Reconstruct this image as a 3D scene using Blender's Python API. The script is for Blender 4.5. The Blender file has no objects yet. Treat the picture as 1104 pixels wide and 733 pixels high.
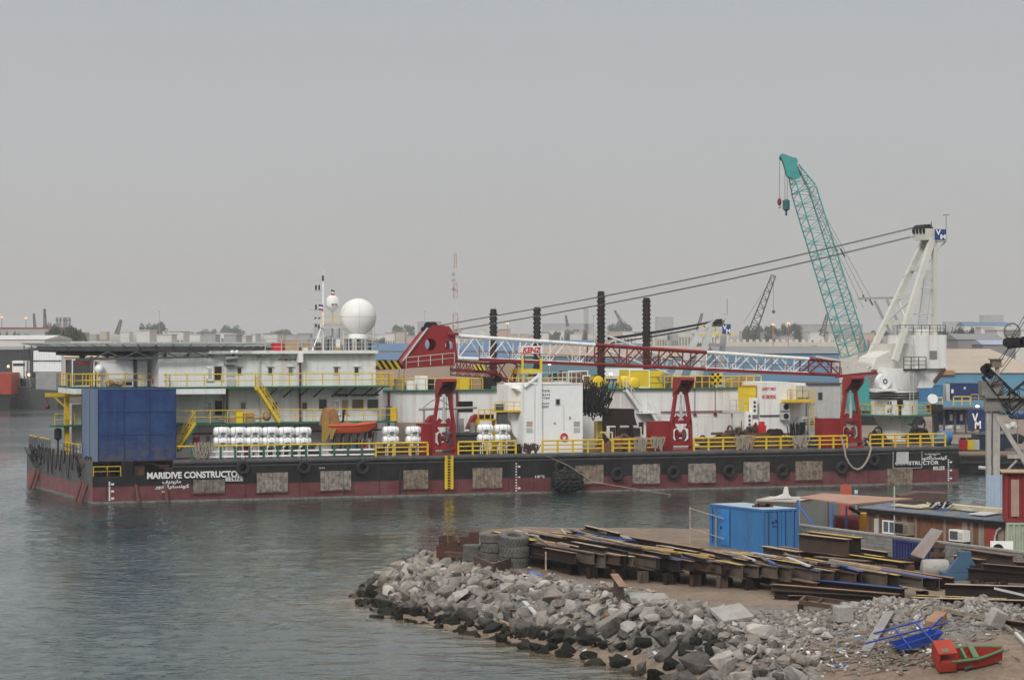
import bpy, bmesh, math, random
from mathutils import Vector, Matrix, noise
rnd = random.Random(11)
rad = math.radians
S = bpy.context.scene
COL = S.collection

# ------------------------------------------------------------------ camera, world, sun, exposure
HCAM, FPX, CX, HY = 15.0, 2873.0, 552.0, 357.0
cd = bpy.data.cameras.new("camera"); cam = bpy.data.objects.new("camera", cd); COL.objects.link(cam)
cam.location = (0, 0, HCAM); cam.rotation_euler = (rad(90), 0, 0)
cd.sensor_width = 36; cd.lens = FPX / 1104 * 36; cd.shift_y = -9.5 / 1104
cd.clip_start = 1; cd.clip_end = 60000
S.camera = cam
SUN_EL, SUN_AZ = 38, -160            # azimuth clockwise from +Y: behind the camera, to the left
w = bpy.data.worlds.new("World"); S.world = w; w.use_nodes = True
nt = w.node_tree; N = nt.nodes; LK = nt.links
bgn = N["Background"]; bgn.inputs["Strength"].default_value = 0.1
sky = N.new("ShaderNodeTexSky"); sky.sky_type = 'NISHITA'; sky.sun_disc = False
sky.sun_elevation = rad(SUN_EL); sky.sun_rotation = rad(SUN_AZ); sky.dust_density = 6; sky.altitude = 0
hs = N.new("ShaderNodeHueSaturation"); hs.inputs["Saturation"].default_value = 0.1; hs.inputs["Value"].default_value = 0.6
LK.new(sky.outputs[0], hs.inputs["Color"])
tc = N.new("ShaderNodeTexCoord"); sp = N.new("ShaderNodeSeparateXYZ"); LK.new(tc.outputs["Generated"], sp.inputs[0])
cr = N.new("ShaderNodeValToRGB"); LK.new(sp.outputs[2], cr.inputs[0])   # the overcast's brightness by height
e = cr.color_ramp.elements
e[0].position = 0.0; e[0].color = (.385, .376, .358, 1)
e[1].position = 1.0; e[1].color = (1.0, 1.0, 1.0, 1)
for p_, c_ in ((.03, (.400, .399, .394, 1)), (.075, (.388, .397, .406, 1)), (.13, (.345, .368, .396, 1)), (.22, (.35, .365, .385, 1)), (.5, (.72, .72, .73, 1))):
    k = e.new(p_); k.color = c_
vm = N.new("ShaderNodeVectorMath"); vm.operation = 'SCALE'; vm.inputs["Scale"].default_value = 10
LK.new(cr.outputs[0], vm.inputs[0])
cn = N.new("ShaderNodeTexNoise"); cn.inputs["Scale"].default_value = 2.2; cn.inputs["Detail"].default_value = 4
cmap = N.new("ShaderNodeMapping"); cmap.inputs["Scale"].default_value = (1, 1, 4); LK.new(tc.outputs["Generated"], cmap.inputs[0]); LK.new(cmap.outputs[0], cn.inputs["Vector"])
crng = N.new("ShaderNodeMapRange"); crng.inputs[3].default_value = .93; crng.inputs[4].default_value = 1.06; LK.new(cn.outputs[0], crng.inputs[0])
vm2 = N.new("ShaderNodeVectorMath"); vm2.operation = 'SCALE'; LK.new(vm.outputs[0], vm2.inputs[0]); LK.new(crng.outputs[0], vm2.inputs["Scale"])
mx = N.new("ShaderNodeMix"); mx.data_type = 'RGBA'; mx.inputs[0].default_value = 0.85
LK.new(hs.outputs[0], mx.inputs[6]); LK.new(vm2.outputs[0], mx.inputs[7]); LK.new(mx.outputs[2], bgn.inputs["Color"])
sl = bpy.data.lights.new("sun", 'SUN'); sl.energy = 1.35; sl.angle = rad(14); sl.color = (1, .96, .9)
so = bpy.data.objects.new("sun", sl); COL.objects.link(so)
_d = Vector((math.sin(rad(SUN_AZ)) * math.cos(rad(SUN_EL)), math.cos(rad(SUN_AZ)) * math.cos(rad(SUN_EL)), math.sin(rad(SUN_EL))))
so.rotation_euler = _d.to_track_quat('Z', 'Y').to_euler(); so.location = (-60, -60, 120)
S.view_settings.view_transform = 'Standard'; S.view_settings.look = 'None'
S.view_settings.exposure = 0.48; S.view_settings.gamma = 1
S.cycles.use_denoising = True; S.cycles.max_bounces = 6; S.cycles.volume_bounces = 0; S.cycles.caustics_reflective = False
S.cycles.use_adaptive_sampling = True; S.cycles.adaptive_threshold = 0.01

# ------------------------------------------------------------------ placing: a pixel of the photograph plus one known coordinate gives a point
def at(px, py, z=0.0):
    d = FPX * (HCAM - z) / (py - HY); return Vector(((px - CX) * d / FPX, d, z))
def atd(px, py, d):
    return Vector(((px - CX) * d / FPX, d, HCAM - (py - HY) * d / FPX))
A0 = Vector((-36.45, 231.7)); BA = rad(21.13)
EU = Vector((math.cos(BA), math.sin(BA))); EV = Vector((-math.sin(BA), math.cos(BA)))
def bp(px, py, v):                    # pixel + distance v from the barge's near side -> barge coordinates
    k = (px - CX) / FPX
    y = (v + A0.dot(EV)) / (k * EV.x + EV.y); P = Vector((k * y, y))
    return Vector(((P - A0).dot(EU), v, HCAM - (py - HY) * y / FPX))
def bu(px, v): return bp(px, 400, v).x
def bw(p): q = A0 + EU * p[0] + EV * p[1]; return Vector((q.x, q.y, p[2]))

# ------------------------------------------------------------------ materials
_mats = {}
def mat(key, col, rough=.6, metal=0., dirt=.35, dcol=None, rust=0., rcol=(.10, .045, .022), scale=1.5, bump=.0, streak=.0, spec=.25, emit=0., foot=None, bscale=None):
    if key in _mats: return _mats[key]
    m = bpy.data.materials.new(key); m.use_nodes = True; _mats[key] = m
    t = m.node_tree; b = t.nodes["Principled BSDF"]
    b.inputs["Roughness"].default_value = rough; b.inputs["Metallic"].default_value = metal
    b.inputs["Specular IOR Level"].default_value = spec
    c4 = (*col, 1)
    if emit:
        b.inputs["Emission Color"].default_value = c4; b.inputs["Emission Strength"].default_value = emit
    co = t.nodes.new("ShaderNodeTexCoord")
    last = None
    def rgbmix(fac, a, bcol):
        x = t.nodes.new("ShaderNodeMix"); x.data_type = 'RGBA'
        t.links.new(fac, x.inputs[0])
        if isinstance(a, tuple): x.inputs[6].default_value = a
        else: t.links.new(a, x.inputs[6])
        x.inputs[7].default_value = (*bcol, 1); return x.outputs[2]
    def nz(sc, det, vec=None, lo=.4, hi=.62, amount=1.):
        n = t.nodes.new("ShaderNodeTexNoise"); n.inputs["Scale"].default_value = sc; n.inputs["Detail"].default_value = det
        n.inputs["Roughness"].default_value = .62
        t.links.new(vec or co.outputs["Object"], n.inputs["Vector"])
        r = t.nodes.new("ShaderNodeMapRange"); r.inputs[1].default_value = lo; r.inputs[2].default_value = hi
        r.inputs[4].default_value = amount; t.links.new(n.outputs[0], r.inputs[0]); return r.outputs[0], n.outputs[0]
    last = c4
    if dirt > 0:
        f, raw = nz(scale, 6, None, .38, .66, dirt)
        last = rgbmix(f, last, dcol or tuple(x * .55 for x in col))
    if streak > 0:
        mp = t.nodes.new("ShaderNodeMapping"); mp.inputs["Scale"].default_value = (2.2, 2.2, .16); t.links.new(co.outputs["Object"], mp.inputs[0])
        f, _ = nz(scale * 1.1, 5, mp.outputs[0], .5, .72, streak)
        last = rgbmix(f, last, rcol if rust else tuple(x * .45 for x in col))
    if rust > 0:
        f, _ = nz(scale * .9, 8, None, .66 - .3 * rust, .74 - .2 * rust, min(1, .55 + rust * .45))
        last = rgbmix(f, last, rcol)
    if foot:                                # grime growing up from the bottom edge: foot = (height, colour)
        sx = t.nodes.new("ShaderNodeSeparateXYZ"); t.links.new(co.outputs["Object"], sx.inputs[0])
        r1 = t.nodes.new("ShaderNodeMapRange"); r1.inputs[1].default_value = foot[0]; r1.inputs[2].default_value = 0; t.links.new(sx.outputs[2], r1.inputs[0])
        f, raw = nz(scale * 2, 6, None, .35, .6, 1.); mu_ = t.nodes.new("ShaderNodeMath"); mu_.operation = 'MULTIPLY'; t.links.new(r1.outputs[0], mu_.inputs[0]); t.links.new(f, mu_.inputs[1])
        last = rgbmix(mu_.outputs[0], last, foot[1])
    if isinstance(last, tuple): b.inputs["Base Color"].default_value = last
    else: t.links.new(last, b.inputs["Base Color"])
    if bump > 0:
        n = t.nodes.new("ShaderNodeTexNoise"); n.inputs["Scale"].default_value = bscale or scale * 4; n.inputs["Detail"].default_value = 6
        t.links.new(co.outputs["Object"], n.inputs["Vector"])
        bb = t.nodes.new("ShaderNodeBump"); bb.inputs["Strength"].default_value = min(1, bump); bb.inputs["Distance"].default_value = .12
        t.links.new(n.outputs[0], bb.inputs["Height"]); t.links.new(bb.outputs[0], b.inputs["Normal"])
    return m
WHITE = mat("white_ship_paint", (.75, .755, .74), .45, dirt=.25, dcol=(.64, .63, .60), streak=.5, rust=.08, rcol=(.45, .35, .26), scale=.8)
WHITE2 = mat("clean_white_paint", (.82, .83, .82), .4, dirt=.25, dcol=(.62, .61, .58), scale=1.2)
CREAM = mat("cream_crane_paint", (.60, .585, .53), .45, dirt=.4, dcol=(.45, .43, .38), rust=.05, scale=.9)
RAFT = mat("raft_white", (.84, .86, .86), .35, dirt=.15, scale=2)
YEL = mat("yellow_paint", (.70, .48, .025), .5, dirt=.45, dcol=(.45, .29, .025), rust=.12, scale=2)
YEL2 = mat("yellow_box_paint", (.72, .53, .03), .5, dirt=.35, dcol=(.55, .38, .02), scale=1)
GREEN = mat("green_deck_edge", (.02, .13, .075), .5, dirt=.4, scale=2)
TEAL = mat("teal_crane_paint", (.05, .30, .29), .5, dirt=.3, scale=1)
RED = mat("red_crane_paint", (.245, .018, .022), .42, dirt=.4, dcol=(.25, .018, .022), scale=1, rust=.03)
BOOMRED = mat("boom_red_paint", (.21, .018, .022), .5, dirt=.35, scale=1)
BRIGHTRED = mat("bright_red_paint", (.5, .02, .025), .5, dirt=.2, scale=2)
MAROON = mat("maroon_pipe_paint", (.16, .02, .025), .5, dirt=.3)
HULLB = mat("black_hull_paint", (.006, .007, .010), .55, dirt=.6, dcol=(.030, .029, .029), streak=.4, rust=.06, rcol=(.07, .05, .04), scale=.5, bump=.25)
HULLE = mat("lit_worn_hull_paint", (.12, .12, .12), .65, dirt=.6, dcol=(.06, .06, .062), streak=.55, rust=.08, rcol=(.07, .05, .04), scale=.5, bump=.25)  # hull end: lighter grey puts the light on that side into the colour
HULLR = mat("red_boot_paint", (.12, .029, .034), .65, dirt=.65, dcol=(.19, .078, .078), streak=.5, rust=.06, rcol=(.06, .03, .025), scale=.5, bump=.25)
HULLRE = mat("lit_red_boot_paint", (.24, .10, .10), .65, dirt=.6, dcol=(.13, .06, .06), streak=.5, scale=.5, bump=.2)  # end boot-top: paler red carries the same light in its colour
WEED = mat("waterline_growth", (.22, .22, .2), .8, dirt=.7, dcol=(.06, .06, .05), scale=2, bump=.5)
DECK = mat("deck_steel", (.14, .10, .085), .8, dirt=.6, dcol=(.07, .05, .045), rust=.3, scale=.5)
GREY = mat("grey_steel", (.30, .31, .31), .5, dirt=.4, scale=1.2, rust=.05)
LGREY = mat("light_grey_steel", (.48, .49, .48), .5, dirt=.35, scale=1.2)
DGREY = mat("dark_grey_steel", (.085, .088, .09), .55, dirt=.4, scale=1.2)
BLACK = mat("black_steel", (.014, .014, .016), .55, spec=.15, dirt=.4, dcol=(.032, .028, .026))
RUBBER = mat("tyre_rubber", (.022, .022, .023), .8, spec=.15, dirt=.5, dcol=(.05, .048, .046), scale=3, bump=.4)
GLASS = mat("dark_window_glass", (.025, .03, .034), .08, dirt=.2, spec=.6)
DARKIN = mat("dark_doorway", (.035, .02, .017), .7, dirt=.4)
TANP = mat("tan_paint", (.36, .25, .15), .6, dirt=.35)
PLY = mat("plywood", (.38, .26, .17), .75, dirt=.5, scale=2, bump=.1)
WOOD = mat("weathered_wood", (.30, .25, .20), .85, dirt=.7, dcol=(.09, .07, .055), streak=.7, scale=3, bump=.4)
ROPE = mat("rope_fibre", (.36, .32, .27), .9, dirt=.5, scale=6)
HOSE = mat("black_hose", (.022, .022, .024), .55, dirt=.4)
BLUEBOX = mat("faded_blue_paint", (.010, .036, .145), .65, dirt=.75, dcol=(.032, .08, .18), streak=.6, scale=.8, bump=.12, foot=(2.2, (.085, .07, .065)))
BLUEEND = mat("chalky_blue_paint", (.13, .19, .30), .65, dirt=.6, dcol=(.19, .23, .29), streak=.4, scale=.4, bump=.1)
CBLUE = mat("container_blue", (.036, .17, .39), .55, dirt=.5, dcol=(.04, .12, .27), streak=.35, scale=.8, rust=.03)
NAVY = mat("navy_paint", (.018, .04, .13), .55, dirt=.4, scale=.8)
TANK = mat("blue_tank_paint", (.05, .16, .36), .5, dirt=.4)
ORANGE = mat("rescue_boat_orange", (.60, .10, .04), .45, dirt=.3, scale=1.5)
TARP = mat("tan_tarpaulin", (.34, .155, .07), .85, dirt=.5, scale=1.5, bump=.3)
TARPY = mat("ochre_tarpaulin", (.36, .22, .06), .85, dirt=.5, scale=1.5, bump=.3)
RUST = mat("brown_rust", (.10, .058, .04), .8, dirt=.6, dcol=(.045, .028, .022), scale=1.2, bump=.25)
RUST2 = mat("orange_rust", (.21, .105, .06), .8, dirt=.6, dcol=(.10, .055, .038), scale=1.2, bump=.25)
DRUST = mat("dark_rusted_steel", (.028, .019, .016), .75, spec=.12, dirt=.6, dcol=(.015, .012, .011), scale=1.2, bump=.2)
RADOME = mat("radome_shell", (.72, .72, .69), .4, dirt=.4, dcol=(.62, .60, .55), scale=.7)

# ------------------------------------------------------------------ mesh builder
class MB:
    def __init__(s): s.v = []; s.f = []; s.m = []; s.mi = 0
    def add(s, vs, fs):
        o = len(s.v); s.v += [tuple(p) for p in vs]; s.f += [tuple(i + o for i in f) for f in fs]; s.m += [s.mi] * len(fs); return s
    def box(s, x0, x1, y0, y1, z0, z1):
        x0, x1 = sorted((x0, x1)); y0, y1 = sorted((y0, y1)); z0, z1 = sorted((z0, z1))
        return s.add([(x, y, z) for z in (z0, z1) for x, y in ((x0, y0), (x1, y0), (x1, y1), (x0, y1))],
                     [(3, 2, 1, 0), (4, 5, 6, 7), (0, 1, 5, 4), (1, 2, 6, 5), (2, 3, 7, 6), (3, 0, 4, 7)])
    def bar(s, a, b, w, h=None, up=(0, 0, 1)):
        a, b = Vector(a), Vector(b); d = (b - a).normalized(); h = h or w; u = Vector(up)
        if abs(d.dot(u)) > .98: u = Vector((0, 1, 0)) if abs(d.y) < .9 else Vector((1, 0, 0))
        x = d.cross(u).normalized() * w / 2; y = x.cross(d).normalized() * h / 2
        vs = [p + q for p in (a, b) for q in (-x - y, x - y, x + y, -x + y)]
        return s.add(vs, [(3, 2, 1, 0), (4, 5, 6, 7), (0, 1, 5, 4), (1, 2, 6, 5), (2, 3, 7, 6), (3, 0, 4, 7)])
    def tube(s, a, b, r, n=6, r2=None):
        a, b = Vector(a), Vector(b); d = (b - a)
        if d.length < 1e-6: return s
        d.normalize(); r2 = r if r2 is None else r2
        x = d.orthogonal().normalized(); y = d.cross(x)
        ring = [(math.cos(2 * math.pi * i / n), math.sin(2 * math.pi * i / n)) for i in range(n)]
        vs = [a + (x * c + y * q) * r for c, q in ring] + [b + (x * c + y * q) * r2 for c, q in ring]
        fs = [(i, (i + 1) % n, n + (i + 1) % n, n + i) for i in range(n)] + [tuple(range(n))[::-1], tuple(range(n, 2 * n))]
        return s.add(vs, fs)
    def path(s, pts, r, n=6, closed=False):
        pts = [Vector(p) for p in pts]; vs = []; k = len(pts); prev = None
        for i, p in enumerate(pts):
            d = (pts[(i + 1) % k] - pts[i - 1]) if closed else (pts[min(i + 1, k - 1)] - pts[max(i - 1, 0)])
            if d.length < 1e-9: d = Vector((0, 0, 1))
            d.normalize()
            x = (prev - d * prev.dot(d)) if prev is not None else d.orthogonal()
            if x.length < 1e-4: x = d.orthogonal()
            x.normalize(); prev = x; y = d.cross(x)
            vs += [p + (x * math.cos(2 * math.pi * j / n) + y * math.sin(2 * math.pi * j / n)) * r for j in range(n)]
        fs = []
        for i in range(k if closed else k - 1):
            o, q = i * n, ((i + 1) % k) * n
            fs += [(o + j, o + (j + 1) % n, q + (j + 1) % n, q + j) for j in range(n)]
        if not closed: fs += [tuple(range(n))[::-1], tuple(range((k - 1) * n, k * n))]
        return s.add(vs, fs)
    def prism(s, pts, a0, a1, axis='y'):       # outline in the other two axes, pushed along axis
        n = len(pts)
        def P(p, a): return (p[0], a, p[1]) if axis == 'y' else ((a, p[0], p[1]) if axis == 'x' else (p[0], p[1], a))
        vs = [P(p, a0) for p in pts] + [P(p, a1) for p in pts]
        return s.add(vs, [tuple(range(n)), tuple(range(n, 2 * n))[::-1]] + [(i, n + i, n + (i + 1) % n, (i + 1) % n) for i in range(n)])
    def lathe(s, c, prof, n=16, axis='z'):
        c = Vector(c); vs = []
        for r, h in prof:
            for i in range(n):
                a = 2 * math.pi * i / n; x, y = r * math.cos(a), r * math.sin(a)
                vs.append(c + (Vector((x, y, h)) if axis == 'z' else (Vector((x, h, y)) if axis == 'y' else Vector((h, x, y)))))
        k = len(prof)
        fs = [(i * n + j, i * n + (j + 1) % n, (i + 1) * n + (j + 1) % n, (i + 1) * n + j) for i in range(k - 1) for j in range(n)]
        fs += [tuple(range(n))[::-1], tuple(range((k - 1) * n, k * n))]
        return s.add(vs, fs)
    def torus(s, c, R, r, axis='z', n=20, m=8, sq=1.):
        c = Vector(c); vs = []
        for i in range(n):
            a = 2 * math.pi * i / n
            for j in range(m):
                b = 2 * math.pi * j / m; q = R + r * math.cos(b); h = r * sq * math.sin(b)
                x, y = q * math.cos(a), q * math.sin(a)
                vs.append(c + (Vector((x, y, h)) if axis == 'z' else (Vector((x, h, y)) if axis == 'y' else Vector((h, x, y)))))
        return s.add(vs, [(i * m + j, ((i + 1) % n) * m + j, ((i + 1) % n) * m + (j + 1) % m, i * m + (j + 1) % m) for i in range(n) for j in range(m)])
    def sphere(s, c, r, n=20, m=12, squash=(1, 1, 1)):
        c = Vector(c); prof = [(max(1e-3, math.sin(math.pi * k / m)) * r, -math.cos(math.pi * k / m) * r) for k in range(m + 1)]
        o = len(s.v); s.lathe((0, 0, 0), prof, n)
        for i in range(o, len(s.v)):
            p = s.v[i]; s.v[i] = (c.x + p[0] * squash[0], c.y + p[1] * squash[1], c.z + p[2] * squash[2])
        return s
    def lattice(s, a, b, w0, h0, w1, h1, n, rc, rb, up=(0, 0, 1), sides=5, chords=True):
        a, b = Vector(a), Vector(b); d = (b - a).normalized(); u = Vector(up); x = d.cross(u).normalized(); y = x.cross(d).normalized()
        def c(i, sx, sy):
            t = i / n; p = a.lerp(b, t); return p + x * sx * (w0 + (w1 - w0) * t) / 2 + y * sy * (h0 + (h1 - h0) * t) / 2
        if chords:
            for sx in (-1, 1):
                for sy in (-1, 1): s.tube(c(0, sx, sy), c(n, sx, sy), rc, sides)
        for i in range(n):
            for q in (-1, 1):
                k = 1 if i % 2 else -1
                s.tube(c(i, q, k), c(i + 1, q, -k), rb, 4)           # side faces
                s.tube(c(i, k, q), c(i + 1, -k, q), rb, 4)           # top and bottom faces
        for i in range(0, n + 1, 2):
            for q in (-1, 1):
                s.tube(c(i, q, -1), c(i, q, 1), rb, 4); s.tube(c(i, -1, q), c(i, 1, q), rb, 4)
        return s
    def ibeam(s, a, b, h, w, tf=.035, up=(0, 0, 1), top=None, side=None):
        a, b = Vector(a), Vector(b); d = (b - a).normalized(); u = Vector(up); x = d.cross(u).normalized(); y = x.cross(d).normalized()
        H, W, t2 = h / 2, w / 2, .02
        pr = [(-W, -H), (W, -H), (W, -H + tf), (t2, -H + tf), (t2, H - tf), (W, H - tf), (W, H), (-W, H), (-W, H - tf), (-t2, H - tf), (-t2, -H + tf), (-W, -H + tf)]
        o = len(s.v); s.v += [tuple(p + x * q[0] + y * q[1]) for p in (a, b) for q in pr]
        m0 = s.mi
        for i in range(12):
            s.f.append((o + i, o + (i + 1) % 12, o + 12 + (i + 1) % 12, o + 12 + i)); s.m.append(top if (i == 6 and top is not None) else m0)
        for k in (0, 12):
            for q in ((0, 1, 2, 11), (11, 2, 3, 10), (10, 3, 4, 9), (9, 4, 5, 8), (8, 5, 6, 7)):
                if q == (11, 2, 3, 10): continue
                if q == (9, 4, 5, 8): continue
                s.f.append(tuple(o + k + z for z in q)); s.m.append(m0)
        return s

def link(name, me): o = bpy.data.objects.new(name, me); COL.objects.link(o); return o
def to_mesh(name, mb, mats, org=(0, 0, 0), smooth=False):
    me = bpy.data.meshes.new(name); ox, oy, oz = org
    me.from_pydata([(p[0] - ox, p[1] - oy, p[2] - oz) for p in mb.v], [], mb.f)
    for m in (mats if isinstance(mats, (list, tuple)) else [mats]): me.materials.append(m)
    if any(mb.m): me.polygons.foreach_set("material_index", mb.m)
    bm = bmesh.new(); bm.from_mesh(me); bmesh.ops.recalc_face_normals(bm, faces=bm.faces); bm.to_mesh(me); bm.free()
    if smooth:
        me.polygons.foreach_set("use_smooth", [True] * len(me.polygons))
        try: me.set_sharp_from_angle(angle=rad(40))
        except Exception: pass
    return me
def tag(o, label, cat, group=None, kind=None):
    if label: o["label"] = label
    if cat: o["category"] = cat
    if group: o["group"] = group
    if kind: o["kind"] = kind
    elif not o.get("kind"): o["kind"] = "thing"
    return o
def place(o, org, frame, rz=0):
    if frame == 'b': o.location = bw(org); o.rotation_euler = (0, 0, BA + rz)
    else: o.location = org; o.rotation_euler = (0, 0, rz)
class Thing:
    def __init__(s, name, label, cat, org, frame='b', group=None, rz=0):
        s.root = bpy.data.objects.new(name, None); COL.objects.link(s.root); s.org = tuple(org); s.frame = frame
        place(s.root, org, frame, rz); tag(s.root, label, cat, group)
    def part(s, name, mb, mats, parent=None, smooth=False, label=None, kind=None):
        o = link(name, mb if isinstance(mb, bpy.types.Mesh) else to_mesh(name, mb, mats, s.org, smooth)); o.parent = parent or s.root
        if label: o["label"] = label
        if kind: o["kind"] = kind
        return o
def solo(name, mb, mats, label, cat, org, frame='b', group=None, smooth=False, rz=0):
    o = link(name, to_mesh(name, mb, mats, org, smooth)); place(o, org, frame, rz); return tag(o, label, cat, group)
def copy_tree(src, org, frame='b', rz=0, label=None, group=None):
    def cp(o, par):
        c = o.copy(); COL.objects.link(c); c.parent = par
        for ch in o.children: cp(ch, c)
        return c
    c = cp(src, None); place(c, org, frame, rz)
    if label: c["label"] = label
    if group: c["group"] = group
    return c
def structure(name, mb, m, smooth=False, kind='structure', label=None, cat=None):
    o = link(name, to_mesh(name, mb, m, (0, 0, 0), smooth)); o["kind"] = kind
    if label: tag(o, label, cat)
    return o
def text_mb(body, width, height, o, xd, yd, bold=.0, shear=0.):
    """Lettering as a thin solid: fitted to width x height, lower-left corner at o."""
    cu = bpy.data.curves.new("lettering", 'FONT'); cu.body = body; cu.size = 1; cu.offset = bold; cu.extrude = .01; cu.resolution_u = 3; cu.shear = shear
    t = bpy.data.objects.new("lettering", cu); COL.objects.link(t)
    me = bpy.data.meshes.new_from_object(t.evaluated_get(bpy.context.evaluated_depsgraph_get()))
    bpy.data.objects.remove(t); bpy.data.curves.remove(cu)
    vs = [v.co.copy() for v in me.vertices]; fs = [tuple(p.vertices) for p in me.polygons]; bpy.data.meshes.remove(me)
    x0, x1 = min(v.x for v in vs), max(v.x for v in vs); y0, y1 = min(v.y for v in vs), max(v.y for v in vs)
    o, xd, yd = Vector(o), Vector(xd).normalized(), Vector(yd).normalized(); nd = xd.cross(yd)
    mb = MB(); mb.add([o + xd * (v.x - x0) / (x1 - x0) * width + yd * (v.y - y0) / (y1 - y0) * height + nd * (v.z + .012) for v in vs], fs)
    return mb
def plate_mb(outer, holes, y0, y1):
    """A plate in the x-z plane with round holes (cx, cz, r), from y0 to y1."""
    cu = bpy.data.curves.new("plate", 'CURVE'); cu.dimensions = '2D'; cu.fill_mode = 'BOTH'; cu.extrude = abs(y1 - y0) / 2
    def sp(pts):
        q = cu.splines.new('POLY'); q.points.add(len(pts) - 1); q.use_cyclic_u = True
        for i, p in enumerate(pts): q.points[i].co = (p[0], p[1], 0, 1)
    sp(outer)
    for cx, cz, r in holes: sp([(cx + r * math.cos(2 * math.pi * i / 28), cz + r * math.sin(2 * math.pi * i / 28)) for i in range(28)])
    t = bpy.data.objects.new("plate", cu); COL.objects.link(t)
    me = bpy.data.meshes.new_from_object(t.evaluated_get(bpy.context.evaluated_depsgraph_get()))
    vs = [v.co.copy() for v in me.vertices]; fs = [tuple(p.vertices) for p in me.polygons]
    bpy.data.objects.remove(t); bpy.data.curves.remove(cu); bpy.data.meshes.remove(me)
    mb = MB(); c = (y0 + y1) / 2; mb.add([(v.x, c + v.z, v.y) for v in vs], fs); return mb
def rail_mb(pts, h=1.1, r=.035, step=1.5, mids=2, posts=True):
    mb = MB()
    for a, b in zip(pts[:-1], pts[1:]):
        a, b = Vector(a), Vector(b); n = max(1, round((b - a).length / step))
        for k in range(mids + 1):
            z = Vector((0, 0, h * (k + 1) / (mids + 1))); mb.tube(a + z, b + z, r if k == mids else r * .75, 6)
        if posts:
            for i in range(n + 1):
                p = a.lerp(b, i / n); mb.bar(p, p + Vector((0, 0, h - r)), r * 1.8)
    return mb
ORD = ["first", "second", "third", "fourth", "fifth", "sixth", "seventh", "eighth", "ninth", "tenth", "eleventh", "twelfth", "thirteenth", "fourteenth", "fifteenth", "sixteenth", "seventeenth", "eighteenth", "nineteenth", "twentieth"] + ["twenty-" + q for q in ("first", "second", "third", "fourth", "fifth", "sixth", "seventh", "eighth", "ninth")] + ["thirtieth"] + ["thirty-" + q for q in ("first", "second", "third", "fourth", "fifth")]

# ------------------------------------------------------------------ the setting: water, far shore, near spit
def water_mat():
    m = bpy.data.materials.new("harbour_water"); m.use_nodes = True; t = m.node_tree; b = t.nodes["Principled BSDF"]
    b.inputs["Roughness"].default_value = .05; b.inputs["Specular Tint"].default_value = (.60, .86, .84, 1); b.inputs["IOR"].default_value = 1.333
    co = t.nodes.new("ShaderNodeTexCoord")
    at_ = t.nodes.new("ShaderNodeAttribute"); at_.attribute_name = "shallow"
    mxx = t.nodes.new("ShaderNodeMix"); mxx.data_type = 'RGBA'; t.links.new(at_.outputs["Fac"], mxx.inputs[0])
    mxx.inputs[6].default_value = (.012, .034, .031, 1); mxx.inputs[7].default_value = (.20, .145, .085, 1)
    t.links.new(mxx.outputs[2], b.inputs["Base Color"])
    def nz(sx, sy, sc, det, rot=0):
        mp = t.nodes.new("ShaderNodeMapping"); mp.inputs["Scale"].default_value = (sx, sy, 1); mp.inputs["Rotation"].default_value = (0, 0, rot)
        t.links.new(co.outputs["Object"], mp.inputs[0])
        n = t.nodes.new("ShaderNodeTexNoise"); n.inputs["Scale"].default_value = sc; n.inputs["Detail"].default_value = det; n.inputs["Roughness"].default_value = .5
        t.links.new(mp.outputs[0], n.inputs["Vector"]); return n.outputs[0]
    a = nz(.85, 1.1, 1.5, 4, .3); c = nz(1, 1, .045, 3)
    big = t.nodes.new("ShaderNodeMapRange"); big.inputs[1].default_value = .38; big.inputs[2].default_value = .62; big.inputs[3].default_value = .25; big.inputs[4].default_value = 1.15; t.links.new(c, big.inputs[0])
    mm = t.nodes.new("ShaderNodeMath"); mm.operation = 'MULTIPLY'; t.links.new(a, mm.inputs[0]); t.links.new(big.outputs[0], mm.inputs[1])
    bb = t.nodes.new("ShaderNodeBump"); bb.inputs["Strength"].default_value = 1; bb.inputs["Distance"].default_value = .2
    t.links.new(mm.outputs[0], bb.inputs["Height"]); t.links.new(bb.outputs[0], b.inputs["Normal"])
    return m
# the spit's waterline, front (facing the camera) and back
FRONT = [at(*p) for p in ((391, 643), (402, 653), (430, 664), (480, 675), (530, 686), (580, 699), (630, 711), (670, 720), (694, 728))] + [Vector((8.5, 108, 0)), Vector((15, 104, 0)), Vector((40, 99, 0)), Vector((110, 96, 0))]
BACK = [Vector(p + (0,)) for p in ((110, 205), (48, 197), (34, 192), (24, 182), (14, 175.5), (8, 176), (0, 177), (-3.5, 173), (-7, 163), (-8.6, 154))]
POLY = FRONT + BACK
def segd(p, a, b):
    d = b - a; t = max(0, min(1, (p - a).dot(d) / d.length_squared)); return (p - a - d * t).length
F2 = [Vector((p.x, p.y)) for p in FRONT]; B2 = [Vector((p.x, p.y)) for p in BACK + FRONT[:1]]; P2 = F2 + B2[:-1]
def inside(p):
    c = False; n = len(P2)
    for i in range(n):
        a, b = P2[i], P2[i - 1]
        if (a.y > p.y) != (b.y > p.y) and p.x < (b.x - a.x) * (p.y - a.y) / (b.y - a.y) + a.x: c = not c
    return c
def dists(x, y):
    p = Vector((x, y)); s = 1 if inside(p) else -1
    return s, min(segd(p, a, b) for a, b in zip(F2[:-1], F2[1:])), min(segd(p, a, b) for a, b in zip(B2[:-1], B2[1:]))
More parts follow.
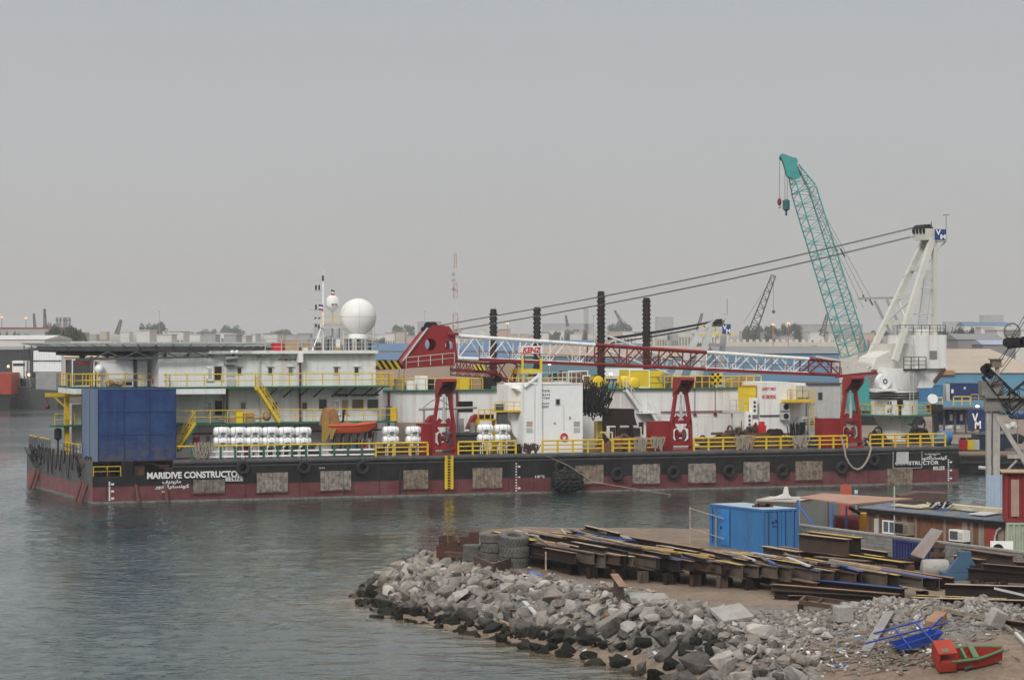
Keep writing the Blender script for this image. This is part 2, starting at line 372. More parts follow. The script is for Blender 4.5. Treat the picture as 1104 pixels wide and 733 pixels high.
def ground_z(x, y):
    s, df, db = dists(x, y)
    if s < 0: return -.25 * min(df, db) - .02
    t = max(0, min(1, (df - .5) / (4.6 + 5.5 * max(0, min(1, (x - 8.5) / 4.5))))); hf = .05 + .06 * min(df, 1.2) + 2.0 * (t * t * (3 - 2 * t))
    h = min(hf, 2.12, 1.6 * db + .05)
    h = min(h, .25 + 1.87 * max(0, min(1, (x + 9) / 7.5)))
    h += .06 * noise.noise(Vector((x * .35, y * .35, 3))) * min(1, h)
    # the gravel heap behind the two boats
    for hx, hy_, sx, sy, hz in HEAPS:
        q = ((x - hx) / sx) ** 2 + ((y - hy_) / sy) ** 2
        if q < 4: h += hz * math.exp(-q * 1.6) * (1 + .25 * noise.noise(Vector((x * .8, y * .8, 9))))
    return h
HEAPS = [(15.8, 118.6, 3.2, 2.6, .75), (20.8, 118.2, 4.0, 3.0, .95), (10.5, 122, 2.5, 1.4, .2)]
def G(px, py, dz=0.):
    """the point of the spit seen at a pixel"""
    d = 100.
    while d < 200:
        p = atd(px, py, d); g = ground_z(p.x, p.y)
        if p.z <= g: break
        d += .2
    return Vector((p.x, p.y, g + dz))

_w = MB()
def grid(mb, xs, ys, fz):
    n = len(xs); mb.add([(x, y, fz(x, y)) for y in ys for x in xs], [(j * n + i, j * n + i + 1, (j + 1) * n + i + 1, (j + 1) * n + i) for j in range(len(ys) - 1) for i in range(n - 1)])
xs = [-5000, -1500, -500, -200, -110] + [-62 + .4 * i for i in range(300)] + [70, 120, 300, 900, 5000]
ys = [-300, 0, 60, 85] + [100 + .36 * i for i in range(240)] + [186.5 + .6 * i for i in range(240)] + [345, 400, 500, 700]
def wave(x, y):
    f = max(0, min(1, (x + 62) / 4, (57 - x) / 4, (y - 100) / 4, (328 - y) / 20))
    if f <= 0: return 0.
    patch = .55 + .6 * noise.noise(Vector((x * .03, y * .022, 7)))
    return f * max(.18, patch) * (.115 * noise.noise(Vector((x * .42 + y * .10, y * .62, 0))) + .075 * noise.noise(Vector((x * 1.0 - y * .25, y * 1.25, 4))))
grid(_w, xs, ys, wave)
wo = structure("water", _w, water_mat(), smooth=True)
at_ = wo.data.attributes.new("shallow", 'FLOAT', 'POINT')
def shal(x, y):
    if not (-40 < x < 60 and 95 < y < 195): return 0.
    s, df, db = dists(x, y)
    if s > 0: return 1.
    return .85 * math.exp(-df / 2.6) * (1 + .4 * noise.noise(Vector((x * .3, y * .3, 0)))) if df < db else .5 * math.exp(-db / 1.5)
at_.data.foreach_set("value", [shal(v.co.x, v.co.y) for v in wo.data.vertices])

def sand_mat():
    m = mat("dirt_and_sand", (.225, .168, .122), .95, dirt=.65, dcol=(.14, .105, .08), scale=.35, bump=.5, bscale=5)
    t = m.node_tree; b = t.nodes["Principled BSDF"]; src = b.inputs["Base Color"].links[0].from_socket
    co = t.nodes.new("ShaderNodeTexCoord"); n = t.nodes.new("ShaderNodeTexNoise"); n.inputs["Scale"].default_value = 2.6; n.inputs["Detail"].default_value = 10; n.inputs["Roughness"].default_value = .75
    t.links.new(co.outputs["Object"], n.inputs["Vector"])
    r = t.nodes.new("ShaderNodeMapRange"); r.inputs[1].default_value = .3; r.inputs[2].default_value = .7; r.inputs[3].default_value = .6; r.inputs[4].default_value = 1.25; t.links.new(n.outputs[0], r.inputs[0])
    v = t.nodes.new("ShaderNodeVectorMath"); v.operation = 'SCALE'; t.links.new(src, v.inputs[0]); t.links.new(r.outputs[0], v.inputs["Scale"])
    # gravel on the heaps
    a = t.nodes.new("ShaderNodeAttribute"); a.attribute_name = "gravel"
    vo = t.nodes.new("ShaderNodeTexVoronoi"); vo.inputs["Scale"].default_value = 5; t.links.new(co.outputs["Object"], vo.inputs["Vector"])
    g = t.nodes.new("ShaderNodeMix"); g.data_type = 'RGBA'; g.inputs[6].default_value = (.09, .085, .08, 1); g.inputs[7].default_value = (.24, .23, .215, 1)
    sepc = t.nodes.new("ShaderNodeSeparateColor"); t.links.new(vo.outputs["Color"], sepc.inputs[0]); t.links.new(sepc.outputs[0], g.inputs[0])
    x = t.nodes.new("ShaderNodeMix"); x.data_type = 'RGBA'; t.links.new(a.outputs["Fac"], x.inputs[0]); t.links.new(v.outputs[0], x.inputs[6]); t.links.new(g.outputs[2], x.inputs[7])
    t.links.new(x.outputs[2], b.inputs["Base Color"])
    return m
_g = MB(); gx = [-12 + .5 * i for i in range(105)] + [42 + 2 * i for i in range(30)]; gy = [96 + .5 * i for i in range(172)] + [184, 190, 196, 202, 208]
grid(_g, gx, gy, ground_z)
go = structure("ground", _g, sand_mat(), smooth=True)
ga = go.data.attributes.new("gravel", 'FLOAT', 'POINT')
def gravel(x, y):
    r = 0
    for hx, hy_, sx, sy, hz in HEAPS: r = max(r, math.exp(-(((x - hx) / sx) ** 2 + ((y - hy_) / sy) ** 2) * .55) * 2.8)
    s, df, db = dists(x, y)
    if x < 13 and s > 0: r = max(r, max(0, min(1, (8 - df) / 2)) * max(0, min(1, (df - 1.2) / 1)))
    return max(0, min(1, r + .5 * noise.noise(Vector((x * .5, y * .5, 5)))- .15))
ga.data.foreach_set("value", [gravel(v.co.x, v.co.y) for v in go.data.vertices])

# the far shore
QUAY = [(-3000, 640), (-120, 560), (-60, 540), (-25, 345), (48, 318), (56, 292), (75, 284), (130, 276), (4000, 240)]
_q = MB(); SAND2 = mat("far_quay_ground", (.24, .19, .15), .9, dirt=.6, scale=.05)
_q.add([(x, y, 2.0) for x, y in QUAY] + [(16000, 14000, 2.0), (-16000, 14000, 2.0)], [tuple(range(len(QUAY) + 2))])
structure("quay_ground", _q, SAND2)
_q = MB()
for a, b in zip(QUAY[:-1], QUAY[1:]): _q.add([(a[0], a[1], -1), (b[0], b[1], -1), (b[0], b[1], 2.003), (a[0], a[1], 2.003)], [(0, 1, 2, 3)])
structure("quay_edge", _q, mat("quay_concrete", (.16, .15, .135), .85, dirt=.6, scale=.3))

# ------------------------------------------------------------------ the barge
BL, BWID, DZ = 86.3, 30.0, 3.65
barge = Thing("work_barge", "long black and red work barge with white deckhouse and helideck moored across the harbour", "barge", (0, 0, 0))
hb = MB()
hb.box(0, BL, .0, BWID, -1, 1.5)
def cutbox(u0, u1, v0, v1, z0, z1): hb.box(u0, u1, v0, v1, z0, z1)
h1 = MB(); h1.mi = 0
NU0, NU1, NU2, NU3 = bu(101, 0), bu(131, 0), bu(143, 0), bu(186, 0)
for a, b, z0, z1 in ((0, BL, 1.5, 2.35),): h1.box(a, b, 0, BWID, z0, z1)
for a, b in ((NU1, NU2), (NU3, BL)): h1.box(a, b, 0, 2.2, 2.35, DZ - .01)
h1.box(0, BL, 2.2, BWID, 2.35, DZ - .012)
hull = barge.part("hull", h1, [HULLB])
barge.part("boot_top", hb, [HULLR], hull)
e_ = MB(); e_.box(-.012, -.002, 0.05, BWID, 1.55, DZ - .02); e_.box(-.012, -.002, .05, BWID, 1.5, 1.56); barge.part("stern_plating", e_, HULLE, hull)
e_ = MB(); e_.box(-.012, -.002, 0.05, BWID, .0, 1.495); barge.part("stern_boot_top", e_, HULLRE, hull)
e_ = MB(); e_.box(-.03, BL + .03, -.03, -.002, -.1, .16); e_.box(-.034, -.004, -.03, BWID, -.1, .2); barge.part("waterline_growth", e_, WEED, hull)
e_ = MB(); e_.box(0, BL, 0, BWID, DZ - .008, DZ); barge.part("deck", e_, DECK, hull)
e_ = MB()
for a, b in ((NU3 + .05, BL - .1),): e_.tube((a, -.02, DZ - .2), (b, -.02, DZ - .2), .24, 12)
e_.box(NU3, BL, -.1, -.003, DZ - .62, DZ - .5)
barge.part("rubbing_fender", e_, mat("fender_steel", (.055, .057, .062), .55, dirt=.6, dcol=(.11, .105, .10), streak=.3, scale=1.2, bump=.3), hull, smooth=True)
# seams of the plating, welded frames and pipes running down the side
e_ = MB()
for k in range(34): u = 1.2 + k * 2.5; e_.box(u, u + .05, -.012, -.002, .2, DZ - .65)
for px in (371, 431, 604, 690): u = bu(px, 0); e_.tube((u, -.06, .3), (u, -.06, 2.6), .06, 6)
e_.box(0, BL, -.022, -.002, 1.46, 1.53)
barge.part("hull_seam", e_, mat("hull_seam_paint", (.03, .022, .026), .6, dirt=.5), hull)
e_ = MB()
SKR = mat("skid_rust", (.15, .06, .055), .7, dirt=.6)
for v0 in (2.0, 3.0, 4.4, 23.5, 25.2):
    barge.part("skid_pipe", MB().tube((-.7, v0, -.3), (-.05, v0 + .1, 1.7), .16, 8), SKR, hull)
for u0 in (4.0, 6.6): barge.part("skid_pipe", MB().tube((u0, -.35, -.2), (u0 - .2, -.1, 1.6), .15, 8), SKR, hull)
# recesses under the blue box: pipes, frames, chain
e_ = MB()
for k in range(9): u = NU0 + .3 + rnd.random() * 6.4; e_.bar((u, .4 + rnd.random() * 1.4, 2.36), (u + rnd.uniform(-.6, .6), .3 + rnd.random(), 3.6), .1)
for k in range(5): u = NU2 + rnd.random() * 3; e_.tube((u, .5, 2.6 + .2 * k), (u + 1.2, .3, 2.5 + .22 * k), .07)
e_.box(NU2 + .2, NU2 + 1.2, .6, 1.8, 2.36, 3.2)
barge.part("mooring_winch", e_, RUST, hull)
e_ = rail_mb([(NU0, .1, 2.36), (NU1 - .05, .1, 2.36)], .85, .035, 1.0, 1); barge.part("railing", e_, YEL, hull)

# timber panels on the side
PAN = [(208, 242, 517, 531), (276.5, 310, 509.5, 530), (345, 378, 507.5, 528), (434.5, 461, 506.5, 526.5), (509, 541, 504.5, 525.5), (620, 650, 501.5, 521.5), (681.5, 711, 500.5, 521), (741.5, 771, 499.5, 520), (801, 829, 498, 519), (857, 886, 497, 517), (956, 983, 505, 523)]
for x0, x1, y0, y1 in PAN:
    a, b = bp(x0, y0, 0), bp(x1, y1, 0); e_ = MB(); n = 8; wdt = (b.x - a.x) / n
    for k in range(n): e_.box(a.x + k * wdt + .012, a.x + (k + 1) * wdt - .012, -.16 - .02 * rnd.random(), -.025, b.z + .06 * rnd.random(), a.z - .05 * rnd.random())
    e_.mi = 1; e_.box(a.x - .08, b.x + .08, -.13, -.024, b.z - .1, b.z - .003)
    pn = barge.part("timber_fender", e_, [mat("fender_wood_%d" % (x0 % 3), ((.34, .30, .26), (.27, .235, .205), (.30, .235, .175))[int(x0) % 3], .85, dirt=.85, dcol=(.055, .045, .038), streak=.9, scale=2.6, bump=.4), HULLR])
# writing on the hull
def hulltext(body, x0, x1, y0, y1, m=WHITE2, bold=.012, name="hull_lettering"):
    a, b = bp(x0, y1, 0), bp(x1, y0, 0); barge.part(name, text_mb(body, b.x - a.x, b.z - a.z, (a.x, -.014, a.z), (1, 0, 0), (0, 0, 1), bold), m, hull)
HULLW = mat("hull_lettering_white", (.78, .78, .76), .6, dirt=.3, scale=3)
hulltext("MARIDIVE CONSTRUCTOR", 158.5, 261.5, 507, 516.3, HULLW, .034)
AR1 = "\uFED2\uFEF3\uFEAA\uFEF3\uFEAD\uFE8E\uFEE3"; AR2 = "\uFEAD\uFEEE\uFE98\uFEDB\uFE8D\uFEAE\uFE98\uFEB4\uFEE7\uFEEE\uFEDB"; AR3 = "\uFEB0\uFEF4\uFEE0\uFE91"
hulltext(AR1, 175, 195, 516.8, 522, HULLW, .03); hulltext(AR2, 167, 204, 521.5, 527.5, HULLW, .03); hulltext(AR3, 174, 180, 527.5, 531, HULLW, .03)
hulltext("BELIZE", 243.3, 262, 514, 518.6, HULLW, .02)
hulltext(AR1, 997, 1013.5, 486.5, 491, HULLW, .03); hulltext(AR2, 993, 1021, 491, 496.5, HULLW, .03)
hulltext("CONSTRUCTOR", 965, 1012, 496.5, 501.5, HULLW, .02); hulltext("BELIZE", 1006, 1018.5, 502.5, 506.5, HULLW, .02)
hulltext("18\u00b05", 577, 587, 512, 515, HULLW, .01, "draught_figures")
hulltext("1234", 344, 350, 503.5, 505, HULLW, .01, "draught_figures")
e_ = MB()
for x0, y0, y1 in ((118, 519, 540), (556.5, 499, 531), (1022.5, 495, 519)):
    n = 11
    for k in range(n):
        p = bp(x0, y0 + (y1 - y0) * k / n, 0); e_.box(p.x - .07, p.x + .07, -.02, -.004, p.z - .12, p.z)
        if k % 4 == 1: e_.box(p.x + .15, p.x + .4, -.02, -.004, p.z - .16, p.z)
barge.part("draught_lettering", e_, HULLW, hull)
# grey hatch plate near the right end
a, b = bp(966, 486, 0), bp(979, 500, 0); e_ = MB(); e_.box(a.x, b.x, -.12, -.02, b.z, a.z); barge.part("hatch_plate", e_, LGREY, hull)
a, b = bp(962, 484, 0), bp(993, 504, 0); e_ = MB()
for z in (a.z, b.z): e_.bar((a.x, -.15, z), (b.x, -.15, z), .08)
e_.bar((a.x, -.15, a.z), (a.x, -.15, b.z), .08); e_.bar((b.x, -.15, a.z), (b.x, -.15, b.z), .08); barge.part("boarding_frame", e_, GREY, hull)
# yellow ladder
a, b = bp(479, 491, 0), bp(487.5, 527, 0); e_ = MB()
for u in (a.x + .1, b.x - .1): e_.box(u - .12, u + .12, -.28, -.12, b.z, a.z)
for k in range(12): z = b.z + .15 + k * (a.z - b.z - .3) / 11; e_.tube((a.x + .2, -.2, z), (b.x - .2, -.2, z), .045)
barge.part("boarding_ladder", e_, YEL)

# deck-edge railings
def rseg(x0, x1, m=YEL, v=.25, h=1.2, step=1.45, name="railing", mids=2, posts=True, z=DZ):
    return barge.part(name, rail_mb([(bu(x0, v), v, z), (bu(x1, v), v, z)], h, .085, step, mids, posts), m)
for x0, x1 in ((405, 461), (494, 556), (585, 650), (661, 713), (748, 857), (869, 913)): rseg(x0, x1)
rseg(938, 1019, h=1.25)
e_ = MB(); u0, u1 = bu(191, .25), bu(405, .25); e_.tube((u0, .25, DZ + 1.2), (u1, .25, DZ + 1.2), .075, 6); barge.part("railing", e_, YEL)
e_ = MB(); n = 14
for i in range(1, n + 1): u = u0 + (u1 - u0) * i / n; barge.part("railing_post", MB().bar((u, .25, DZ), (u, .25, DZ + 1.12), .17, .1), GREEN)
e_ = MB()
for z, r in ((.2, .085), (.65, .085)): e_.tube((bu(222, .4), .42, DZ + z), (u1, .42, DZ + z), r, 8)
barge.part("deck_pipe", e_, WHITE2, smooth=True)
# end rails on the short side
e_ = MB()
for v0, v1 in ((25.5, 29.5), (19.5, 24.5), (6, 13)):
    e_.mi = 0
    for z in (.45, .85): e_.bar((.15, v0, DZ + z), (.15, v1, DZ + z), .07)
    for k in range(6): v = v0 + (v1 - v0) * k / 5; e_.bar((.15, v, DZ), (.15, v, DZ + 1.2), .09)
    e_.mi = 1; e_.bar((.15, v0, DZ + 1.22), (.15, v1, DZ + 1.22), .1)
barge.part("end_railing", e_, [DGREY, YEL])

# ------------------------------------------------------------------ deckhouse (part of the barge)
Z1, Z2, Z3 = 6.75, 10.0, 13.05; BXR = bu(189.5, .2)
VF = 5.0
uL, uR = BXR + .15, bu(405, VF)
uB = bu(418, VF)
dm = MB()
dm.box(uL, uB - 1.0, VF, 24, DZ, Z1 - .15)                     # lower storey
dm.box(bu(243, VF), uB - 1.0, VF, 24, Z1, Z2 - .15); dm.box(uL, bu(243, VF), VF + .9, 24, Z1, Z2 - .15)
dm.prism([(uB - 1.0, VF), (uB - .2, VF + .8), (uB - .2, 24), (uB - 1.0, 24)], Z1, Z2 - .15, 'z')
dm.box(bu(171, VF), uR, VF, 22, Z2, Z3 - .1)
house = barge.part("deckhouse", dm, WHITE)
e_ = MB()                                                       # storey decks
e_.box(bu(189, 3), bu(428, 3), 2.95, VF + 1.2, Z1 - .15, Z1)
e_.box(BXR + .1, bu(420, 3), 2.9, 14, Z2 - .15, Z2); e_.box(-.2, BXR + .098, 7.1, 14, Z2 - .15, Z2)
barge.part("storey_deck", e_, GREEN, house)
e_ = MB(); e_.box(BXR + .1, bu(243, 3), 2.88, 14, Z2 - .62, Z2 - .155); e_.box(-.2, BXR + .098, 7.08, 14, Z2 - .62, Z2 - .155); e_.box(bu(227, 4), bu(409, 4), 4.3, 22.3, Z3 - .1, Z3 + .16); e_.box(bu(171, 5), bu(227, 5), 4.8, 22, Z3 - .1, Z3 + .1)
barge.part("fascia", e_, WHITE, house)
barge.part("railing", rail_mb([(-.1, 13.8, Z2), (-.1, 7.2, Z2), (BXR + .15, 7.2, Z2), (BXR + .15, 3, Z2), (bu(419, 3), 3, Z2), (bu(419, 3), 7, Z2)], 1.15, .05, 1.6, 1), YEL, house)
e_ = MB()
for x0, x1, vv in ((89, 108, 7.25), (182, 189, 7.25), (406, 424, 3.06)):
    u0, u1 = bu(x0, vv), bu(x1, vv); n = max(3, int((u1 - u0) / .3))
    for k in range(n + 1): u = u0 + (u1 - u0) * k / n; e_.bar((u, vv, Z2), (u, vv, Z2 + 1.15), .07)
    e_.bar((u0, vv, Z2 + 1.17), (u1, vv, Z2 + 1.17), .1); e_.bar((u0, vv, Z2 + .6), (u1, vv, Z2 + .6), .08)
barge.part("gate_railing", e_, YEL, house)
barge.part("railing", rail_mb([(bu(189, 3), 3.05, Z1), (bu(428, 3), 3.05, Z1), (bu(428, 3), 6, Z1)], 1.15, .04, 1.6, 1), YEL, house)
e_ = MB()
for k in range(5): u = bu(422 + k * 1.4, 3); e_.bar((u, 3.1, Z1), (u, 3.1, Z1 + 1.25), .12)
barge.part("gate_railing", e_, YEL, house)
barge.part("roof_railing", rail_mb([(bu(286, 4.5), 4.5, Z3 + .16), (bu(407, 4.5), 4.5, Z3 + .16), (bu(407, 4.5), 14, Z3 + .16)], 1.1, .035, 1.5, 2), LGREY, house)
def rect(x0, x1, y0, y1, v=VF): a, b = bp(x0, y1, v), bp(x1, y0, v); return a.x, b.x, a.z, b.z
WINFR = mat("window_frame_paint", (.62, .63, .61), .5, dirt=.3)
def window(x0, x1, y0, y1, v=VF, glass=GLASS, fr=.09, hood=True, name="window"):
    u0, u1, z0, z1 = rect(x0, x1, y0, y1, v); e = MB()
    e.box(u0 - fr, u1 + fr, v - .05, v - .003, z1, z1 + fr); e.box(u0 - fr, u1 + fr, v - .05, v - .003, z0 - fr, z0); e.box(u0 - fr, u0, v - .05, v - .003, z0, z1); e.box(u1, u1 + fr, v - .05, v - .003, z0, z1)
    if hood: e.box(u0 - .16, u1 + .16, v - .18, v - .004, z1 + fr + .01, z1 + fr + .06)
    e.mi = 1; e.box(u0, u1, v - .025, v - .003, z0, z1)
    return barge.part(name, e, [WINFR, glass], house)
TANGL = mat("curtained_glass", (.16, .115, .07), .15, dirt=.3); GRGL = mat("grey_green_glass", (.16, .2, .19), .15, dirt=.3)
for x, g in ((258, GLASS), (291.2, GLASS), (313.2, GRGL), (362.5, TANGL), (384.2, GLASS)): window(x - 2.1, x + 2.1, 396.5, 403, glass=g)
for x, g in ((262, GRGL), (295.8, GLASS), (328.3, GLASS)): window(x - 2.6, x + 2.6, 434, 441, glass=g)
window(343.8, 352, 430.5, 441); window(379.5, 391.8, 430.5, 441.2, glass=TANGL, hood=False); window(396, 407.5, 430.5, 441.2, hood=False)
window(222, 226, 470, 478, glass=GRGL)
for x0, x1 in ((361, 374), (378, 390.5), (394, 407)):            # visor slots over the bridge windows
    u0, u1, z0, z1 = rect(x0, x1, 423.5, 426.5); e_ = MB(); e_.box(u0, u1, VF - .5, VF - .004, z0, z1 - .1); barge.part("visor", e_, BLACK, house)
e_ = MB(); e_.box(uB - .215, uB - .202, VF + 1.2, VF + 3.2, Z1 + .9, Z1 + 2.0); barge.part("window", e_, GLASS, house)
def door(x0, x1, y0, y1, v, m=DARKIN, leaf=None):
    u0, u1, z0, z1 = rect(x0, x1, y0, y1, v); e = MB(); e.mi = 0
    for q in ((u0 - .12, u0), (u1, u1 + .12)): e.box(q[0], q[1], v - .08, v - .003, z0 - .1, z1 + .12)
    e.box(u0, u1, v - .08, v - .003, z1, z1 + .12); e.mi = 1; e.box(u0, u1, v - .03, v - .003, z0, z1)
    barge.part("doorway" if m is DARKIN else "door", e, [WINFR, m], house)
    if leaf:
        u0, u1, z0, z1 = rect(*leaf, v); e = MB(); e.box(u0, u1, v - .14, v - .05, z0, z1); e.mi = 1
        for z in (.15, .5, .85): e.box(u0 - .05, u0 + .1, v - .19, v - .141, z0 + (z1 - z0) * z - .06, z0 + (z1 - z0) * z + .06)
        e.box(u0 + .15, u1 - .15, v - .16, v - .141, z0 + .2, z1 - .2); barge.part("door", e, [WHITE2, LGREY], house, label="white weathertight door swung open against the wall")
door(231, 239, 395, 410.5, VF, DARKIN, (222.3, 229.5, 394.5, 411)); door(231.5, 239.3, 432, 447.5, VF + .9, DARKIN, (222, 229.5, 431.5, 448))
door(368.5, 374.8, 431, 447, VF, TANP, (360, 366.6, 430.5, 447.5))
e_ = MB()                                                        # brackets under the upper walkway
for x in (291, 308.5, 325, 341, 360.5, 376, 393, 404.5): 
    u = bu(x, VF); e_.bar((u + .25, 3.4, Z2 - .16), (u - .25, VF - .02, Z2 - 1.0), .1)
barge.part("bracket", e_, BLACK, house)
for x, m, z0, z1, r in ((279.5, LGREY, Z1, Z3 - .1, .05), (323.5, MAROON, DZ, Z3 + .5, .09), (245, DGREY, Z1, Z2 - .2, .1)):
    e_ = MB(); u = bu(x, VF - .25); e_.tube((u, VF - .25, z0), (u, VF - .25, z1), r, 8); barge.part("pipe", e_, m, house)
e_ = MB(); u = bu(323.5, VF - .6); e_.box(u - .22, u + .22, VF - .85, VF - .2, Z3 - .9, Z3 - .12); barge.part("floodlight", e_, WHITE2, house)
e_ = MB(); a = rect(244.5, 254, 408, 416.5); e_.box(a[0], a[1], VF - .1, VF - .004, Z2 + .02, a[3]); a = rect(244, 253.5, 394, 406); e_.box(a[0], a[1], VF - .06, VF - .004, a[2], a[3]); barge.part("vent", e_, LGREY, house)
e_ = MB(); a = rect(241, 254, 383, 393); e_.box(a[0], a[1], VF - .6, VF - .1, a[2], a[3] - .3); e_.tube((a[0], VF - .8, a[3] - .3), (a[1], VF - .8, a[3] - .2), .15, 8); barge.part("vent_fan", e_, GREY, house)
a = rect(300, 320, 386.5, 388.8); barge.part("wall_lettering", text_mb("NO SMOKING", a[1] - a[0], a[3] - a[2], (a[0], VF - .006, a[2]), (1, 0, 0), (0, 0, 1), .01), BLACK, house)
e_ = MB(); e_.tube((bu(190, VF - .1), VF - .1, Z1 - 1.0), (bu(415, VF), VF - .1, Z1 - .85), .07, 6); barge.part("pipe", e_, MAROON, house)
e_ = MB()                                                       # weld seams of the walls
k = uL + 1.5
while k < uR: e_.box(k, k + .03, VF - .006, VF - .0005, Z2 + .02, Z3 - .12); e_.box(k + .6, k + .63, VF - .006, VF - .0005, Z1 + .02 if k + .6 > bu(244, VF) else DZ, Z2 - .17 if k + .6 > bu(244, VF) else Z1 - .2); k += 2.4
for z in (Z2 + 1.25, Z1 + 1.3): e_.box(bu(245, VF), uR - .1, VF - .005, VF - .0004, z, z + .025)
barge.part("weld_seam", e_, mat("weld_seam_paint", (.55, .54, .51), .6, dirt=.5), house)
# stairs
def stair(px0, py0, px1, py1, v, wdt=.8, name="stairway", par=None, m=YEL, ms=GREEN, th=barge):
    a, b = bp(px0, py0, v), bp(px1, py1, v); e = MB()
    for dv in (0, wdt):
        e.mi = 0; e.bar(a + Vector((0, dv, 0)), b + Vector((0, dv, 0)), .06, .26)
        e.mi = 1; e.bar(a + Vector((.12, dv + .002, -.22)), b + Vector((.12, dv + .002, -.22)), .05, .16)
        e.mi = 0; e.tube(a + Vector((0, dv, 1.0)), b + Vector((0, dv, 1.0)), .035); e.tube(a + Vector((0, dv, .55)), b + Vector((0, dv, .55)), .025)
        for t in (0, .33, .66, 1): p = a.lerp(b, t) + Vector((0, dv, 0)); e.tube(p, p + Vector((0, 0, 1.0)), .028)
    e.mi = 2; n = 11
    for k in range(1, n): p = a.lerp(b, k / n); e.box(p.x - .13, p.x + .13, v + .04, v + wdt - .04, p.z - .03, p.z)
    return th.part(name, e, [m, ms, GREY], par)
stair(277.5, 417, 301.5, 455, 2.0, par=house); stair(210.5, 455.5, 192, 484, 1.9, par=house)

# ------------------------------------------------------------------ helideck
hu, hv, hz, hr = 9.7, 15.4, 13.45, 11.6
def octo(R, ap=True): q = R / math.cos(math.pi / 8); return [(hu + q * math.cos(math.pi / 8 + k * math.pi / 4), hv + q * math.sin(math.pi / 8 + k * math.pi / 4)) for k in range(8)]
e_ = MB(); e_.prism(octo(hr - .9), hz, hz + .22, 'z')
HDK = mat("helideck_plate", (.06, .064, .062), .7, dirt=.4)
hel = barge.part("helideck", e_, HDK)
e_ = MB()
o1, o2 = octo(hr - .9), octo(hr + .4)
for k in range(8):
    a, b, c, d = Vector((*o1[k], hz + .15)), Vector((*o1[(k + 1) % 8], hz + .15)), Vector((*o2[(k + 1) % 8], hz + .42)), Vector((*o2[k], hz + .42))
    e_.tube(d, c, .06); 
    for i in range(6): t = i / 6; e_.bar(a.lerp(b, t), d.lerp(c, t), .1)
    for i in range(1, 5): e_.tube(a.lerp(d, i / 5), b.lerp(c, i / 5), .018, 4)
    for i in range(1, 28): t = i / 28; e_.tube(a.lerp(b, t), d.lerp(c, t), .014, 3)
barge.part("safety_net", e_, mat("net_frame", (.34, .36, .35), .6, dirt=.4), hel)
e_ = MB()
for k in range(8):
    a, b = Vector((*o1[k], hz - .1)), Vector((*o1[(k + 1) % 8], hz - .1)); e_.bar(a, b, .2, .3)
barge.part("edge_girder", e_, DGREY, hel)
e_ = MB()
for k in range(-4, 5):
    v = hv + k * 2.1; L = (hr - 1) if abs(k) < 2.2 else (hr - 1) - (abs(k) * 2.1 - 4.4) ; e_.bar((hu - L, v, hz - .2), (hu + L, v, hz - .2), .18, .36)
for k in range(-4, 5):
    u = hu + k * 2.1; L = (hr - 1) if abs(k) < 2.2 else (hr - 1) - (abs(k) * 2.1 - 4.4); e_.bar((u, hv - L, hz - .55), (u, hv + L, hz - .55), .2, .34)
barge.part("deck_beam", e_, BLACK, hel)
e_ = MB()
for u in (3, 7.5, 12, 16.5):
    for v, q in ((4.9, 7.6), (8.5, 11.5)): e_.tube((u, v, hz - .7), (u + (.9 if u < 9 else -.9), q, Z2 + 2.6), .09, 6)
for u, v in ((1.5, 7.5), (1.5, 12), (5.5, 7.6), (9.5, 6.2), (13.5, 6.2), (17.5, 6.2), (9, 16), (3, 18), (15, 18)): e_.tube((u, v, Z2), (u, v, hz - .7), .16, 8)
e_.bar((-.6, 4.3, Z2 + 2.5), (bu(230, 4), 4.3, Z2 + 2.7), .2, .18)
for k in range(7): u = 1 + 2.6 * k; e_.tube((u, 4.3, Z2 + 2.6), (u + 1.3, 4.4, hz - .3), .06); e_.tube((u + 2.6, 4.3, Z2 + 2.6), (u + 1.3, 4.4, hz - .3), .06)
barge.part("deck_truss", e_, DGREY, hel)
e_ = MB()
for k in range(6): e_.sphere((bu(192 + 4.3 * k, 6), 6, hz - .75 - .12 * (k % 2)), .13, 8, 6)
barge.part("perimeter_light", e_, WHITE2, hel)
e_ = MB()
for px in (250, 255): e_.sphere((bu(px, 4), 3.9, hz - .35), .2, 8, 6)
barge.part("floodlight", e_, WHITE2, hel)

# the long white house behind the working deck
VA, ZA = 9.0, 9.4
ua0, ua1 = uB - .9, bu(822, VA)
e_ = MB(); e_.box(ua0, ua1, VA, 27, DZ, ZA - .1); aft = barge.part("long_deckhouse", e_, WHITE)
e_ = MB(); e_.box(ua0, ua1 + 6, VA - .3, 27.2, ZA - .1, ZA + .02); barge.part("storey_deck", e_, GREEN, aft)
barge.part("railing", rail_mb([(bu(421, VA), VA - .1, ZA + .02), (bu(520, VA), VA - .1, ZA + .02)], 1.1, .04, 1.1, 1), YEL, aft)
barge.part("railing", rail_mb([(bu(548, VA), VA - .1, ZA + .02), (bu(612, VA), VA - .1, ZA + .02)], 1.1, .04, 1.1, 1), YEL, aft)
barge.part("railing", rail_mb([(bu(652, VA), VA - .1, ZA + .02), (bu(668, VA), VA - .1, ZA + .02)], 1.15, .06, 1.1, 1), YEL, aft)
barge.part("railing", rail_mb([(bu(716, VA), VA - .1, ZA + .02), (bu(820, VA), VA - .1, ZA + .02)], 1.15, .05, .8, 1), YEL, aft)
def arect(x0, x1, y0, y1): return rect(x0, x1, y0, y1, VA)
e_ = MB(); k = ua0 + 2
while k < ua1: e_.box(k, k + .03, VA - .006, VA - .0005, DZ, ZA - .12); k += 2.7
e_.box(ua0, ua1, VA - .005, VA - .0004, DZ + 2.9, DZ + 2.93); barge.part("weld_seam", e_, _mats["weld_seam_paint"], aft)
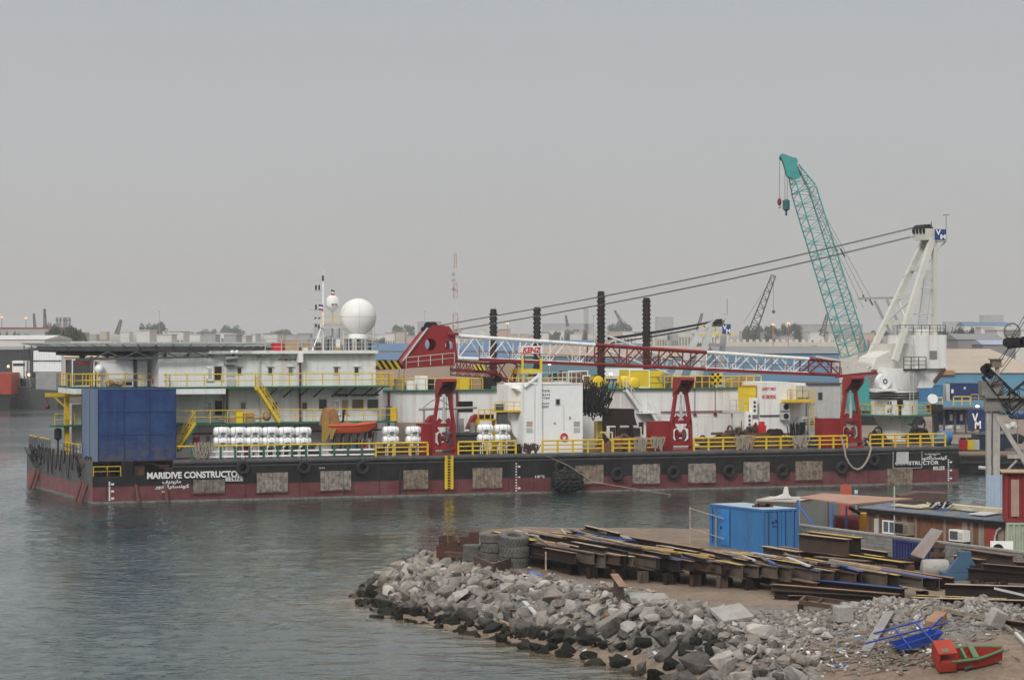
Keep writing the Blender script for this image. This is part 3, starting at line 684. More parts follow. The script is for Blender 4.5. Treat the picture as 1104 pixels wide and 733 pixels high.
a = arect(492.5, 509.5, 432.5, 444); e_ = MB(); e_.box(a[0], a[1], VA - .05, VA - .003, a[2], a[3])
for k in range(8): z = a[2] + (k + .5) * (a[3] - a[2]) / 8; e_.box(a[0] + .05, a[1] - .05, VA - .09, VA - .051, z - .03, z + .03)
barge.part("louvre", e_, BLACK, aft)
a = arect(688.5, 693.5, 455, 468); e_ = MB(); e_.box(a[0], a[1], VA - .05, VA - .003, a[2], a[3]); barge.part("doorway", e_, DARKIN, aft)
a = arect(799, 804.5, 453.5, 466); e_ = MB(); e_.box(a[0], a[1], VA - .05, VA - .003, a[2], a[3]); barge.part("doorway", e_, MAROON, aft)
e_ = MB(); a = arect(712, 800, 443, 444); e_.tube((a[0], VA - .15, a[2]), (a[1], VA - .15, a[2]), .06)
for x in (748.5, 770.5): u = bu(x, VA); e_.tube((u, VA - .12, ZA - .1), (u, VA - .12, a[2]), .03, 5); e_.box(u - .15, u + .15, VA - .2, VA - .05, a[2] - .4, a[2] - .15)
barge.part("pipe", e_, MAROON, aft)
e_ = MB(); 
for x in (505 - 13, 426.5 - 8, 486): u = bu(x, VA); e_.tube((u, VA - .2, DZ), (u, VA - .2, ZA - .1), .11, 8)
barge.part("pipe", e_, MAROON, aft)
stair(675.5, 420, 691.5, 443.5, VA - 1.0, par=aft, m=WHITE, ms=BLACK); stair(702.5, 443.5, 709, 455.5, VA - 1.0, par=aft, m=WHITE, ms=BLACK)
e_ = MB(); a = arect(685, 704, 443.5, 445); e_.box(a[0], a[1], VA - 1.1, VA - .003, a[2] - .05, a[2] + .08); barge.part("stair_landing", e_, WHITE, aft)
# right-hand deckhouse group
def hbox(name, x0, x1, y0, y1, v0, v1, m, z0=DZ, par=None, lab=None):
    a, b = bp(x0, y0, v0), bp(x1, y1, v0); e = MB(); e.box(a.x, b.x, v0, v1, z0, a.z); return barge.part(name, e, m, par, label=lab), a.x, b.x, a.z
th_, t0, t1, tz = hbox("switch_house", 819, 851, 412, 480, 5.0, 9, WHITE)
th2, s0, s1, sz = hbox("switch_house", 850, 868.5, 413, 480, 6.0, 10, WHITE)
th3, r0, r1, rz_ = hbox("pump_house", 870, 906, 414.5, 480, 7.0, 16, mat("grey_white_paint", (.5, .505, .5), .5, dirt=.3, streak=.3))  # pump house has its own grey-white paint
for nm, x0, x1, y0, y1, v in (("panel", 845, 850.5, 417, 439, 4.9),): pass
e_ = MB(); a = rect(882, 886.5, 423, 431, 7.0); e_.box(a[0], a[1], 6.95, 6.997, a[2], a[3]); barge.part("window", e_, GLASS, th3)
e_ = MB(); e_.box(r0 - .1, r1 + .3, 6.8, 16.2, rz_ + .003, rz_ + .15); barge.part("roof", e_, DGREY, th3)
for txt, y0, y1 in (("SAFETY FIRST", 417.5, 421), ("NO SMOKING", 425.5, 430)):
    a = rect(821.5, 836.5, y0, y1, 5.0); barge.part("wall_lettering", text_mb(txt, a[1] - a[0], a[3] - a[2], (a[0], 4.994, a[2]), (1, 0, 0), (0, 0, 1), .015), BRIGHTRED, th_)
e_ = MB(); e_.box(t0, t1, 4.9, 4.997, tz - 3.35, tz - 3.2); e_.box(t0, t1, 4.93, 4.997, tz - 5.1, tz - 5.0); barge.part("wall_band", e_, DGREY, th_)
a = rect(844.5, 850, 425, 431, 4.9)
e_ = MB(); b_ = bp(844, 431, 4.6); c_ = bp(873, 431, 4.6); e_.box(b_.x, c_.x, 3.6, 5.9, b_.z - .25, b_.z); barge.part("catwalk", e_, YEL, th2)
barge.part("railing", rail_mb([(b_.x, 3.65, b_.z), (c_.x, 3.65, b_.z)], 1.0, .035, 1.0, 1), YEL, th2)
e_ = MB(); u = bu(872.5, 4)
for k in range(12): z = b_.z - 2.6 + k * .3; e_.tube((u, 3.9, z), (u + .5, 3.9, z), .03)
for q in (0, .5): e_.tube((u + q, 3.9, b_.z - 2.8), (u + q, 3.9, b_.z + 1.0), .035)
barge.part("ladder", e_, YEL, th2)
for cx_, cy in ((861, 418.5), (867, 418.5), (861, 425), (867, 425)):
    p = bp(cx_, cy, 5.9); e_ = MB(); e_.box(p.x - .24, p.x + .24, 5.6, 5.997, p.z - .28, p.z + .28); barge.part("cabinet", e_, LGREY, th2)
for cy in (438.5, 448.5):
    p = bp(846.5, cy, 4.6); e_ = MB(); e_.box(p.x - .42, p.x + .42, 4.4, 4.996, p.z - .38, p.z + .38); e_.mi = 1; e_.lathe((p.x, 4.37, p.z), [(.28, -.01), (.28, .028)], 16, 'y'); barge.part("fan_unit", e_, [LGREY, BLACK], th_)
for px, py in ((866.5, 454), (874.5, 454), (884, 454)):
    p = bp(px, py, 4.5); e_ = MB(); e_.box(p.x - .3, p.x + .3, 4.3, 5.5, DZ, p.z + .45); e_.mi = 1
    for k in range(3): e_.box(p.x - .22, p.x + .22, 4.26, 4.297, p.z + .1 - .22 * k, p.z + .2 - .22 * k)
    barge.part("switch_cabinet", e_, [LGREY, DGREY])

# ------------------------------------------------------------------ things standing on or hanging from the barge
# big blue box
a = bp(106, 494, .2); z1 = bp(106, 420, .2).z; bu1 = bp(189.5, 494, .2).x
bx = Thing("storage_box", "tall faded blue steel box with chalky end, rusty along its foot, on the barge corner", "steel box", (a.x, .2, DZ))
e_ = MB(); e_.box(a.x, bu1, .2, 6.9, DZ, z1); shell = bx.part("shell", e_, BLUEBOX)
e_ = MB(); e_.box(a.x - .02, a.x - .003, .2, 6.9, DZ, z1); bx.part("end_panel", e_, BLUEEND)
e_ = MB()
for k in range(4): u = a.x + (bu1 - a.x) * k / 3; e_.box(u - .03, u + .03, .17, .197, DZ, z1)
for k in (0, 1, 2, 3): z = DZ + (z1 - DZ) * (.0, .36, .68, .985)[k]; e_.box(a.x + .03, bu1 - .03, .175, .197, z, z + .06)
for k in range(3):
    u = a.x - .05; v = .2 + 6.7 * k / 2; e_.box(u, u + .027, v - .03, v + .03, DZ, z1)
bx.part("edge_frame", e_, mat("blue_edge_paint", (.012, .028, .08), .6, dirt=.5, rust=.1))

# wrecked pipes, hoses hanging at the short end of the barge
def loops(n, c, sp, r, drop, pts=8):
    e = MB()
    for k in range(n):
        p0 = Vector(c) + Vector((rnd.uniform(-sp[0], sp[0]), rnd.uniform(-sp[1], sp[1]), rnd.uniform(-sp[2], sp[2]))); d = rnd.uniform(.5, 1) * drop; wv = rnd.uniform(.3, 1.0) * max(sp[0], sp[1])
        th = rnd.random() * math.pi; dx, dy = math.cos(th) * wv * sp[0] / max(sp[0], sp[1]), math.sin(th) * wv * sp[1] / max(sp[0], sp[1])
        e.path([p0 + Vector((dx * (t / pts - .5) * 2, dy * (t / pts - .5) * 2, -d * math.sin(math.pi * t / pts))) for t in range(pts + 1)], r, 5)
    return e
e_ = MB()
for k in range(9):
    v = 8 + k * 1.55; w_ = rnd.uniform(1.0, 2.2); dp = rnd.uniform(1.0, 2.6); e_.path([(-.18 - .05 * k % 2, v + w_ * (t / 10 - .5), DZ + .5 - dp * math.sin(math.pi * t / 10)) for t in range(11)], .05, 6)
solo("hanging_hose", e_, HOSE, "black hoses hanging in loops over the short end of the barge", "hose", (0, 14, DZ), smooth=True)
e_ = loops(26, (.2, 24, DZ + .1), (.7, 2.2, .6), .06, 1.2); solo("hose_heap", e_, HOSE, "tangle of black hose at the far corner of the barge's short end", "hose", (.2, 24, DZ), smooth=True)
e_ = loops(22, (.3, 4.2, DZ - .2), (.7, 1.6, .6), .06, 1.3); solo("hose_heap", e_, HOSE, "tangle of black hose against the blue box's chalky end", "hose", (.3, 5, DZ), smooth=True)
# yellow post crane at the short end
p = bp(72, 470, 15); YU, YV = p.x, 15.0; ztop = bp(72, 425, 15).z
yc = Thing("davit_crane", "yellow post davit with a short beam at the short end of the barge", "davit", (YU, YV, DZ))
e_ = MB(); e_.box(YU - .22, YU + .22, YV - .22, YV + .22, DZ, ztop); yc.part("post", e_, YEL)
e_ = MB(); e_.bar((YU - 2.0, YV, ztop - .05), (YU + 2.2, YV, ztop - .05), .3, .36); e_.bar((YU, YV, ztop - 1.3), (YU - 1.2, YV, ztop - .2), .16); yc.part("arm", e_, YEL)
e_ = MB(); e_.tube((YU - 1.8, YV, ztop - .2), (YU - 1.8, YV, ztop - 1.0), .03); e_.sphere((YU - 1.8, YV, ztop - 1.1), .25, 8, 6); yc.part("hoist", e_, MAROON)
e_ = MB(); e_.box(YU - 1.4, YU + 2.5, YV - .9, YV + .9, DZ + 2.55, DZ + 2.7); yc.part("platform", e_, GREEN)
yc.part("railing", rail_mb([(YU - 1.3, YV - .85, DZ + 2.7), (YU + 2.4, YV - .85, DZ + 2.7)], 1.05, .04, 1.0, 1), YEL)
e_ = MB(); e_.lathe((YU - .9, YV - .4, DZ + 1.9), [(.1, -.6), (.35, -.4), (.35, .4), (.1, .55)], 10); e_.tube((YU - .9, YV - .4, DZ), (YU - .9, YV - .4, DZ + 1.3), .08)
yc.part("air_winch", e_, BLACK)
p = bp(62, 470, 17); e_ = MB(); e_.box(p.x + 1.1, p.x + 3.4, 15.8, 18, DZ, DZ + 4.6); solo("locker_hut", e_, WHITE, "white steel hut behind the yellow post davit at the barge's short end", "hut", (p.x + 2, 17, DZ))
e_ = MB(); e_.box(1.2, 3.2, 5, 6.2, DZ, DZ + 1.1); e_.prism([(1.2, DZ + 1.1), (3.2, DZ + 1.1), (2.9, DZ + 1.6), (1.5, DZ + 1.6)], 5, 6.2); solo("covered_winch", e_, NAVY, "small winch under a navy cover between the blue box and the yellow post", "winch", (2, 5.6, DZ))

def onbox(name, x0, x1, y0, y1, v, dv, z0, m, lab, cat, extra=None):
    a, b = bp(x0, y0, v), bp(x1, y1, v); t = Thing(name, lab, cat, ((a.x + b.x) / 2, v, z0)); e = MB(); e.box(a.x, b.x, v, v + dv, z0, a.z); t.part("body", e, m)
    if extra: extra(t, a.x, b.x, v, z0, a.z)
    return t
def frames(t, u0, u1, v, z0, z1):
    e = MB()
    for u in (u0, u1): e.box(u - .05, u + .05, v - .05, v - .003, z0, z1 + .05)
    e.box(u0 + .05, u1 - .05, v - .05, v - .003, z1 - .05, z1 + .05); e.box(u0 + .05, u1 - .05, v - .05, v - .003, z0, z0 + .1); t.part("frame", e, WHITE2)
onbox("office_container", 109, 158, 390, 416, 7.7, 2.6, Z2, WHITE2, "white container office on the upper walkway under the helideck", "container", frames)
onbox("workshop_container", 78, 101, 388, 416, 9.5, 3, Z2, DGREY, "dark grey container with faint red writing at the end of the upper walkway", "container",
      lambda t, u0, u1, v, z0, z1: (frames(t, u0, u1, v, z0, z1), t.part("lettering", text_mb("FIRST AID", (u1 - u0) * .66, .28, (u0 + .35, v - .01, z1 - .45), (1, 0, 0), (0, 0, 1), .01), BRIGHTRED)))
def ball(name, px, py, v, r, m, lab, cat, z0, stand):
    p = bp(px, py, v); t = Thing(name, lab, cat, (p.x, v, z0)); e = MB(); e.sphere(p, r, 14, 10); t.part("dome", e, m, smooth=True)
    e = MB(); e.tube((p.x, v, z0), (p.x, v, p.z - r * .8), stand, 8); t.part("stand", e, m); return t
ball("satellite_dome", 107, 398, 7.5, .45, WHITE2, "small white dome aerial beside the white container office under the helideck", "aerial", Z2, .12)
p = bp(169, 411, 7.05); e_ = MB(); e_.torus((p.x, 7.05, p.z), .36, .11, 'y', 20, 8); solo("life_ring", e_, BRIGHTRED, "red life ring on the walkway rail above the blue box", "life ring", (p.x, 7.05, p.z), smooth=True)
p = bp(177, 411, 7.05); e_ = MB(); e_.box(p.x - .18, p.x + .18, 6.9, 7.08, p.z - .2, p.z + .15); e_.sphere((p.x, 6.99, p.z + .2), .14, 8, 6); solo("life_ring_light", e_, MAROON, "small red rescue light beside the life ring above the blue box", "rescue light", (p.x, 7, p.z))
onbox("dark_crate", 131, 143, 411, 418, 7.3, .35, Z2, BLACK, "small black crate on the walkway in front of the white container office", "crate", frames)
e_ = MB(); p = bp(124, 414, 7.45)
for k in range(7): e_.sphere((p.x + rnd.uniform(-.7, .7), 7.45 + rnd.uniform(-.1, .1), Z2 + .2 + .25 * rnd.random()), .25, 8, 6, (1.4, 1, .7))
solo("sack_heap", e_, TANP, "heap of tan sacks on the walkway left of the black crate", "sacks", (p.x, 7.45, Z2))
e_ = MB(); a, b = bp(235, 449, 3.3), bp(275, 455, 3.3); e_.box(a.x + 1, b.x, 3.2, 4.2, Z1, Z1 + .3); e_.box(a.x, a.x + 4.2, 3.2, 4.1, Z1 + .3, Z1 + .42)
solo("timber_stack", e_, PLY, "low brown stack of planks on the lower walkway by the dark doorway", "planks", (a.x, 3.6, Z1))
p = bp(258, 447, 3.2); t = Thing("winch_unit", "yellow winch unit on the lower walkway above the life rafts", "winch", (p.x, 3.4, Z1)); e_ = MB(); e_.box(p.x - .3, p.x + .3, 3.1, 3.8, Z1, Z1 + 1.1); t.part("body", e_, YEL2)
e_ = MB(); e_.lathe((p.x + .32, 3.45, Z1 + .65), [(.2, 0), (.2, 1.1)], 10, 'x'); e_.mi = 1; e_.tube((p.x + 1.4, 3.45, Z1 + .65), (p.x + 2.4, 3.45, Z1 + .6), .07); t.part("drum", e_, [mat("orange_paint", (.5, .22, .02), .5), LGREY])
p = bp(287.5, 447, 3.4); e_ = MB(); e_.sphere((p.x, 3.4, Z1 + .55), .42, 12, 8); solo("hose_reel_cover", e_, TANP, "round tan hose reel cover beside the inclined walkway stairs", "reel", (p.x, 3.4, Z1), smooth=True)

# life raft canisters: twenty, two above each other on ten racks
def raft_tree():
    t = Thing("life_raft", None, "life raft", (0, 0, 0), 'w'); e = MB()
    e.lathe((0, 0, 0), [(.12, -.74), (.3, -.72), (.39, -.6), (.40, -.05), (.43, -.04), (.43, .04), (.40, .05), (.39, .6), (.3, .72), (.12, .74)], 16, 'x'); t.part("canister", e, RAFT, smooth=True)
    e = MB()
    for x in (-.4, 0, .4): e.torus((x, 0, 0), .415, .028, 'x', 16, 4)
    t.part("strap", e, LGREY)
    e = MB()
    for x in (-.28, .28): e.box(x - .06, x + .06, -.4, .4, -.48, -.355)
    e.mi = 1; e.box(-.2, .2, -.415, -.395, -.26, -.1); t.part("cradle", e, [RAFT, DGREY])
    return t.root
raft0 = raft_tree(); first = True
cols = [(239, "over the green-posted rail"), (257, ""), (274, ""), (291.5, ""), (308.8, ""), (326.5, ""), (421, ""), (446, ""), (523, ""), (541.5, "")]
for i, (px, _) in enumerate(cols):
    v = 1.7
    for row, py in (("lower", 476 if i < 6 else (474.5 if i < 8 else 472.5)), ("upper", 465.3 if i < 6 else (464.5 if i < 8 else 462.3))):
        p = bp(px, py - .3, v)
        where = ("of the six-pair row under the deckhouse, %s from the blue box" % ORD[i]) if i < 6 else ("%s of the white tank boat's orange cover" % "right" if False else ("of the pair just right of the orange rescue boat" if i == 6 else "of the pair just left of the first red davit" if i == 7 else "of the pair right of the first red davit" if i == 8 else "of the pair nearest the white rounded cabinet"))
        lab = "white life raft canister, %s one of the %s pair from the blue box" % (row, ORD[i])
        if first: o = raft0; first = False; place(o, p, 'b'); tag(o, lab, None, "life raft canisters on racks"); o["category"] = "life raft"
        else: o = copy_tree(raft0, p, 'b', rnd.uniform(-.07, .07), lab, "life raft canisters on racks")
    e_ = MB(); p = bp(px, 476, v)
    for du in (-.35, .35):
        for dv in (-.25, .3): e_.bar((p.x + du, v + dv, DZ), (p.x + du, v + dv, p.z + 1.0), .07)
        e_.bar((p.x + du, v - .32, p.z - .5), (p.x + du, v + .36, p.z - .5), .08); e_.bar((p.x + du, v - .32, p.z + .42), (p.x + du, v + .36, p.z + .42), .06)
    barge.part("raft_rack", e_, WHITE2)

# rescue boat on its cradle
a, b = bp(350, 463, 2.2), bp(405, 459, 2.2); L = b.x - a.x; zb = bp(375, 467.5, 2.2).z; zt = bp(375, 459.5, 2.2).z
rb = Thing("rescue_boat", "orange rescue boat with tan tarpaulin hood on a cradle under the deckhouse", "rescue boat", (a.x + L / 2, 2.2, zb))
e_ = MB(); n = 14; secs = []
for k in range(n + 1):
    t = k / n; wd = .95 * min(1, (1 - t) * 2.6 + .02) ** .6; keel = zb + max(0, t - .6) ** 2 * 3.2; sheer = zt + .1 + .55 * max(0, t - .45) ** 1.5
    secs.append([(a.x + L * t, 2.2 + wd * q, zz) for q, zz in ((-1, sheer), (-1.03, sheer - .18), (-.72, keel + .1), (0, keel), (.72, keel + .1), (1.03, sheer - .18), (1, sheer))])
m_ = len(secs[0]); e_.add([p for s_ in secs for p in s_], [(i * m_ + j, i * m_ + j + 1, (i + 1) * m_ + j + 1, (i + 1) * m_ + j) for i in range(n) for j in range(m_ - 1)] + [tuple(range(m_))] + [(i * m_, (i + 1) * m_, (i + 1) * m_ + m_ - 1, i * m_ + m_ - 1) for i in range(n)])
rb.part("hull", e_, ORANGE, smooth=True)
e_ = MB()
for q in (-1, 1): e_.path([(s_[0][0], s_[0][1] if q < 0 else s_[-1][1], s_[0][2]) for s_ in secs], .12, 8)
rb.part("tube_collar", e_, ORANGE, smooth=True)
c0 = bp(347, 442, 2.2)
e_ = MB(); pr = [(c0.x - .1, zt + .1), (c0.x + .25, c0.z + .1), (c0.x + .9, c0.z + .3), (c0.x + 1.25, c0.z - .1), (c0.x + 1.55, c0.z - 1.2), (c0.x + 2.5, c0.z - 1.1), (c0.x + 3.3, zt + .3), (c0.x + 3.3, zt - .05), (c0.x + .2, zt - .3)]
e_.prism(pr, 1.35, 3.05); cov = rb.part("tarpaulin_hood", e_, TARP)
bm_ = cov.modifiers.new("round", 'BEVEL'); bm_.width = .18; bm_.segments = 3
e_ = MB(); e_.prism([(c0.x - .25, c0.z + .0), (c0.x + .35, c0.z - .5), (c0.x + .5, c0.z - 1.9), (c0.x + .05, c0.z - 2.9), (c0.x - .3, c0.z - 2.8)], 1.2, 1.34); e_.prism([(c0.x + .5, c0.z - .9), (c0.x + 1.4, c0.z - 1.5), (c0.x + 1.0, c0.z - 1.8), (c0.x + .7, c0.z - 2.6), (c0.x + .45, c0.z - 2.6)], 1.24, 1.33)
rb.part("tarpaulin_flap", e_, TARPY)
e_ = MB(); q = bp(370, 447, 2.2); e_.path([(q.x - .2, 2.2, zt), (q.x, 2.2, zt + .6), (q.x + .05, 2.2, zt + 1.3), (q.x + .12, 2.2, zt + 1.5)], .1, 6); rb.part("lifting_arm", e_, BLACK)
e_ = MB()
for k in range(6): u = a.x + .8 + k * .75; e_.bar((u, 1.6, DZ), (u + .2, 2.0, zb + .1), .1); e_.bar((u, 2.8, DZ), (u + .2, 2.4, zb + .1), .1)
e_.box(a.x + .6, a.x + 4.8, 1.5, 2.9, DZ + .3, DZ + .5); barge.part("boat_cradle", e_, DGREY)

# deck-level lockers, drums, machinery glimpsed behind the rails
def drum(px, py, v, m, lab, r=.3, h=.9, z0=DZ):
    u = bu(px, v); t = Thing("drum", lab, "drum", (u, v, z0)); e = MB(); e.lathe((u, v, z0), [(r, 0), (r, h * .33), (r * 1.05, h * .335), (r, h * .345), (r, h * .66), (r * 1.05, h * .665), (r, h * .675), (r, h)], 14); t.part("barrel", e, m, smooth=True)
    e = MB(); e.lathe((u, v, z0 + h - .02), [(r * 1.06, 0), (r * 1.06, .05)], 14); t.part("lid_rim", e, m); return t
drum(381, 1, 3.0, CBLUE, "blue drum under the orange rescue boat", z0=DZ, h=1.1)
onbox("fire_locker", 390, 398, 474, 489, 2.6, .8, DZ, BRIGHTRED, "bright red locker under the bow of the orange rescue boat", "locker", frames)
onbox("fire_locker", 258, 272, 478, 489, 2.9, .8, DZ, BRIGHTRED, "bright red locker behind the green-posted rail under the life rafts", "locker", frames)
onbox("hose_cabinet", 209.5, 215.5, 471, 477.5, 4.6, .39, bp(212, 477.5, 4.6).z, BRIGHTRED, "red fire hose cabinet on the white wall beside the lower stairs", "cabinet")
onbox("hose_cabinet", 395.5, 401.5, 465.5, 471.5, 4.6, .39, bp(398, 471.5, 4.6).z, MAROON, "dark red fire hose cabinet on the wall behind the rescue boat's bow", "cabinet")
onbox("control_cabinet", 380, 387, 476, 489, 4.2, .6, DZ, DGREY, "grey control cabinet behind the rescue boat cradle", "cabinet")
onbox("control_box", 418, 423, 438, 447, 4.4, .5, Z1, DGREY, "dark grey box at the right-hand end of the lower walkway", "cabinet")
# knot of rope by the rail
def ropecoil(px, v, z, lab, w_=.6, drop=1.0, n=16, m=ROPE, name="rope_hank", r=.045):
    u = bu(px, v); solo(name, loops(n, (u, v, z), (w_, .16, .12), r, drop), m, lab, "rope", (u, v, z), smooth=True)
ropecoil(220, .12, DZ + 1.5, "pale rope hank hung on the yellow rail near the blue box", .7, 1.5)
ropecoil(572, .3, DZ + .9, "brown rope heap at the rail gap below the white office module", .6, 1.0, 20, RUST)
ropecoil(690.5, .12, DZ + 1.3, "brown rope hank hung on the rail left of the second red davit", .6, 1.5)
ropecoil(708.5, .12, DZ + 1.35, "pale rope hank hung at the rail's end beside the second red davit", .55, 1.3)
ropecoil(800.5, .1, DZ + 1.35, "grey rope hank over the rail, left one of the two below the switch houses", .55, 1.4, 22)
ropecoil(808.5, .1, DZ + 1.35, "tan rope hank over the rail, right one of the two below the switch houses", .5, 1.4, 22, PLY)
ropecoil(862.5, .1, DZ + 1.3, "grey rope hank filling the rail gap left of the third red davit's cabinet", .6, 1.3, 24)
# mooring ropes looping down the hull at the third davit
e_ = MB(); a, b = bp(908, 471, -.1), bp(938, 483, -.1); c = bp(921, 506, -.15)
pts = [(a.x, .1, DZ + 1.1), (a.x + .15, -.32, DZ - .1)] + [(a.x + (b.x - a.x) * t, -.35, DZ - (DZ - c.z) * (1 - (2 * t - 1) ** 2) ** .8) for t in (.08, .2, .35, .5, .65, .8, .92)] + [(b.x, -.32, DZ), (b.x - .2, .2, DZ + .7)]
e_.path(pts, .1, 6); solo("mooring_rope", e_, ROPE, "thick pale rope hanging in a loop down the hull below the third red davit", "rope", (a.x, 0, DZ), smooth=True)
e_ = MB(); a, b = bp(588, 491, -.1), bp(640, 523, -3); e_.path([(a.x, -.3, a.z), (a.x + 2, -.7, a.z - .9), (b.x, -3, b.z + .3), (b.x + 6, -7, .05)], .026, 5); solo("mooring_line", e_, ROPE, "pale line running from the rail past the tyre-covered fender into the water", "rope", (a.x, 0, a.z), smooth=True)

# tyres hanging on the hull
def tyre_tree():
    t = Thing("tyre_fender", None, "tyre fender", (0, 0, 0), 'w'); e = MB(); e.torus((0, 0, 0), .47, .19, 'y', 24, 10, 1.15); t.part("tyre", e, RUBBER, smooth=True)
    e = MB(); e.tube((-.2, 0, .45), (-.26, .05, 1.15), .025, 4); e.tube((.2, 0, .45), (.26, .05, 1.15), .025, 4); t.part("chain", e, BLACK); return t.root
tyre0 = tyre_tree()
for i, (px, py, lab) in enumerate(((262, 504.5, "hiding the white name's last letter"), (328, 504, "between two timber panels right of the white name"), (391, 504, "below the tip of the orange rescue boat"), (604, 503, "just above the big net-covered fender"), (665.5, 511, "under the rope-draped rail left of the second davit"), (726, 509.5, "straight below the second red davit"), (786, 508, "between timber panels right of the second red davit"), (843.5, 507.5, "below the white switch houses"), (907.5, 504.5, "left of the looped rope below the third davit"), (942, 495.5, "right of the looped rope, highest of the tyres"))):
    p = bp(px, py, -.3); lab = "tyre fender hung on the hull, " + lab
    if i == 0: place(tyre0, p, 'b'); tag(tyre0, lab, "tyre fender", "tyre fenders along the hull")
    else: copy_tree(tyre0, p, 'b', 0, lab, "tyre fenders along the hull")
p = bp(611, 518.5, -1.0); t = Thing("floating_fender", "fat black fender wrapped in a net of tyres against the hull", "fender", (p.x, -1.05, p.z))
e_ = MB(); e_.lathe((p.x, -1.05, p.z), [(.1, -1.5), (.5, -1.4), (.8, -1.1), (.88, -.6), (.88, .6), (.8, 1.1), (.5, 1.4), (.1, 1.5)], 20, 'x'); t.part("core", e_, BLACK, smooth=True)
for i in range(5):
    for j in range(-1, 5):
        an = rad(150 + j * 42); c = Vector((p.x - 1.15 + .57 * i, -1.05 + math.cos(an) * (.95 if 0 < i < 4 else .8), p.z + math.sin(an) * (.95 if 0 < i < 4 else .8))); e_ = MB(); o0 = len(e_.v)
        e_.torus((0, 0, 0), .2, .085, 'z', 14, 6); M_ = Matrix.Translation(c) @ Vector((0, math.cos(an), math.sin(an))).to_track_quat('Z', 'X').to_matrix().to_4x4()
        e_.v = [tuple(M_ @ Vector(q)) for q in e_.v]; t.part("net_tyre", e_, RUBBER, smooth=True)

# three red davits with winch cabinets
def davit_tree():
    t = Thing("red_davit", None, "davit", (0, 0, 0), 'w'); H = 7.0
    e = MB(); e.box(-1.2, 1.2, -.1, .9, 0, .18); e.box(-1.15, 1.15, .0, .8, .5, .72)
    for x in (-1.05, 1.05): e.box(x - .12, x + .12, .1, .7, .18, .5)
    t.part("base", e, RED)
    for s in (-1, 1):
        e = MB(); pts = [(s * 1.02, .18), (s * .98, 2.6), (s * .55, 5.4)]
        def wdt(z): return .38 if z < 3 else .34
        for (x0, z0), (x1, z1) in zip(pts[:-1], pts[1:]): e.bar((x0, .4, z0), (x1, .4, z1), .24, .45, (0, 1, 0))
        t.part("leg", e, RED)
    e = MB(); e.prism([(-.66, 5.35), (-.3, 5.35), (-.2, 5.8), (.2, 5.8), (.3, 5.35), (.66, 5.35), (.6, 6.5), (-.6, 6.5)], .15, .7)
    t.part("yoke", e, RED)
    e = MB(); pr = [(-.95, 6.3), (.75, 5.15), (.75, 6.6), (.35, 7.0), (-1.05, 7.0), (-1.15, 6.75)]     # head, in the v-z plane
    for x in (-.72, .60): e.prism(pr, x, x + .12, 'x')
    e.add([(x, y, z) for x in (-.6, .6) for y, z in ((-1.15, 6.75), (-1.05, 7.0), (.35, 7.0), (.75, 6.6))], [(0, 1, 5, 4), (1, 2, 6, 5), (2, 3, 7, 6)])
    e.box(-.6, .6, .35, .5, 5.6, 6.95); t.part("head", e, RED)
    e = MB(); e.lathe((0, -.3, 6.35), [(.28, -.4), (.28, -.3), (.12, -.29), (.12, .29), (.28, .3), (.28, .4)], 14, 'x'); t.part("sheave", e, BLACK, smooth=True)
    e = MB(); e.tube((0, .35, 3.9), (0, .35, 5.3), .09, 10); e.tube((0, .35, 2.9), (0, .35, 4.2), .15, 10); t.part("hydraulic_ram", e, LGREY, smooth=True)
    e = MB(); e.bar((-.95, .4, 2.75), (.95, .4, 2.75), .45, .34); 
    for s in (-1, 1): e.bar((s * .9, .4, 2.5), (s * .3, .4, 3.3), .12, .4); e.bar((s * .95, .4, 1.1), (s * .45, .4, .7), .12, .3); e.prism([(s * .45, 2.2), (s * .95, 2.9), (s * .95, 2.0)], .25, .55)
    t.part("cross_brace", e, RED)
    e = MB(); e.lathe((0, .5, 1.55), [(.5, -.4), (.5, -.32), (.26, -.3), (.26, .3), (.5, .32), (.5, .4)], 16, 'x'); e.box(-.32, .32, .2, .9, .72, 1.15); t.part("winch_drum", e, RED, smooth=True)
    e = MB(); e.tube((0, -.3, 6.1), (0, -.32, 1.9), .025, 4); e.mi = 1; e.box(-.12, .12, -.42, -.2, 1.5, 1.9); e.sphere((0, -.32, 1.35), .14, 8, 6); t.part("hook_line", e, [BLACK, DGREY])
    return t.root
dv0 = davit_tree()
for i, (px, cx0, cx1, cy, lab) in enumerate(((480, 455, 468.5, 457.5, "left of the grey winch machinery, first from the blue box"), (736, 704, 722.5, 455, "before the long white house, second from the blue box"), (919, 887, 906.5, 452, "beside the crane pedestal, third from the blue box"))):
    u = bu(px, .3); lab = "red A-frame davit " + lab; org = (u, .3, DZ)
    if i == 0: place(dv0, org, 'b'); tag(dv0, lab, "davit", "red davits along the rail"); o = dv0
    else: o = copy_tree(dv0, org, 'b', 0, lab, "red davits along the rail")
    onbox("winch_cabinet", cx0, cx1, cy, 488, 1.0, 1.6, DZ, RED, "red box cabinet beside the %s red davit" % ORD[i], "cabinet", lambda t, u0, u1, v, z0, z1: t.part("seam", MB().box((u0 + u1) / 2 - .02, (u0 + u1) / 2 + .02, v - .015, v - .003, z0 + .1, z1 - .1).box(u0 - .03, u1 + .03, v - .04, v + 1.63, z1 + .002, z1 + .07), RED))

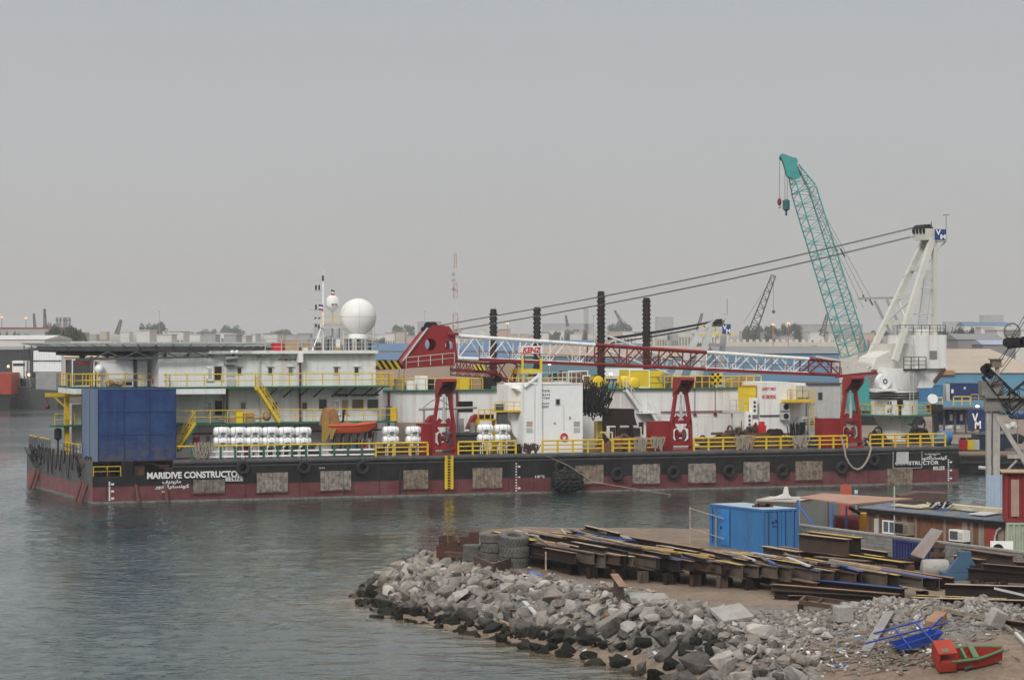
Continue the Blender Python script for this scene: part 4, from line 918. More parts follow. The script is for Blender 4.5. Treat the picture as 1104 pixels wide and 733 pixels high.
# ------------------------------------------------------------------ machinery between the davits
p0 = bp(478, 470, 4.5)
t = Thing("pipe_reel", "large dark grey drum of pipe handling machinery right of the first red davit", "winch", (bu(505, 4.5), 4.5, DZ))
u = bu(503, 4.5); e_ = MB(); e_.lathe((u, 5.2, DZ), [(2.1, 0), (2.1, .2), (1.9, .25), (1.9, 1.6), (2.1, 1.7), (2.1, 1.9)], 24); t.part("drum", e_, DGREY, smooth=True)
e_ = MB()
for k in range(9): an = k * .7; e_.box(u + 1.5 * math.cos(an) - .2, u + 1.5 * math.cos(an) + .2, 5.2 + 1.5 * math.sin(an) - .2, 5.2 + 1.5 * math.sin(an) + .2, DZ + 1.9, DZ + 2.2 + rnd.random())
t.part("gear_housing", e_, GREY)
e_ = MB(); e_.tube((bu(452, 4.5), 4.5, DZ + 4.1), (bu(514, 4.5), 4.5, DZ + 4.2), .12, 8); e_.tube((u - 1, 4.5, DZ + 1.9), (u - 1, 4.5, DZ + 4.2), .1); e_.tube((u - 4.2, 4.5, DZ), (u - 4.2, 4.5, DZ + 4.1), .1); e_.path([(bu(456, 4.5) + .2 * k, 4.5, DZ + 4.2 + .8 * math.sin(k * math.pi / 14)) for k in range(15)], .06, 5); t.part("hydraulic_pipe", e_, GREY)
e_ = MB(); q = bu(510, 4.3); e_.prism([(q - .6, DZ + 2.2), (q + .5, DZ + 2.2), (q + .4, DZ + 3.6), (q, DZ + 3.4)], 4.2, 5.0); q = bu(463, 4); e_.prism([(q - .5, DZ + 2.7), (q + .6, DZ + 2.7), (q + .5, DZ + 3.6), (q + .1, DZ + 3.5)], 3.8, 4.6); t.part("red_guard", e_, RED)
t = Thing("winch_platform", "yellow railed stand behind the two pairs of life rafts left of the white module", "stand", (bu(524, 4), 4, DZ)); u = bu(524, 4)
e_ = MB(); 
for q in (-.9, .9): e_.box(u + q - .1, u + q + .1, 3.6, 4.6, DZ, DZ + 3); 
e_.box(u - .9, u + .9, 3.6, 4.6, DZ + 3.0, DZ + 3.15); t.part("frame", e_, YEL); t.part("railing", rail_mb([(u - .9, 3.6, DZ + 3.15), (u + .9, 3.6, DZ + 3.15)], .9, .05, .6, 1), YEL)
e_ = MB(); e_.box(u - .6, u + .7, 3.8, 4.5, DZ + 3.16, DZ + 3.6); t.part("motor", e_, BLACK)
# tan tarp wall below the long house, left; and dark gear under the platform
p = bp(449, 452, VA - .2); e_ = MB(); a = rect(427, 456, 455, 487, VA - .3); e_.box(a[0], a[1], VA - .3, VA - .02, DZ, a[3]); solo("canvas_screen", e_, mat("sand_canvas", (.45, .36, .29), .85, dirt=.4, bump=.2), "sand-coloured canvas screen against the long white house left of the first red davit", "screen", (p.x, VA, DZ))

# white office module
a, b = bp(563.5, 413.5, 1.6), bp(628, 487, 1.6); z1 = a.z; ou0, ou1 = a.x, b.x
om = Thing("office_module", "tall white steel module with one small window and a red life ring drawn by its foot", "module", ((ou0 + ou1) / 2, 1.6, DZ))
om.root["label"] = "tall white steel module with one small window and notices, amidships on the barge"
e_ = MB(); e_.box(ou0, ou1, 1.6, 6.5, DZ, z1); om.part("shell", e_, WHITE2)
e_ = MB(); s_ = bp(576.5, 450, 1.6).x
for u in (ou0 - .03, s_ - .05, s_ + .55, ou1 - .1): e_.box(u, u + .1, 1.53, 1.597, DZ, z1 + .04)
e_.box(ou0 + .08, ou1 - .11, 1.54, 1.597, z1 - .1, z1 + .04); e_.box(s_ - .05, s_ + .0, 1.54, 1.596, DZ, z1); om.part("edge_post", e_, WHITE)
def mrect(x0, x1, y0, y1): return rect(x0, x1, y0, y1, 1.6)
a = mrect(599.5, 603, 430.5, 436); e_ = MB(); e_.box(a[0] - .08, a[1] + .08, 1.55, 1.597, a[2] - .08, a[3] + .08); e_.mi = 1; e_.box(a[0], a[1], 1.53, 1.549, a[2], a[3]); om.part("window", e_, [LGREY, BLACK])
e_ = MB(); DIMTXT = mat("faded_notice_ink", (.24, .26, .28), .7, dirt=.3)
rows = [(583.5, 592.5, 420, 423), (583.5, 593, 424.5, 427), (586, 593, 428, 430.5), (584, 592, 434, 436), (584, 592, 437, 440)]
for x0, x1, y0, y1 in rows:
    a = mrect(x0, x1, y0, y1); k = a[0]
    while k < a[1] - .1: w_ = rnd.uniform(.08, .2); e_.box(k, min(k + w_, a[1]), 1.585, 1.597, a[2] + rnd.uniform(0, .08), a[3]); k += w_ + .05
om.part("notice", e_, DIMTXT)
e_ = MB()
for x0, x1 in ((567.5, 574), (618.5, 625)):
    a = mrect(x0, x1, 455, 459.5); 
    for k in range(4): e_.box(a[0], a[1], 1.56, 1.597, a[2] + k * .13, a[2] + k * .13 + .06)
om.part("louvre", e_, PLY)
e_ = MB()
for x0, x1 in ((567.5, 574), (618.5, 625)): a = mrect(x0, x1, 461, 466); e_.box(a[0], a[1], 1.55, 1.597, a[2], a[3])
om.part("hatch", e_, LGREY)
e_ = MB(); a = mrect(607.8, 608.1, 437, 465); e_.box(a[0], a[1], 1.58, 1.597, a[2], a[3]); a = mrect(597, 598.5, 455, 456.5); e_.box(a[0], a[1], 1.5, 1.597, a[2], a[3]); a = mrect(613.5, 615.5, 449, 452); e_.box(a[0], a[1], 1.56, 1.597, a[2], a[3]); om.part("door_seam", e_, GREY)
e_ = MB(); u = bp(581.8, 450, 1.5).x; e_.bar((u, 1.45, DZ), (u, 1.45, bp(582, 402, 1.5).z), .32, .25); q = bp(565, 417, 1.5); e_.bar((u, 1.45, bp(582, 404, 1.5).z), (q.x, 1.45, q.z), .2, .2)
om.part("gantry_post", e_, WHITE2)
om.part("roof_railing", rail_mb([(ou0 + .1, 1.75, z1), (ou1 - .1, 1.75, z1), (ou1 - .1, 6.3, z1)], 1.0, .035, 1.3, 1), LGREY)
p = bp(608.5, 471, 1.4); e_ = MB(); e_.torus((p.x, 1.48, p.z), .3, .085, 'y', 20, 8); solo("life_ring", e_, BRIGHTRED, "red life ring hung low on the white steel module", "life ring", (p.x, 1.48, p.z), smooth=True)
# rounded cabinet left of it
a, b = bp(548, 415, 3.0), bp(563, 487, 3.0); cab = Thing("rounded_cabinet", "white cabinet with a rounded foot and small hood joined left of the tall white module", "cabinet", (b.x - .8, 3, DZ))
e_ = MB(); pr = [(a.x, a.z), (b.x, a.z), (b.x, DZ + 1.2)] + [(b.x - .15 - 1.0 * math.sin(t * .314), DZ + 1.2 + (1 - math.cos(t * .314)) * 1.6 - .0) for t in range(1, 6)] + [(a.x, DZ + 3.0)]
e_.prism(pr, 3.0, 6.0); cab.part("body", e_, WHITE)
e_ = MB(); e_.box(a.x + .2, b.x, 3.2, 5.8, DZ, DZ + 1.2); cab.part("foot", e_, LGREY)
q = bp(557, 424, 3); e_ = MB(); e_.prism([(q.x - .6, q.z + .5), (q.x + .5, q.z + .5), (q.x + .5, q.z - .1)], 2.0, 2.99); cab.part("hood", e_, WHITE2)
q0, q1 = bp(533, 442.5, 2.4), bp(563, 442.5, 2.4); e_ = MB(); e_.box(q0.x, q1.x, 2.1, 3.0, q0.z - .15, q0.z); cab.part("catwalk", e_, YEL); cab.part("railing", rail_mb([(q0.x, 2.15, q0.z), (q1.x, 2.15, q0.z)], .8, .03, 1.0, 1), YEL)
e_ = MB(); e_.box(q0.x + .4, q0.x + 1.3, 2.3, 2.9, DZ + 1.5, q0.z - .16); e_.box(q0.x + .2, q0.x + .9, 2.3, 2.9, q0.z + .01, q0.z + .6); cab.part("pump", e_, DGREY)

# tangle of hoses, brown box stack, and gear around the second davit
c = bp(640, 430, 2.5); e_ = loops(70, (c.x, 2.8, c.z + .9), (1.4, .7, .9), .065, 2.2, 10); solo("hose_tangle", e_, HOSE, "big tangle of black hoses hanging right of the white steel module", "hose", (c.x, 2.8, c.z), smooth=True)
u0, u1 = bu(651, 3), bu(684, 3); t = Thing("steel_rack", "dark brown rusty steel plates racked behind the rail right of the hose tangle", "steel rack", ((u0 + u1) / 2, 3, DZ))
zz = bp(651, 459, 3).z; e_ = MB(); e_.prism([(u0, zz), (u1 + .3, zz), (u1, zz + .9), (u1, bp(651, 441, 3).z), (u0, bp(651, 440, 3).z)], 3.0, 3.4); t.part("plate", e_, DRUST)
e_ = MB()
for u in (u0 + .2, (u0 + u1) / 2, u1 - .2): e_.box(u - .1, u + .1, 3.05, 3.6, DZ, zz)
e_.box(u0, u1, 3.6, 4.6, DZ, DZ + 1.2); t.part("frame", e_, DRUST)
onbox("yellow_bin", 643.5, 650, 454, 470, 4.5, .7, DZ + .4, YEL2, "small ochre bin under the hose tangle", "bin", frames)
onbox("generator_set", 664, 691, 461, 480, 4.0, 1.5, DZ, DGREY, "low grey generator right of the rusty plate rack", "generator", frames)
q0, q1 = bp(647, 466, 1.2), bp(660, 475, 1.2); e_ = MB(); e_.bar((q0.x, 1.2, q0.z), (q1.x, 1.2, q0.z), .12); e_.bar((q0.x + .4, 1.2, q0.z), (q1.x, 1.2, q0.z - .9), .1); e_.bar((q1.x, 1.2, DZ), (q1.x, 1.2, q0.z), .12); solo("davit_bracket", e_, mat("pale_yellow_paint", (.66, .58, .25), .5), "pale yellow angle bracket standing at the rail below the hose tangle", "bracket", (q0.x, 1.2, DZ))
# rusty chain and pipe heap behind rails to the right
def heap(px0, px1, v, hgt, m, lab, n, cat="scrap", name="scrap_heap", seed=1):
    r_ = random.Random(seed); u0, u1 = bu(px0, v), bu(px1, v); e = MB()
    for k in range(n):
        t_ = r_.random(); u = u0 + (u1 - u0) * t_; hh = hgt * (1 - (2 * t_ - 1) ** 2) ** .5
        z = DZ + r_.random() * hh; q = r_.random()
        if q < .4: e.bar((u, v + r_.uniform(-.6, .8), z), (u + r_.uniform(-1.2, 1.2), v + r_.uniform(-.6, .8), z + r_.uniform(-.3, .3)), r_.uniform(.08, .25))
        elif q < .7: e.sphere((u, v + r_.uniform(-.4, .8), z), r_.uniform(.2, .45), 7, 5, (1.5, 1, .7))
        else: e.torus((u, v + r_.uniform(-.4, .6), z), r_.uniform(.25, .5), .09, 'yxz'[r_.randrange(3)], 12, 6)
    e.prism([(u0, DZ), (u1, DZ), (u0 * .25 + u1 * .75, DZ + hgt * .7), (u0 * .7 + u1 * .3, DZ + hgt * .75)], v - .2, v + 1.2)
    return solo(name, e, m, lab, cat, ((u0 + u1) / 2, v, DZ))
heap(752, 858, 3.0, 2.1, RUST, "long brown heap of rusty chain and anchors on deck behind the middle rail", 70, seed=3)
heap(640, 712, 2.2, 1.3, RUST2, "rusty clutter heaped on deck between the hose tangle and the second red davit", 45, seed=4)
heap(870, 888, 2.5, 1.4, NAVY, "navy covered gear heaped left of the third davit's cabinet", 12, cat="gear", name="gear_heap", seed=5)
heap(545, 572, 2.0, .9, DRUST, "dark coiled gear on deck left of the white module's foot", 16, seed=6)
heap(407, 453, 4.6, 1.1, RUST, "low rusty gear on deck behind the rail below the two raft pairs", 22, seed=9)
heap(494, 520, 2.6, 1.0, BLACK, "low black gear on deck right of the first red davit", 18, cat="gear", name="gear_heap", seed=12)
heap(276, 345, 4.2, 1.3, DGREY, "long low dark gear on deck under the life rafts", 34, cat="gear", name="gear_heap", seed=13)
heap(938, 958, 4.0, 1.7, BLACK, "black hoses and gear heaped left of the crane pedestal", 30, cat="gear", name="gear_heap", seed=7)
heap(982, 1004, 6.0, 2.2, HOSE, "black coiled hoses heaped right of the crane pedestal", 34, cat="gear", name="gear_heap", seed=8)
onbox("fuel_box", 816.5, 826, 458.5, 480, 3.0, 1.0, DZ, BRIGHTRED, "bright red box with a cap standing before the switch house", "locker", lambda t, u0, u1, v, z0, z1: t.part("cap", MB().box(u0 + .5, u1 - .1, v + .1, v + .7, z1 + .002, z1 + .35), BRIGHTRED))
for k, (px, lab) in enumerate(((832, "left one of two dark reels before the switch house"), (838.5, "right one of two dark reels before the switch house"))):
    u = bu(px, 2.8); t = Thing("hose_reel", "small " + lab, "reel", (u, 2.8, DZ)); e_ = MB(); e_.lathe((u, 2.8, DZ + 1.45), [(.45, -.3), (.45, -.25), (.2, -.24), (.2, .24), (.45, .25), (.45, .3)], 14, 'y'); t.part("spool", e_, DRUST, smooth=True); e_ = MB(); e_.box(u - .4, u + .4, 2.4, 3.2, DZ, DZ + 1.0); t.part("stand", e_, RUST)
e_ = loops(14, (bu(857, 3.5), 3.5, DZ + 2.3), (.5, .2, .2), .06, 1.9); solo("cable_hank", e_, HOSE, "black cable loops hanging left of the three pale cabinets", "cable", (bu(857, 3.5), 3.5, DZ), smooth=True)
e_ = loops(12, (bu(864, 3.6), 3.6, DZ + 2.3), (.3, .2, .2), .06, 1.9); solo("cable_hank", e_, HOSE, "black cable loops hanging in front of the three pale cabinets", "cable", (bu(864, 3.6), 3.6, DZ), smooth=True)
# yellow tall box and vertical cylinders near the switch house
a, b = bp(802, 417, 5.5), bp(815, 443, 5.5); t = Thing("yellow_cabinet", "tall yellow cabinet with an orange top left of the red warning sign", "cabinet", ((a.x + b.x) / 2, 5.5, DZ)); e_ = MB(); e_.box(a.x, b.x, 5.5, 6.8, b.z, a.z); t.part("body", e_, YEL2); e_ = MB(); e_.box(a.x - .04, b.x + .04, 5.45, 6.84, a.z + .002, a.z + .14); t.part("top", e_, mat("orange_paint", (.5, .22, .02), .5)); e_ = MB()
for k in (1, 2): z = b.z + (a.z - b.z) * k / 3; e_.box(a.x - .02, b.x + .02, 5.46, 5.497, z - .05, z + .05)
t.part("band", e_, YEL)
e_ = MB(); e_.box(bu(787, 5.5), bu(818, 5.5), 5.3, 7.2, b.z - .18, b.z - .003); 
for px in (789, 803, 816): e_.tube((bu(px, 6), 6, DZ), (bu(px, 6), 6, b.z - .18), .09)
t.part("stand", e_, LGREY); t.part("railing", rail_mb([(bu(787, 5.4), 5.4, b.z), (bu(801, 5.4), 5.4, b.z)], 1.1, .035, .7, 1), LGREY)
for k, (px, py0, lab) in enumerate(((813.5, 429, "upper"), (808, 444, "left"), (814.5, 452, "lower"))):
    a = bp(px - 3, py0, 4.6); b = bp(px + 3, py0 + 18, 4.6); t = Thing("valve_cabinet", "narrow white valve cabinet left of the red warning sign, %s of three" % lab, "cabinet", ((a.x + b.x) / 2, 4.6, DZ)); e_ = MB(); e_.box(a.x, b.x, 4.6, 5.2, max(DZ, b.z), a.z); t.part("body", e_, WHITE2)
    e_ = MB(); q = (a.z + max(DZ, b.z)) / 2
    for j in (-.4, 0, .4): e_.lathe(((a.x + b.x) / 2, 4.57, q + j), [(.14, -.02), (.14, .027)], 10, 'y')
    t.part("dial", e_, DGREY)
# things on top of the long deckhouse
zt_ = ZA + .02
onbox("yellow_skid", 678.5, 700, 399, 419, 10.2, 2.5, zt_, YEL2, "yellow steel skid box, wider left one of the two on the long house", "skid box", frames); 
onbox("yellow_skid", 700.6, 715, 400, 419, 10.2, 2.5, zt_, YEL2, "yellow steel skid box, narrower right one with ribs, on the long house", "skid box", lambda t, u0, u1, v, z0, z1: t.part("rib", MB().box(u0, u1, v - .06, v - .003, z0 + .5, z0 + .58).box(u0, u1, v - .06, v - .003, z0 + 1.1, z0 + 1.18), YEL))
for nm, px, py, r, lab in (("drum_reel", 643, 411.5, .62, "yellow drum reel on the long house above the hose tangle"), ("air_receiver", 673, 412, .62, "ribbed yellow drum lying beside the yellow round tank on the long house"), ("round_tank", 682.5, 413, .55, "smooth yellow round tank on the long house before the skid boxes")):
    p = bp(px, py, 9.6 if nm != "round_tank" else 9.2); t = Thing(nm, lab, "tank", (p.x, p.y, zt_)); e_ = MB(); e_.lathe(p, [(.1, -.62), (r * .8, -.55), (r, -.4), (r, .5), (r * .9, .6)], 20, 'y'); t.part("shell", e_, YEL2, smooth=True)
    e_ = MB(); e_.box(p.x - r * .8, p.x + r * .8, p.y - .4, p.y + .4, zt_, p.z - r * .8); t.part("saddle", e_, YEL)
    if nm == "drum_reel":
        e_ = MB()
        for k in (-.4, 0, .4): e_.torus((p.x, p.y + k, p.z), r, .05, 'y', 20, 5)
        t.part("hoop", e_, BLACK)
for x0, x1, y0, lab in ((613, 633.5, 400, "brown rusty container on the long house behind the white module's roof rail"), (636.5 - 8, 636, 405, "small brown crate beside the rusty container on the long house")):
    onbox("brown_container", x0, x1, y0, 419, 12.0 if x1 - x0 > 10 else 10.8, 2.4, zt_, RUST2, lab, "container", frames)
kinds = [WHITE2, TANP, RUST2, LGREY, GREY, YEL2, PLY, BLACK]
r2 = random.Random(5)
spots = [(428, 436, "cream crate at the left end of the long house roof", TANP), (439, 448, "white bin on the long house roof under the hook block", WHITE2), (452, 461, "white locker with frame on the long house roof left of the first davit's head", WHITE2), (464, 468, "small black pump on the long house roof left of the first davit's head", BLACK), (496, 506, "yellow machine box on the long house roof right of the first davit's head", YEL2), (510, 519, "tan crate on the long house roof behind the jib's end", TANP), (522, 530, "black machine box on the long house roof behind the jib's end", BLACK), (570, 580, "grey crate on the long house roof behind the module's post", GREY), (584, 596, "heap-filled tan crate behind the white module's roof rail", PLY), (598, 610, "pale crate behind the white module's roof rail beside the brown container", LGREY), (720, 730, "grey coil crate on the roof right of the yellow skid boxes", GREY), (745, 753, "brown crate on the roof right of the second davit's head", RUST), (756, 768, "brown steel crate on the roof left of the yellow check sign", RUST), (774, 783, "grey cabinet on the roof right of the yellow check sign", LGREY), (786, 797, "tan cabin box on the roof under the boom's white lattice", TANP), (800, 812, "tan tank crate on the roof above the tall yellow cabinet", PLY)]
for x0, x1, lab, m in spots: onbox("deck_crate", x0, x1, r2.uniform(405, 411), 419, r2.uniform(10.2, 12), r2.uniform(.8, 1.4), zt_, m, lab, "crate")
e_ = loops(30, (bu(720, 10), 10.3, zt_ + 1.2), (.6, .6, .3), .06, 1.1); solo("rope_coil", e_, ROPE, "pale coil of rope on the long house roof behind the second davit's head", "rope", (bu(720, 10), 10.3, zt_), smooth=True)
p = bp(774.5, 409, 9.2); e_ = MB(); q = .28
for i in range(4):
    for j in range(4):
        e_.mi = (i + j) % 2; e_.box(p.x - .8 + i * q, p.x - .8 + (i + 1) * q, 9.1, 9.14, p.z - .5 + j * q, p.z - .5 + (j + 1) * q)
e_.mi = 0; e_.bar((p.x + .2, 9.12, p.z - .1), (p.x + 1.8, 9.12, p.z + .1), .1); e_.bar((p.x - .3, 9.16, zt_), (p.x - .3, 9.16, p.z - .5), .08); solo("check_sign", e_, [YEL2, BLACK], "yellow and black chequered sign on the long house roof", "sign", (p.x, 9.1, zt_))
# roof of the tall deckhouse: crates, boards, mast, domes
zr = Z3 + .16
for x0, x1, y0, v, lab, m in ((307.5, 323.5, 367, 6.5, "tan plywood board crate on the tall deckhouse roof by the rail", PLY), (331, 349, 369, 9, "brown crate on the tall deckhouse roof left of the big white dome", TANP), (296, 305, 369, 6.5, "red and white locker on the roof at the helideck's edge", BRIGHTRED), (326, 332, 375, 7, "cream bin on the tall deckhouse roof beside the plywood board", CREAM), (361, 368, 375, 8, "orange bin on the tall deckhouse roof left of the big white dome", TARPY)):
    onbox("roof_crate", x0, x1, y0, 380, v, 1.2, zr, m, lab, "crate")
p = bp(386, 341.5, 8); R_ = 1.72
rdm = Thing("radome", "big white radome ball on the deckhouse roof", "radome", (p.x, 8, zr)); e_ = MB(); e_.sphere(p, R_, 40, 26); rdm.part("shell", e_, RADOME, smooth=True)
e_ = MB(); e_.torus(p, R_ + .002, .018, 'z', 48, 4)
for k in range(3): 
    an = k * math.pi / 3 + .3; e_.path([(p.x + (R_ + .003) * math.cos(t * .13) * math.cos(an), 8 + (R_ + .003) * math.cos(t * .13) * math.sin(an), p.z + (R_ + .003) * math.sin(t * .13)) for t in range(49)], .014, 4)
rdm.part("panel_seam", e_, LGREY)
e_ = MB(); e_.lathe((p.x, 8, p.z - R_ - .25), [(.95, -.05), (.95, .25), (.8, .4)], 18); e_.mi = 1
for k in range(6): an = k * math.pi / 3; e_.tube((p.x + .9 * math.cos(an), 8 + .9 * math.sin(an), zr), (p.x + .9 * math.cos(an), 8 + .9 * math.sin(an), p.z - R_ - .2), .07)
rdm.part("pedestal", e_, [WHITE2, LGREY])
p = bp(358.5, 326, 8.5); d2 = Thing("radome", "small white dome aerial on a pole beside the mast", "radome", (p.x, 8.5, zr)); e_ = MB(); e_.lathe(p, [(.05, -.95), (.15, -.85), (.62, -.42), (.64, -.3), (.64, .05), (.55, .38), (.35, .6), (.05, .68)], 22); d2.part("shell", e_, RADOME, smooth=True)
e_ = MB(); e_.tube((p.x, 8.5, zr), (p.x, 8.5, p.z - .9), .08); d2.part("pole", e_, LGREY)
d2.part("lettering", text_mb("SEATEL", .62, .17, (p.x - .31, 8.5 - .655, p.z - .3), (1, 0, 0), (0, 0, 1), .01), NAVY)
d2.part("railing", rail_mb([(p.x - 1.3, 7.6, p.z - 2.3), (p.x + .9, 7.6, p.z - 2.3)], 1.0, .035, .9, 1), YEL)
e_ = MB(); e_.box(p.x - 1.35, p.x + 1.0, 7.55, 9.2, p.z - 2.42, p.z - 2.3); 
for q in (-1.2, .85): e_.tube((p.x + q, 7.7, zr), (p.x + q, 7.7, p.z - 2.42), .06); e_.tube((p.x + q, 9.1, zr), (p.x + q, 9.1, p.z - 2.42), .06)
d2.part("platform", e_, LGREY)
p = bp(348.5, 293, 8.2); mu = p.x; ms_ = Thing("signal_mast", "white lattice signal mast with flags and lamps on the deckhouse roof", "mast", (mu, 8.2, zr))
e_ = MB(); e_.tube((mu, 8.2, zr), (mu, 8.2, p.z - .8), .085, 8); e_.tube((mu, 8.2, p.z - .8), (mu, 8.2, p.z + .2), .03)
q = bp(334, 366, 8.2); e_.tube((q.x, 7.4, zr), (mu - .1, 8.1, p.z - 4.9), .06); e_.tube((q.x + .9, 9, zr), (mu - .1, 8.2, p.z - 4.2), .06); ms_.part("pole", e_, WHITE2)
e_ = MB()
for py, wl, wr in ((313.5, .85, 0), (323, .9, .1), (334, 1.3, .1), (343, .9, 0)): z = bp(348, py, 8.2).z; e_.tube((mu - wl, 8.2, z), (mu + wr, 8.2, z), .03)
ms_.part("yard", e_, LGREY)
e_ = MB()
for px, py, h_ in ((348, 300, .5), (340.5, 310, .45), (344, 310, .45), (340.5, 331, .45), (340, 343, .15), (344, 343, .15), (340.5, 351, .3), (343.5, 352, .3)): q = bp(px, py, 8.2); e_.tube((q.x, 8.15, q.z - h_ / 2), (q.x, 8.15, q.z + h_ / 2), .085, 8)
ms_.part("signal_lamp", e_, BLACK)
FLB = mat("flag_blue", (.05, .06, .22), .8, dirt=.1); FLR = mat("flag_red", (.4, .03, .03), .8, dirt=.1); FLW = mat("flag_white", (.7, .7, .7), .8, dirt=.1)
def flag(name, px, py, w_, h_, v, ms, lab):
    q = bp(px, py, v); e = MB(); n = 6
    for j in range(3):
        e.mi = j
        vs = [(q.x + w_ * i / n, v + dv + .06 * math.sin(i * 1.3), q.z + h_ * (jj) / 3 - .12 * (i / n) ** 2) for dv in (0, .015) for jj in (j, j + 1) for i in range(n + 1)]
        k = n + 1
        e.add(vs, [(i, i + 1, k + i + 1, k + i) for i in range(n)] + [(2 * k + i, 3 * k + i, 3 * k + i + 1, 2 * k + i + 1) for i in range(n)])
    return solo(name, e, ms, lab, "flag", (q.x, v, q.z))
flag("flag", 343.5, 334.5, .55, .55, 8.1, [FLR, FLW, FLB], "blue, white and red flag on the signal mast"); flag("flag", 357, 318, .36, .5, 8.4, [FLR, FLW, mat("flag_black", (.03, .03, .03), .8)], "small red, white and black flag above the small white dome")
e_ = MB()
for k in range(22): u = bu(332 + 72 * rnd.random(), 9); hh = rnd.uniform(.2, 1.3); barge.part("roof_equipment", MB().box(u, u + rnd.uniform(.05, .4), 8.5 + rnd.random(), 9.6 + rnd.random(), zr, zr + hh), rnd.choice((GREY, WHITE2, DGREY)), house)

# ------------------------------------------------------------------ the pedestal crane on the barge
VC = 14.0
uc = bu(964, VC)
cr_ = Thing("pedestal_crane", "cream pedestal crane with its red and white boom lowered along the whole barge", "crane", (uc, VC, DZ))
def cz(py): return bp(964, py, VC).z
e_ = MB(); e_.lathe((uc, VC, 0), [(1.75, DZ), (1.75, cz(457)), (2.1, cz(449)), (2.45, cz(447.2)), (2.45, cz(420))], 32); ped = cr_.part("pedestal", e_, WHITE, smooth=True)
e_ = MB()
for y in (423.5, 426.3, 429): e_.lathe((uc, VC, cz(y)), [(2.47, -.07), (2.6, -.06), (2.6, .06), (2.47, .07)], 32)
cr_.part("slew_ring", e_, BLACK, smooth=True)
e_ = MB(); e_.lathe((uc, VC, cz(448)), [(2.46, 0), (3.9, 0), (3.9, .14), (2.46, .14)], 24); cr_.part("platform", e_, GREEN)
e_ = MB()
ringp = [(uc + 3.8 * math.cos(2 * math.pi * i / 16), VC + 3.8 * math.sin(2 * math.pi * i / 16), cz(448) + .14) for i in range(17)]
cr_.part("railing", rail_mb(ringp, 1.05, .04, 1.6, 1), YEL)
e_ = MB(); p = bp(970, 434, VC - 2.5); e_.box(p.x - .25, p.x + .25, VC - 2.75, VC - 2.4, p.z - .25, p.z + .3); e_.box(p.x - .05, p.x + .05, VC - 2.7, VC - 2.45, p.z - 1.6, p.z - .25)
for x, y in ((957.5, 435), (960.5, 435), (957.5, 443), (960.5, 443)): q = bp(x, y, VC - 2.45); e_.box(q.x - .06, q.x + .06, VC - 2.5, VC - 2.4, q.z - .18, q.z + .18)
cr_.part("junction_box", e_, BLACK)
# slewing upperworks
zs = cz(420); zm = cz(397); zt = cz(361)
hx0, hx1 = bp(985, 380, 11.5).x, bp(1020.5, 380, 11.5).x
e_ = MB(); e_.lathe((uc, VC, 0), [(2.5, zs), (2.7, zs + .8), (3.1, zm - .1), (3.1, zm)], 24); e_.prism([(uc + 1.5, zs + .2), (hx1 - 1.4, zs + .2), (hx1 - .2, zm), (uc + .6, zm)], 12.0, 16.5)
cr_.part("turntable", e_, WHITE, smooth=True)
e_ = MB(); e_.box(hx0, hx1, 11.5, 17, zm, zt); mh = cr_.part("machinery_house", e_, WHITE)
e_ = MB(); e_.box(uc - 1.2, hx0 - .01, 12.5, 16.5, zm, zt - .9); e_.prism([(bu(938, 13), zm - .1), (uc - 1.2, zm - .1), (uc - 1.2, cz(378)), (bu(944, 13), cz(385))], 12.6, 16.4); cr_.part("winch_house", e_, CREAM)
a = bp(1002, 387, 11.5); b = bp(1010, 378, 11.5); e_ = MB(); e_.box(a.x, b.x, 11.45, 11.497, a.z, b.z)
for k in range(9): z = a.z + (b.z - a.z) * (k + .5) / 9; e_.box(a.x, b.x, 11.42, 11.449, z - .03, z + .02)
cr_.part("louvre", e_, GREY, mh)
cr_.part("roof_railing", rail_mb([(uc - 1, 11.6, zt), (hx1 - .05, 11.6, zt), (hx1 - .05, 16.9, zt)], 1.0, .03, 1.0, 2), DGREY, mh)
e_ = MB(); e_.lathe((hx1 - 1.7, 14, zt), [(1.3, 0), (1.3, .35), (1.0, .6)], 18); cr_.part("roof_vent", e_, CREAM, mh, smooth=True)
e_ = MB(); a = bp(972, 397.5, 11.3); b = bp(996, 397.5, 11.3); e_.box(a.x, b.x, 10.8, 11.49, a.z - .15, a.z)
cr_.part("catwalk", e_, BLACK); cr_.part("railing", rail_mb([(a.x, 10.85, a.z), (b.x, 10.85, a.z)], 1.2, .04, .9, 2), DGREY)
e_ = MB(); q = bu(983, 11)
for qq in (-.22, .22): e_.tube((q + qq, 11.0, DZ + 3.5), (q + qq, 11.0, zm + 3), .04)
for k in range(24): z = DZ + 3.6 + k * .32; e_.tube((q - .22, 11, z), (q + .22, 11, z), .025, 4)
cr_.part("ladder", e_, LGREY)
e_ = MB(); a = bp(1007.5, 412, 11.6); b = bp(1018.5, 397.5, 11.6); e_.bar(a, b, .3, .35); cr_.part("jib_stop", e_, RUST)
e_ = MB(); p = bp(952.5, 411, 11.5); e_.lathe((p.x, 11.6, p.z), [(.75, -.35), (.75, .35)], 22, 'y'); e_.box(p.x - 1.1, p.x + 1.3, 11, 12.4, p.z - 1.0, p.z - .75); e_.mi = 1; e_.torus((p.x + .05, 11.22, p.z), .22, .05, 'y', 12, 5); cr_.part("hose_drum", e_, [WHITE2, BLACK])
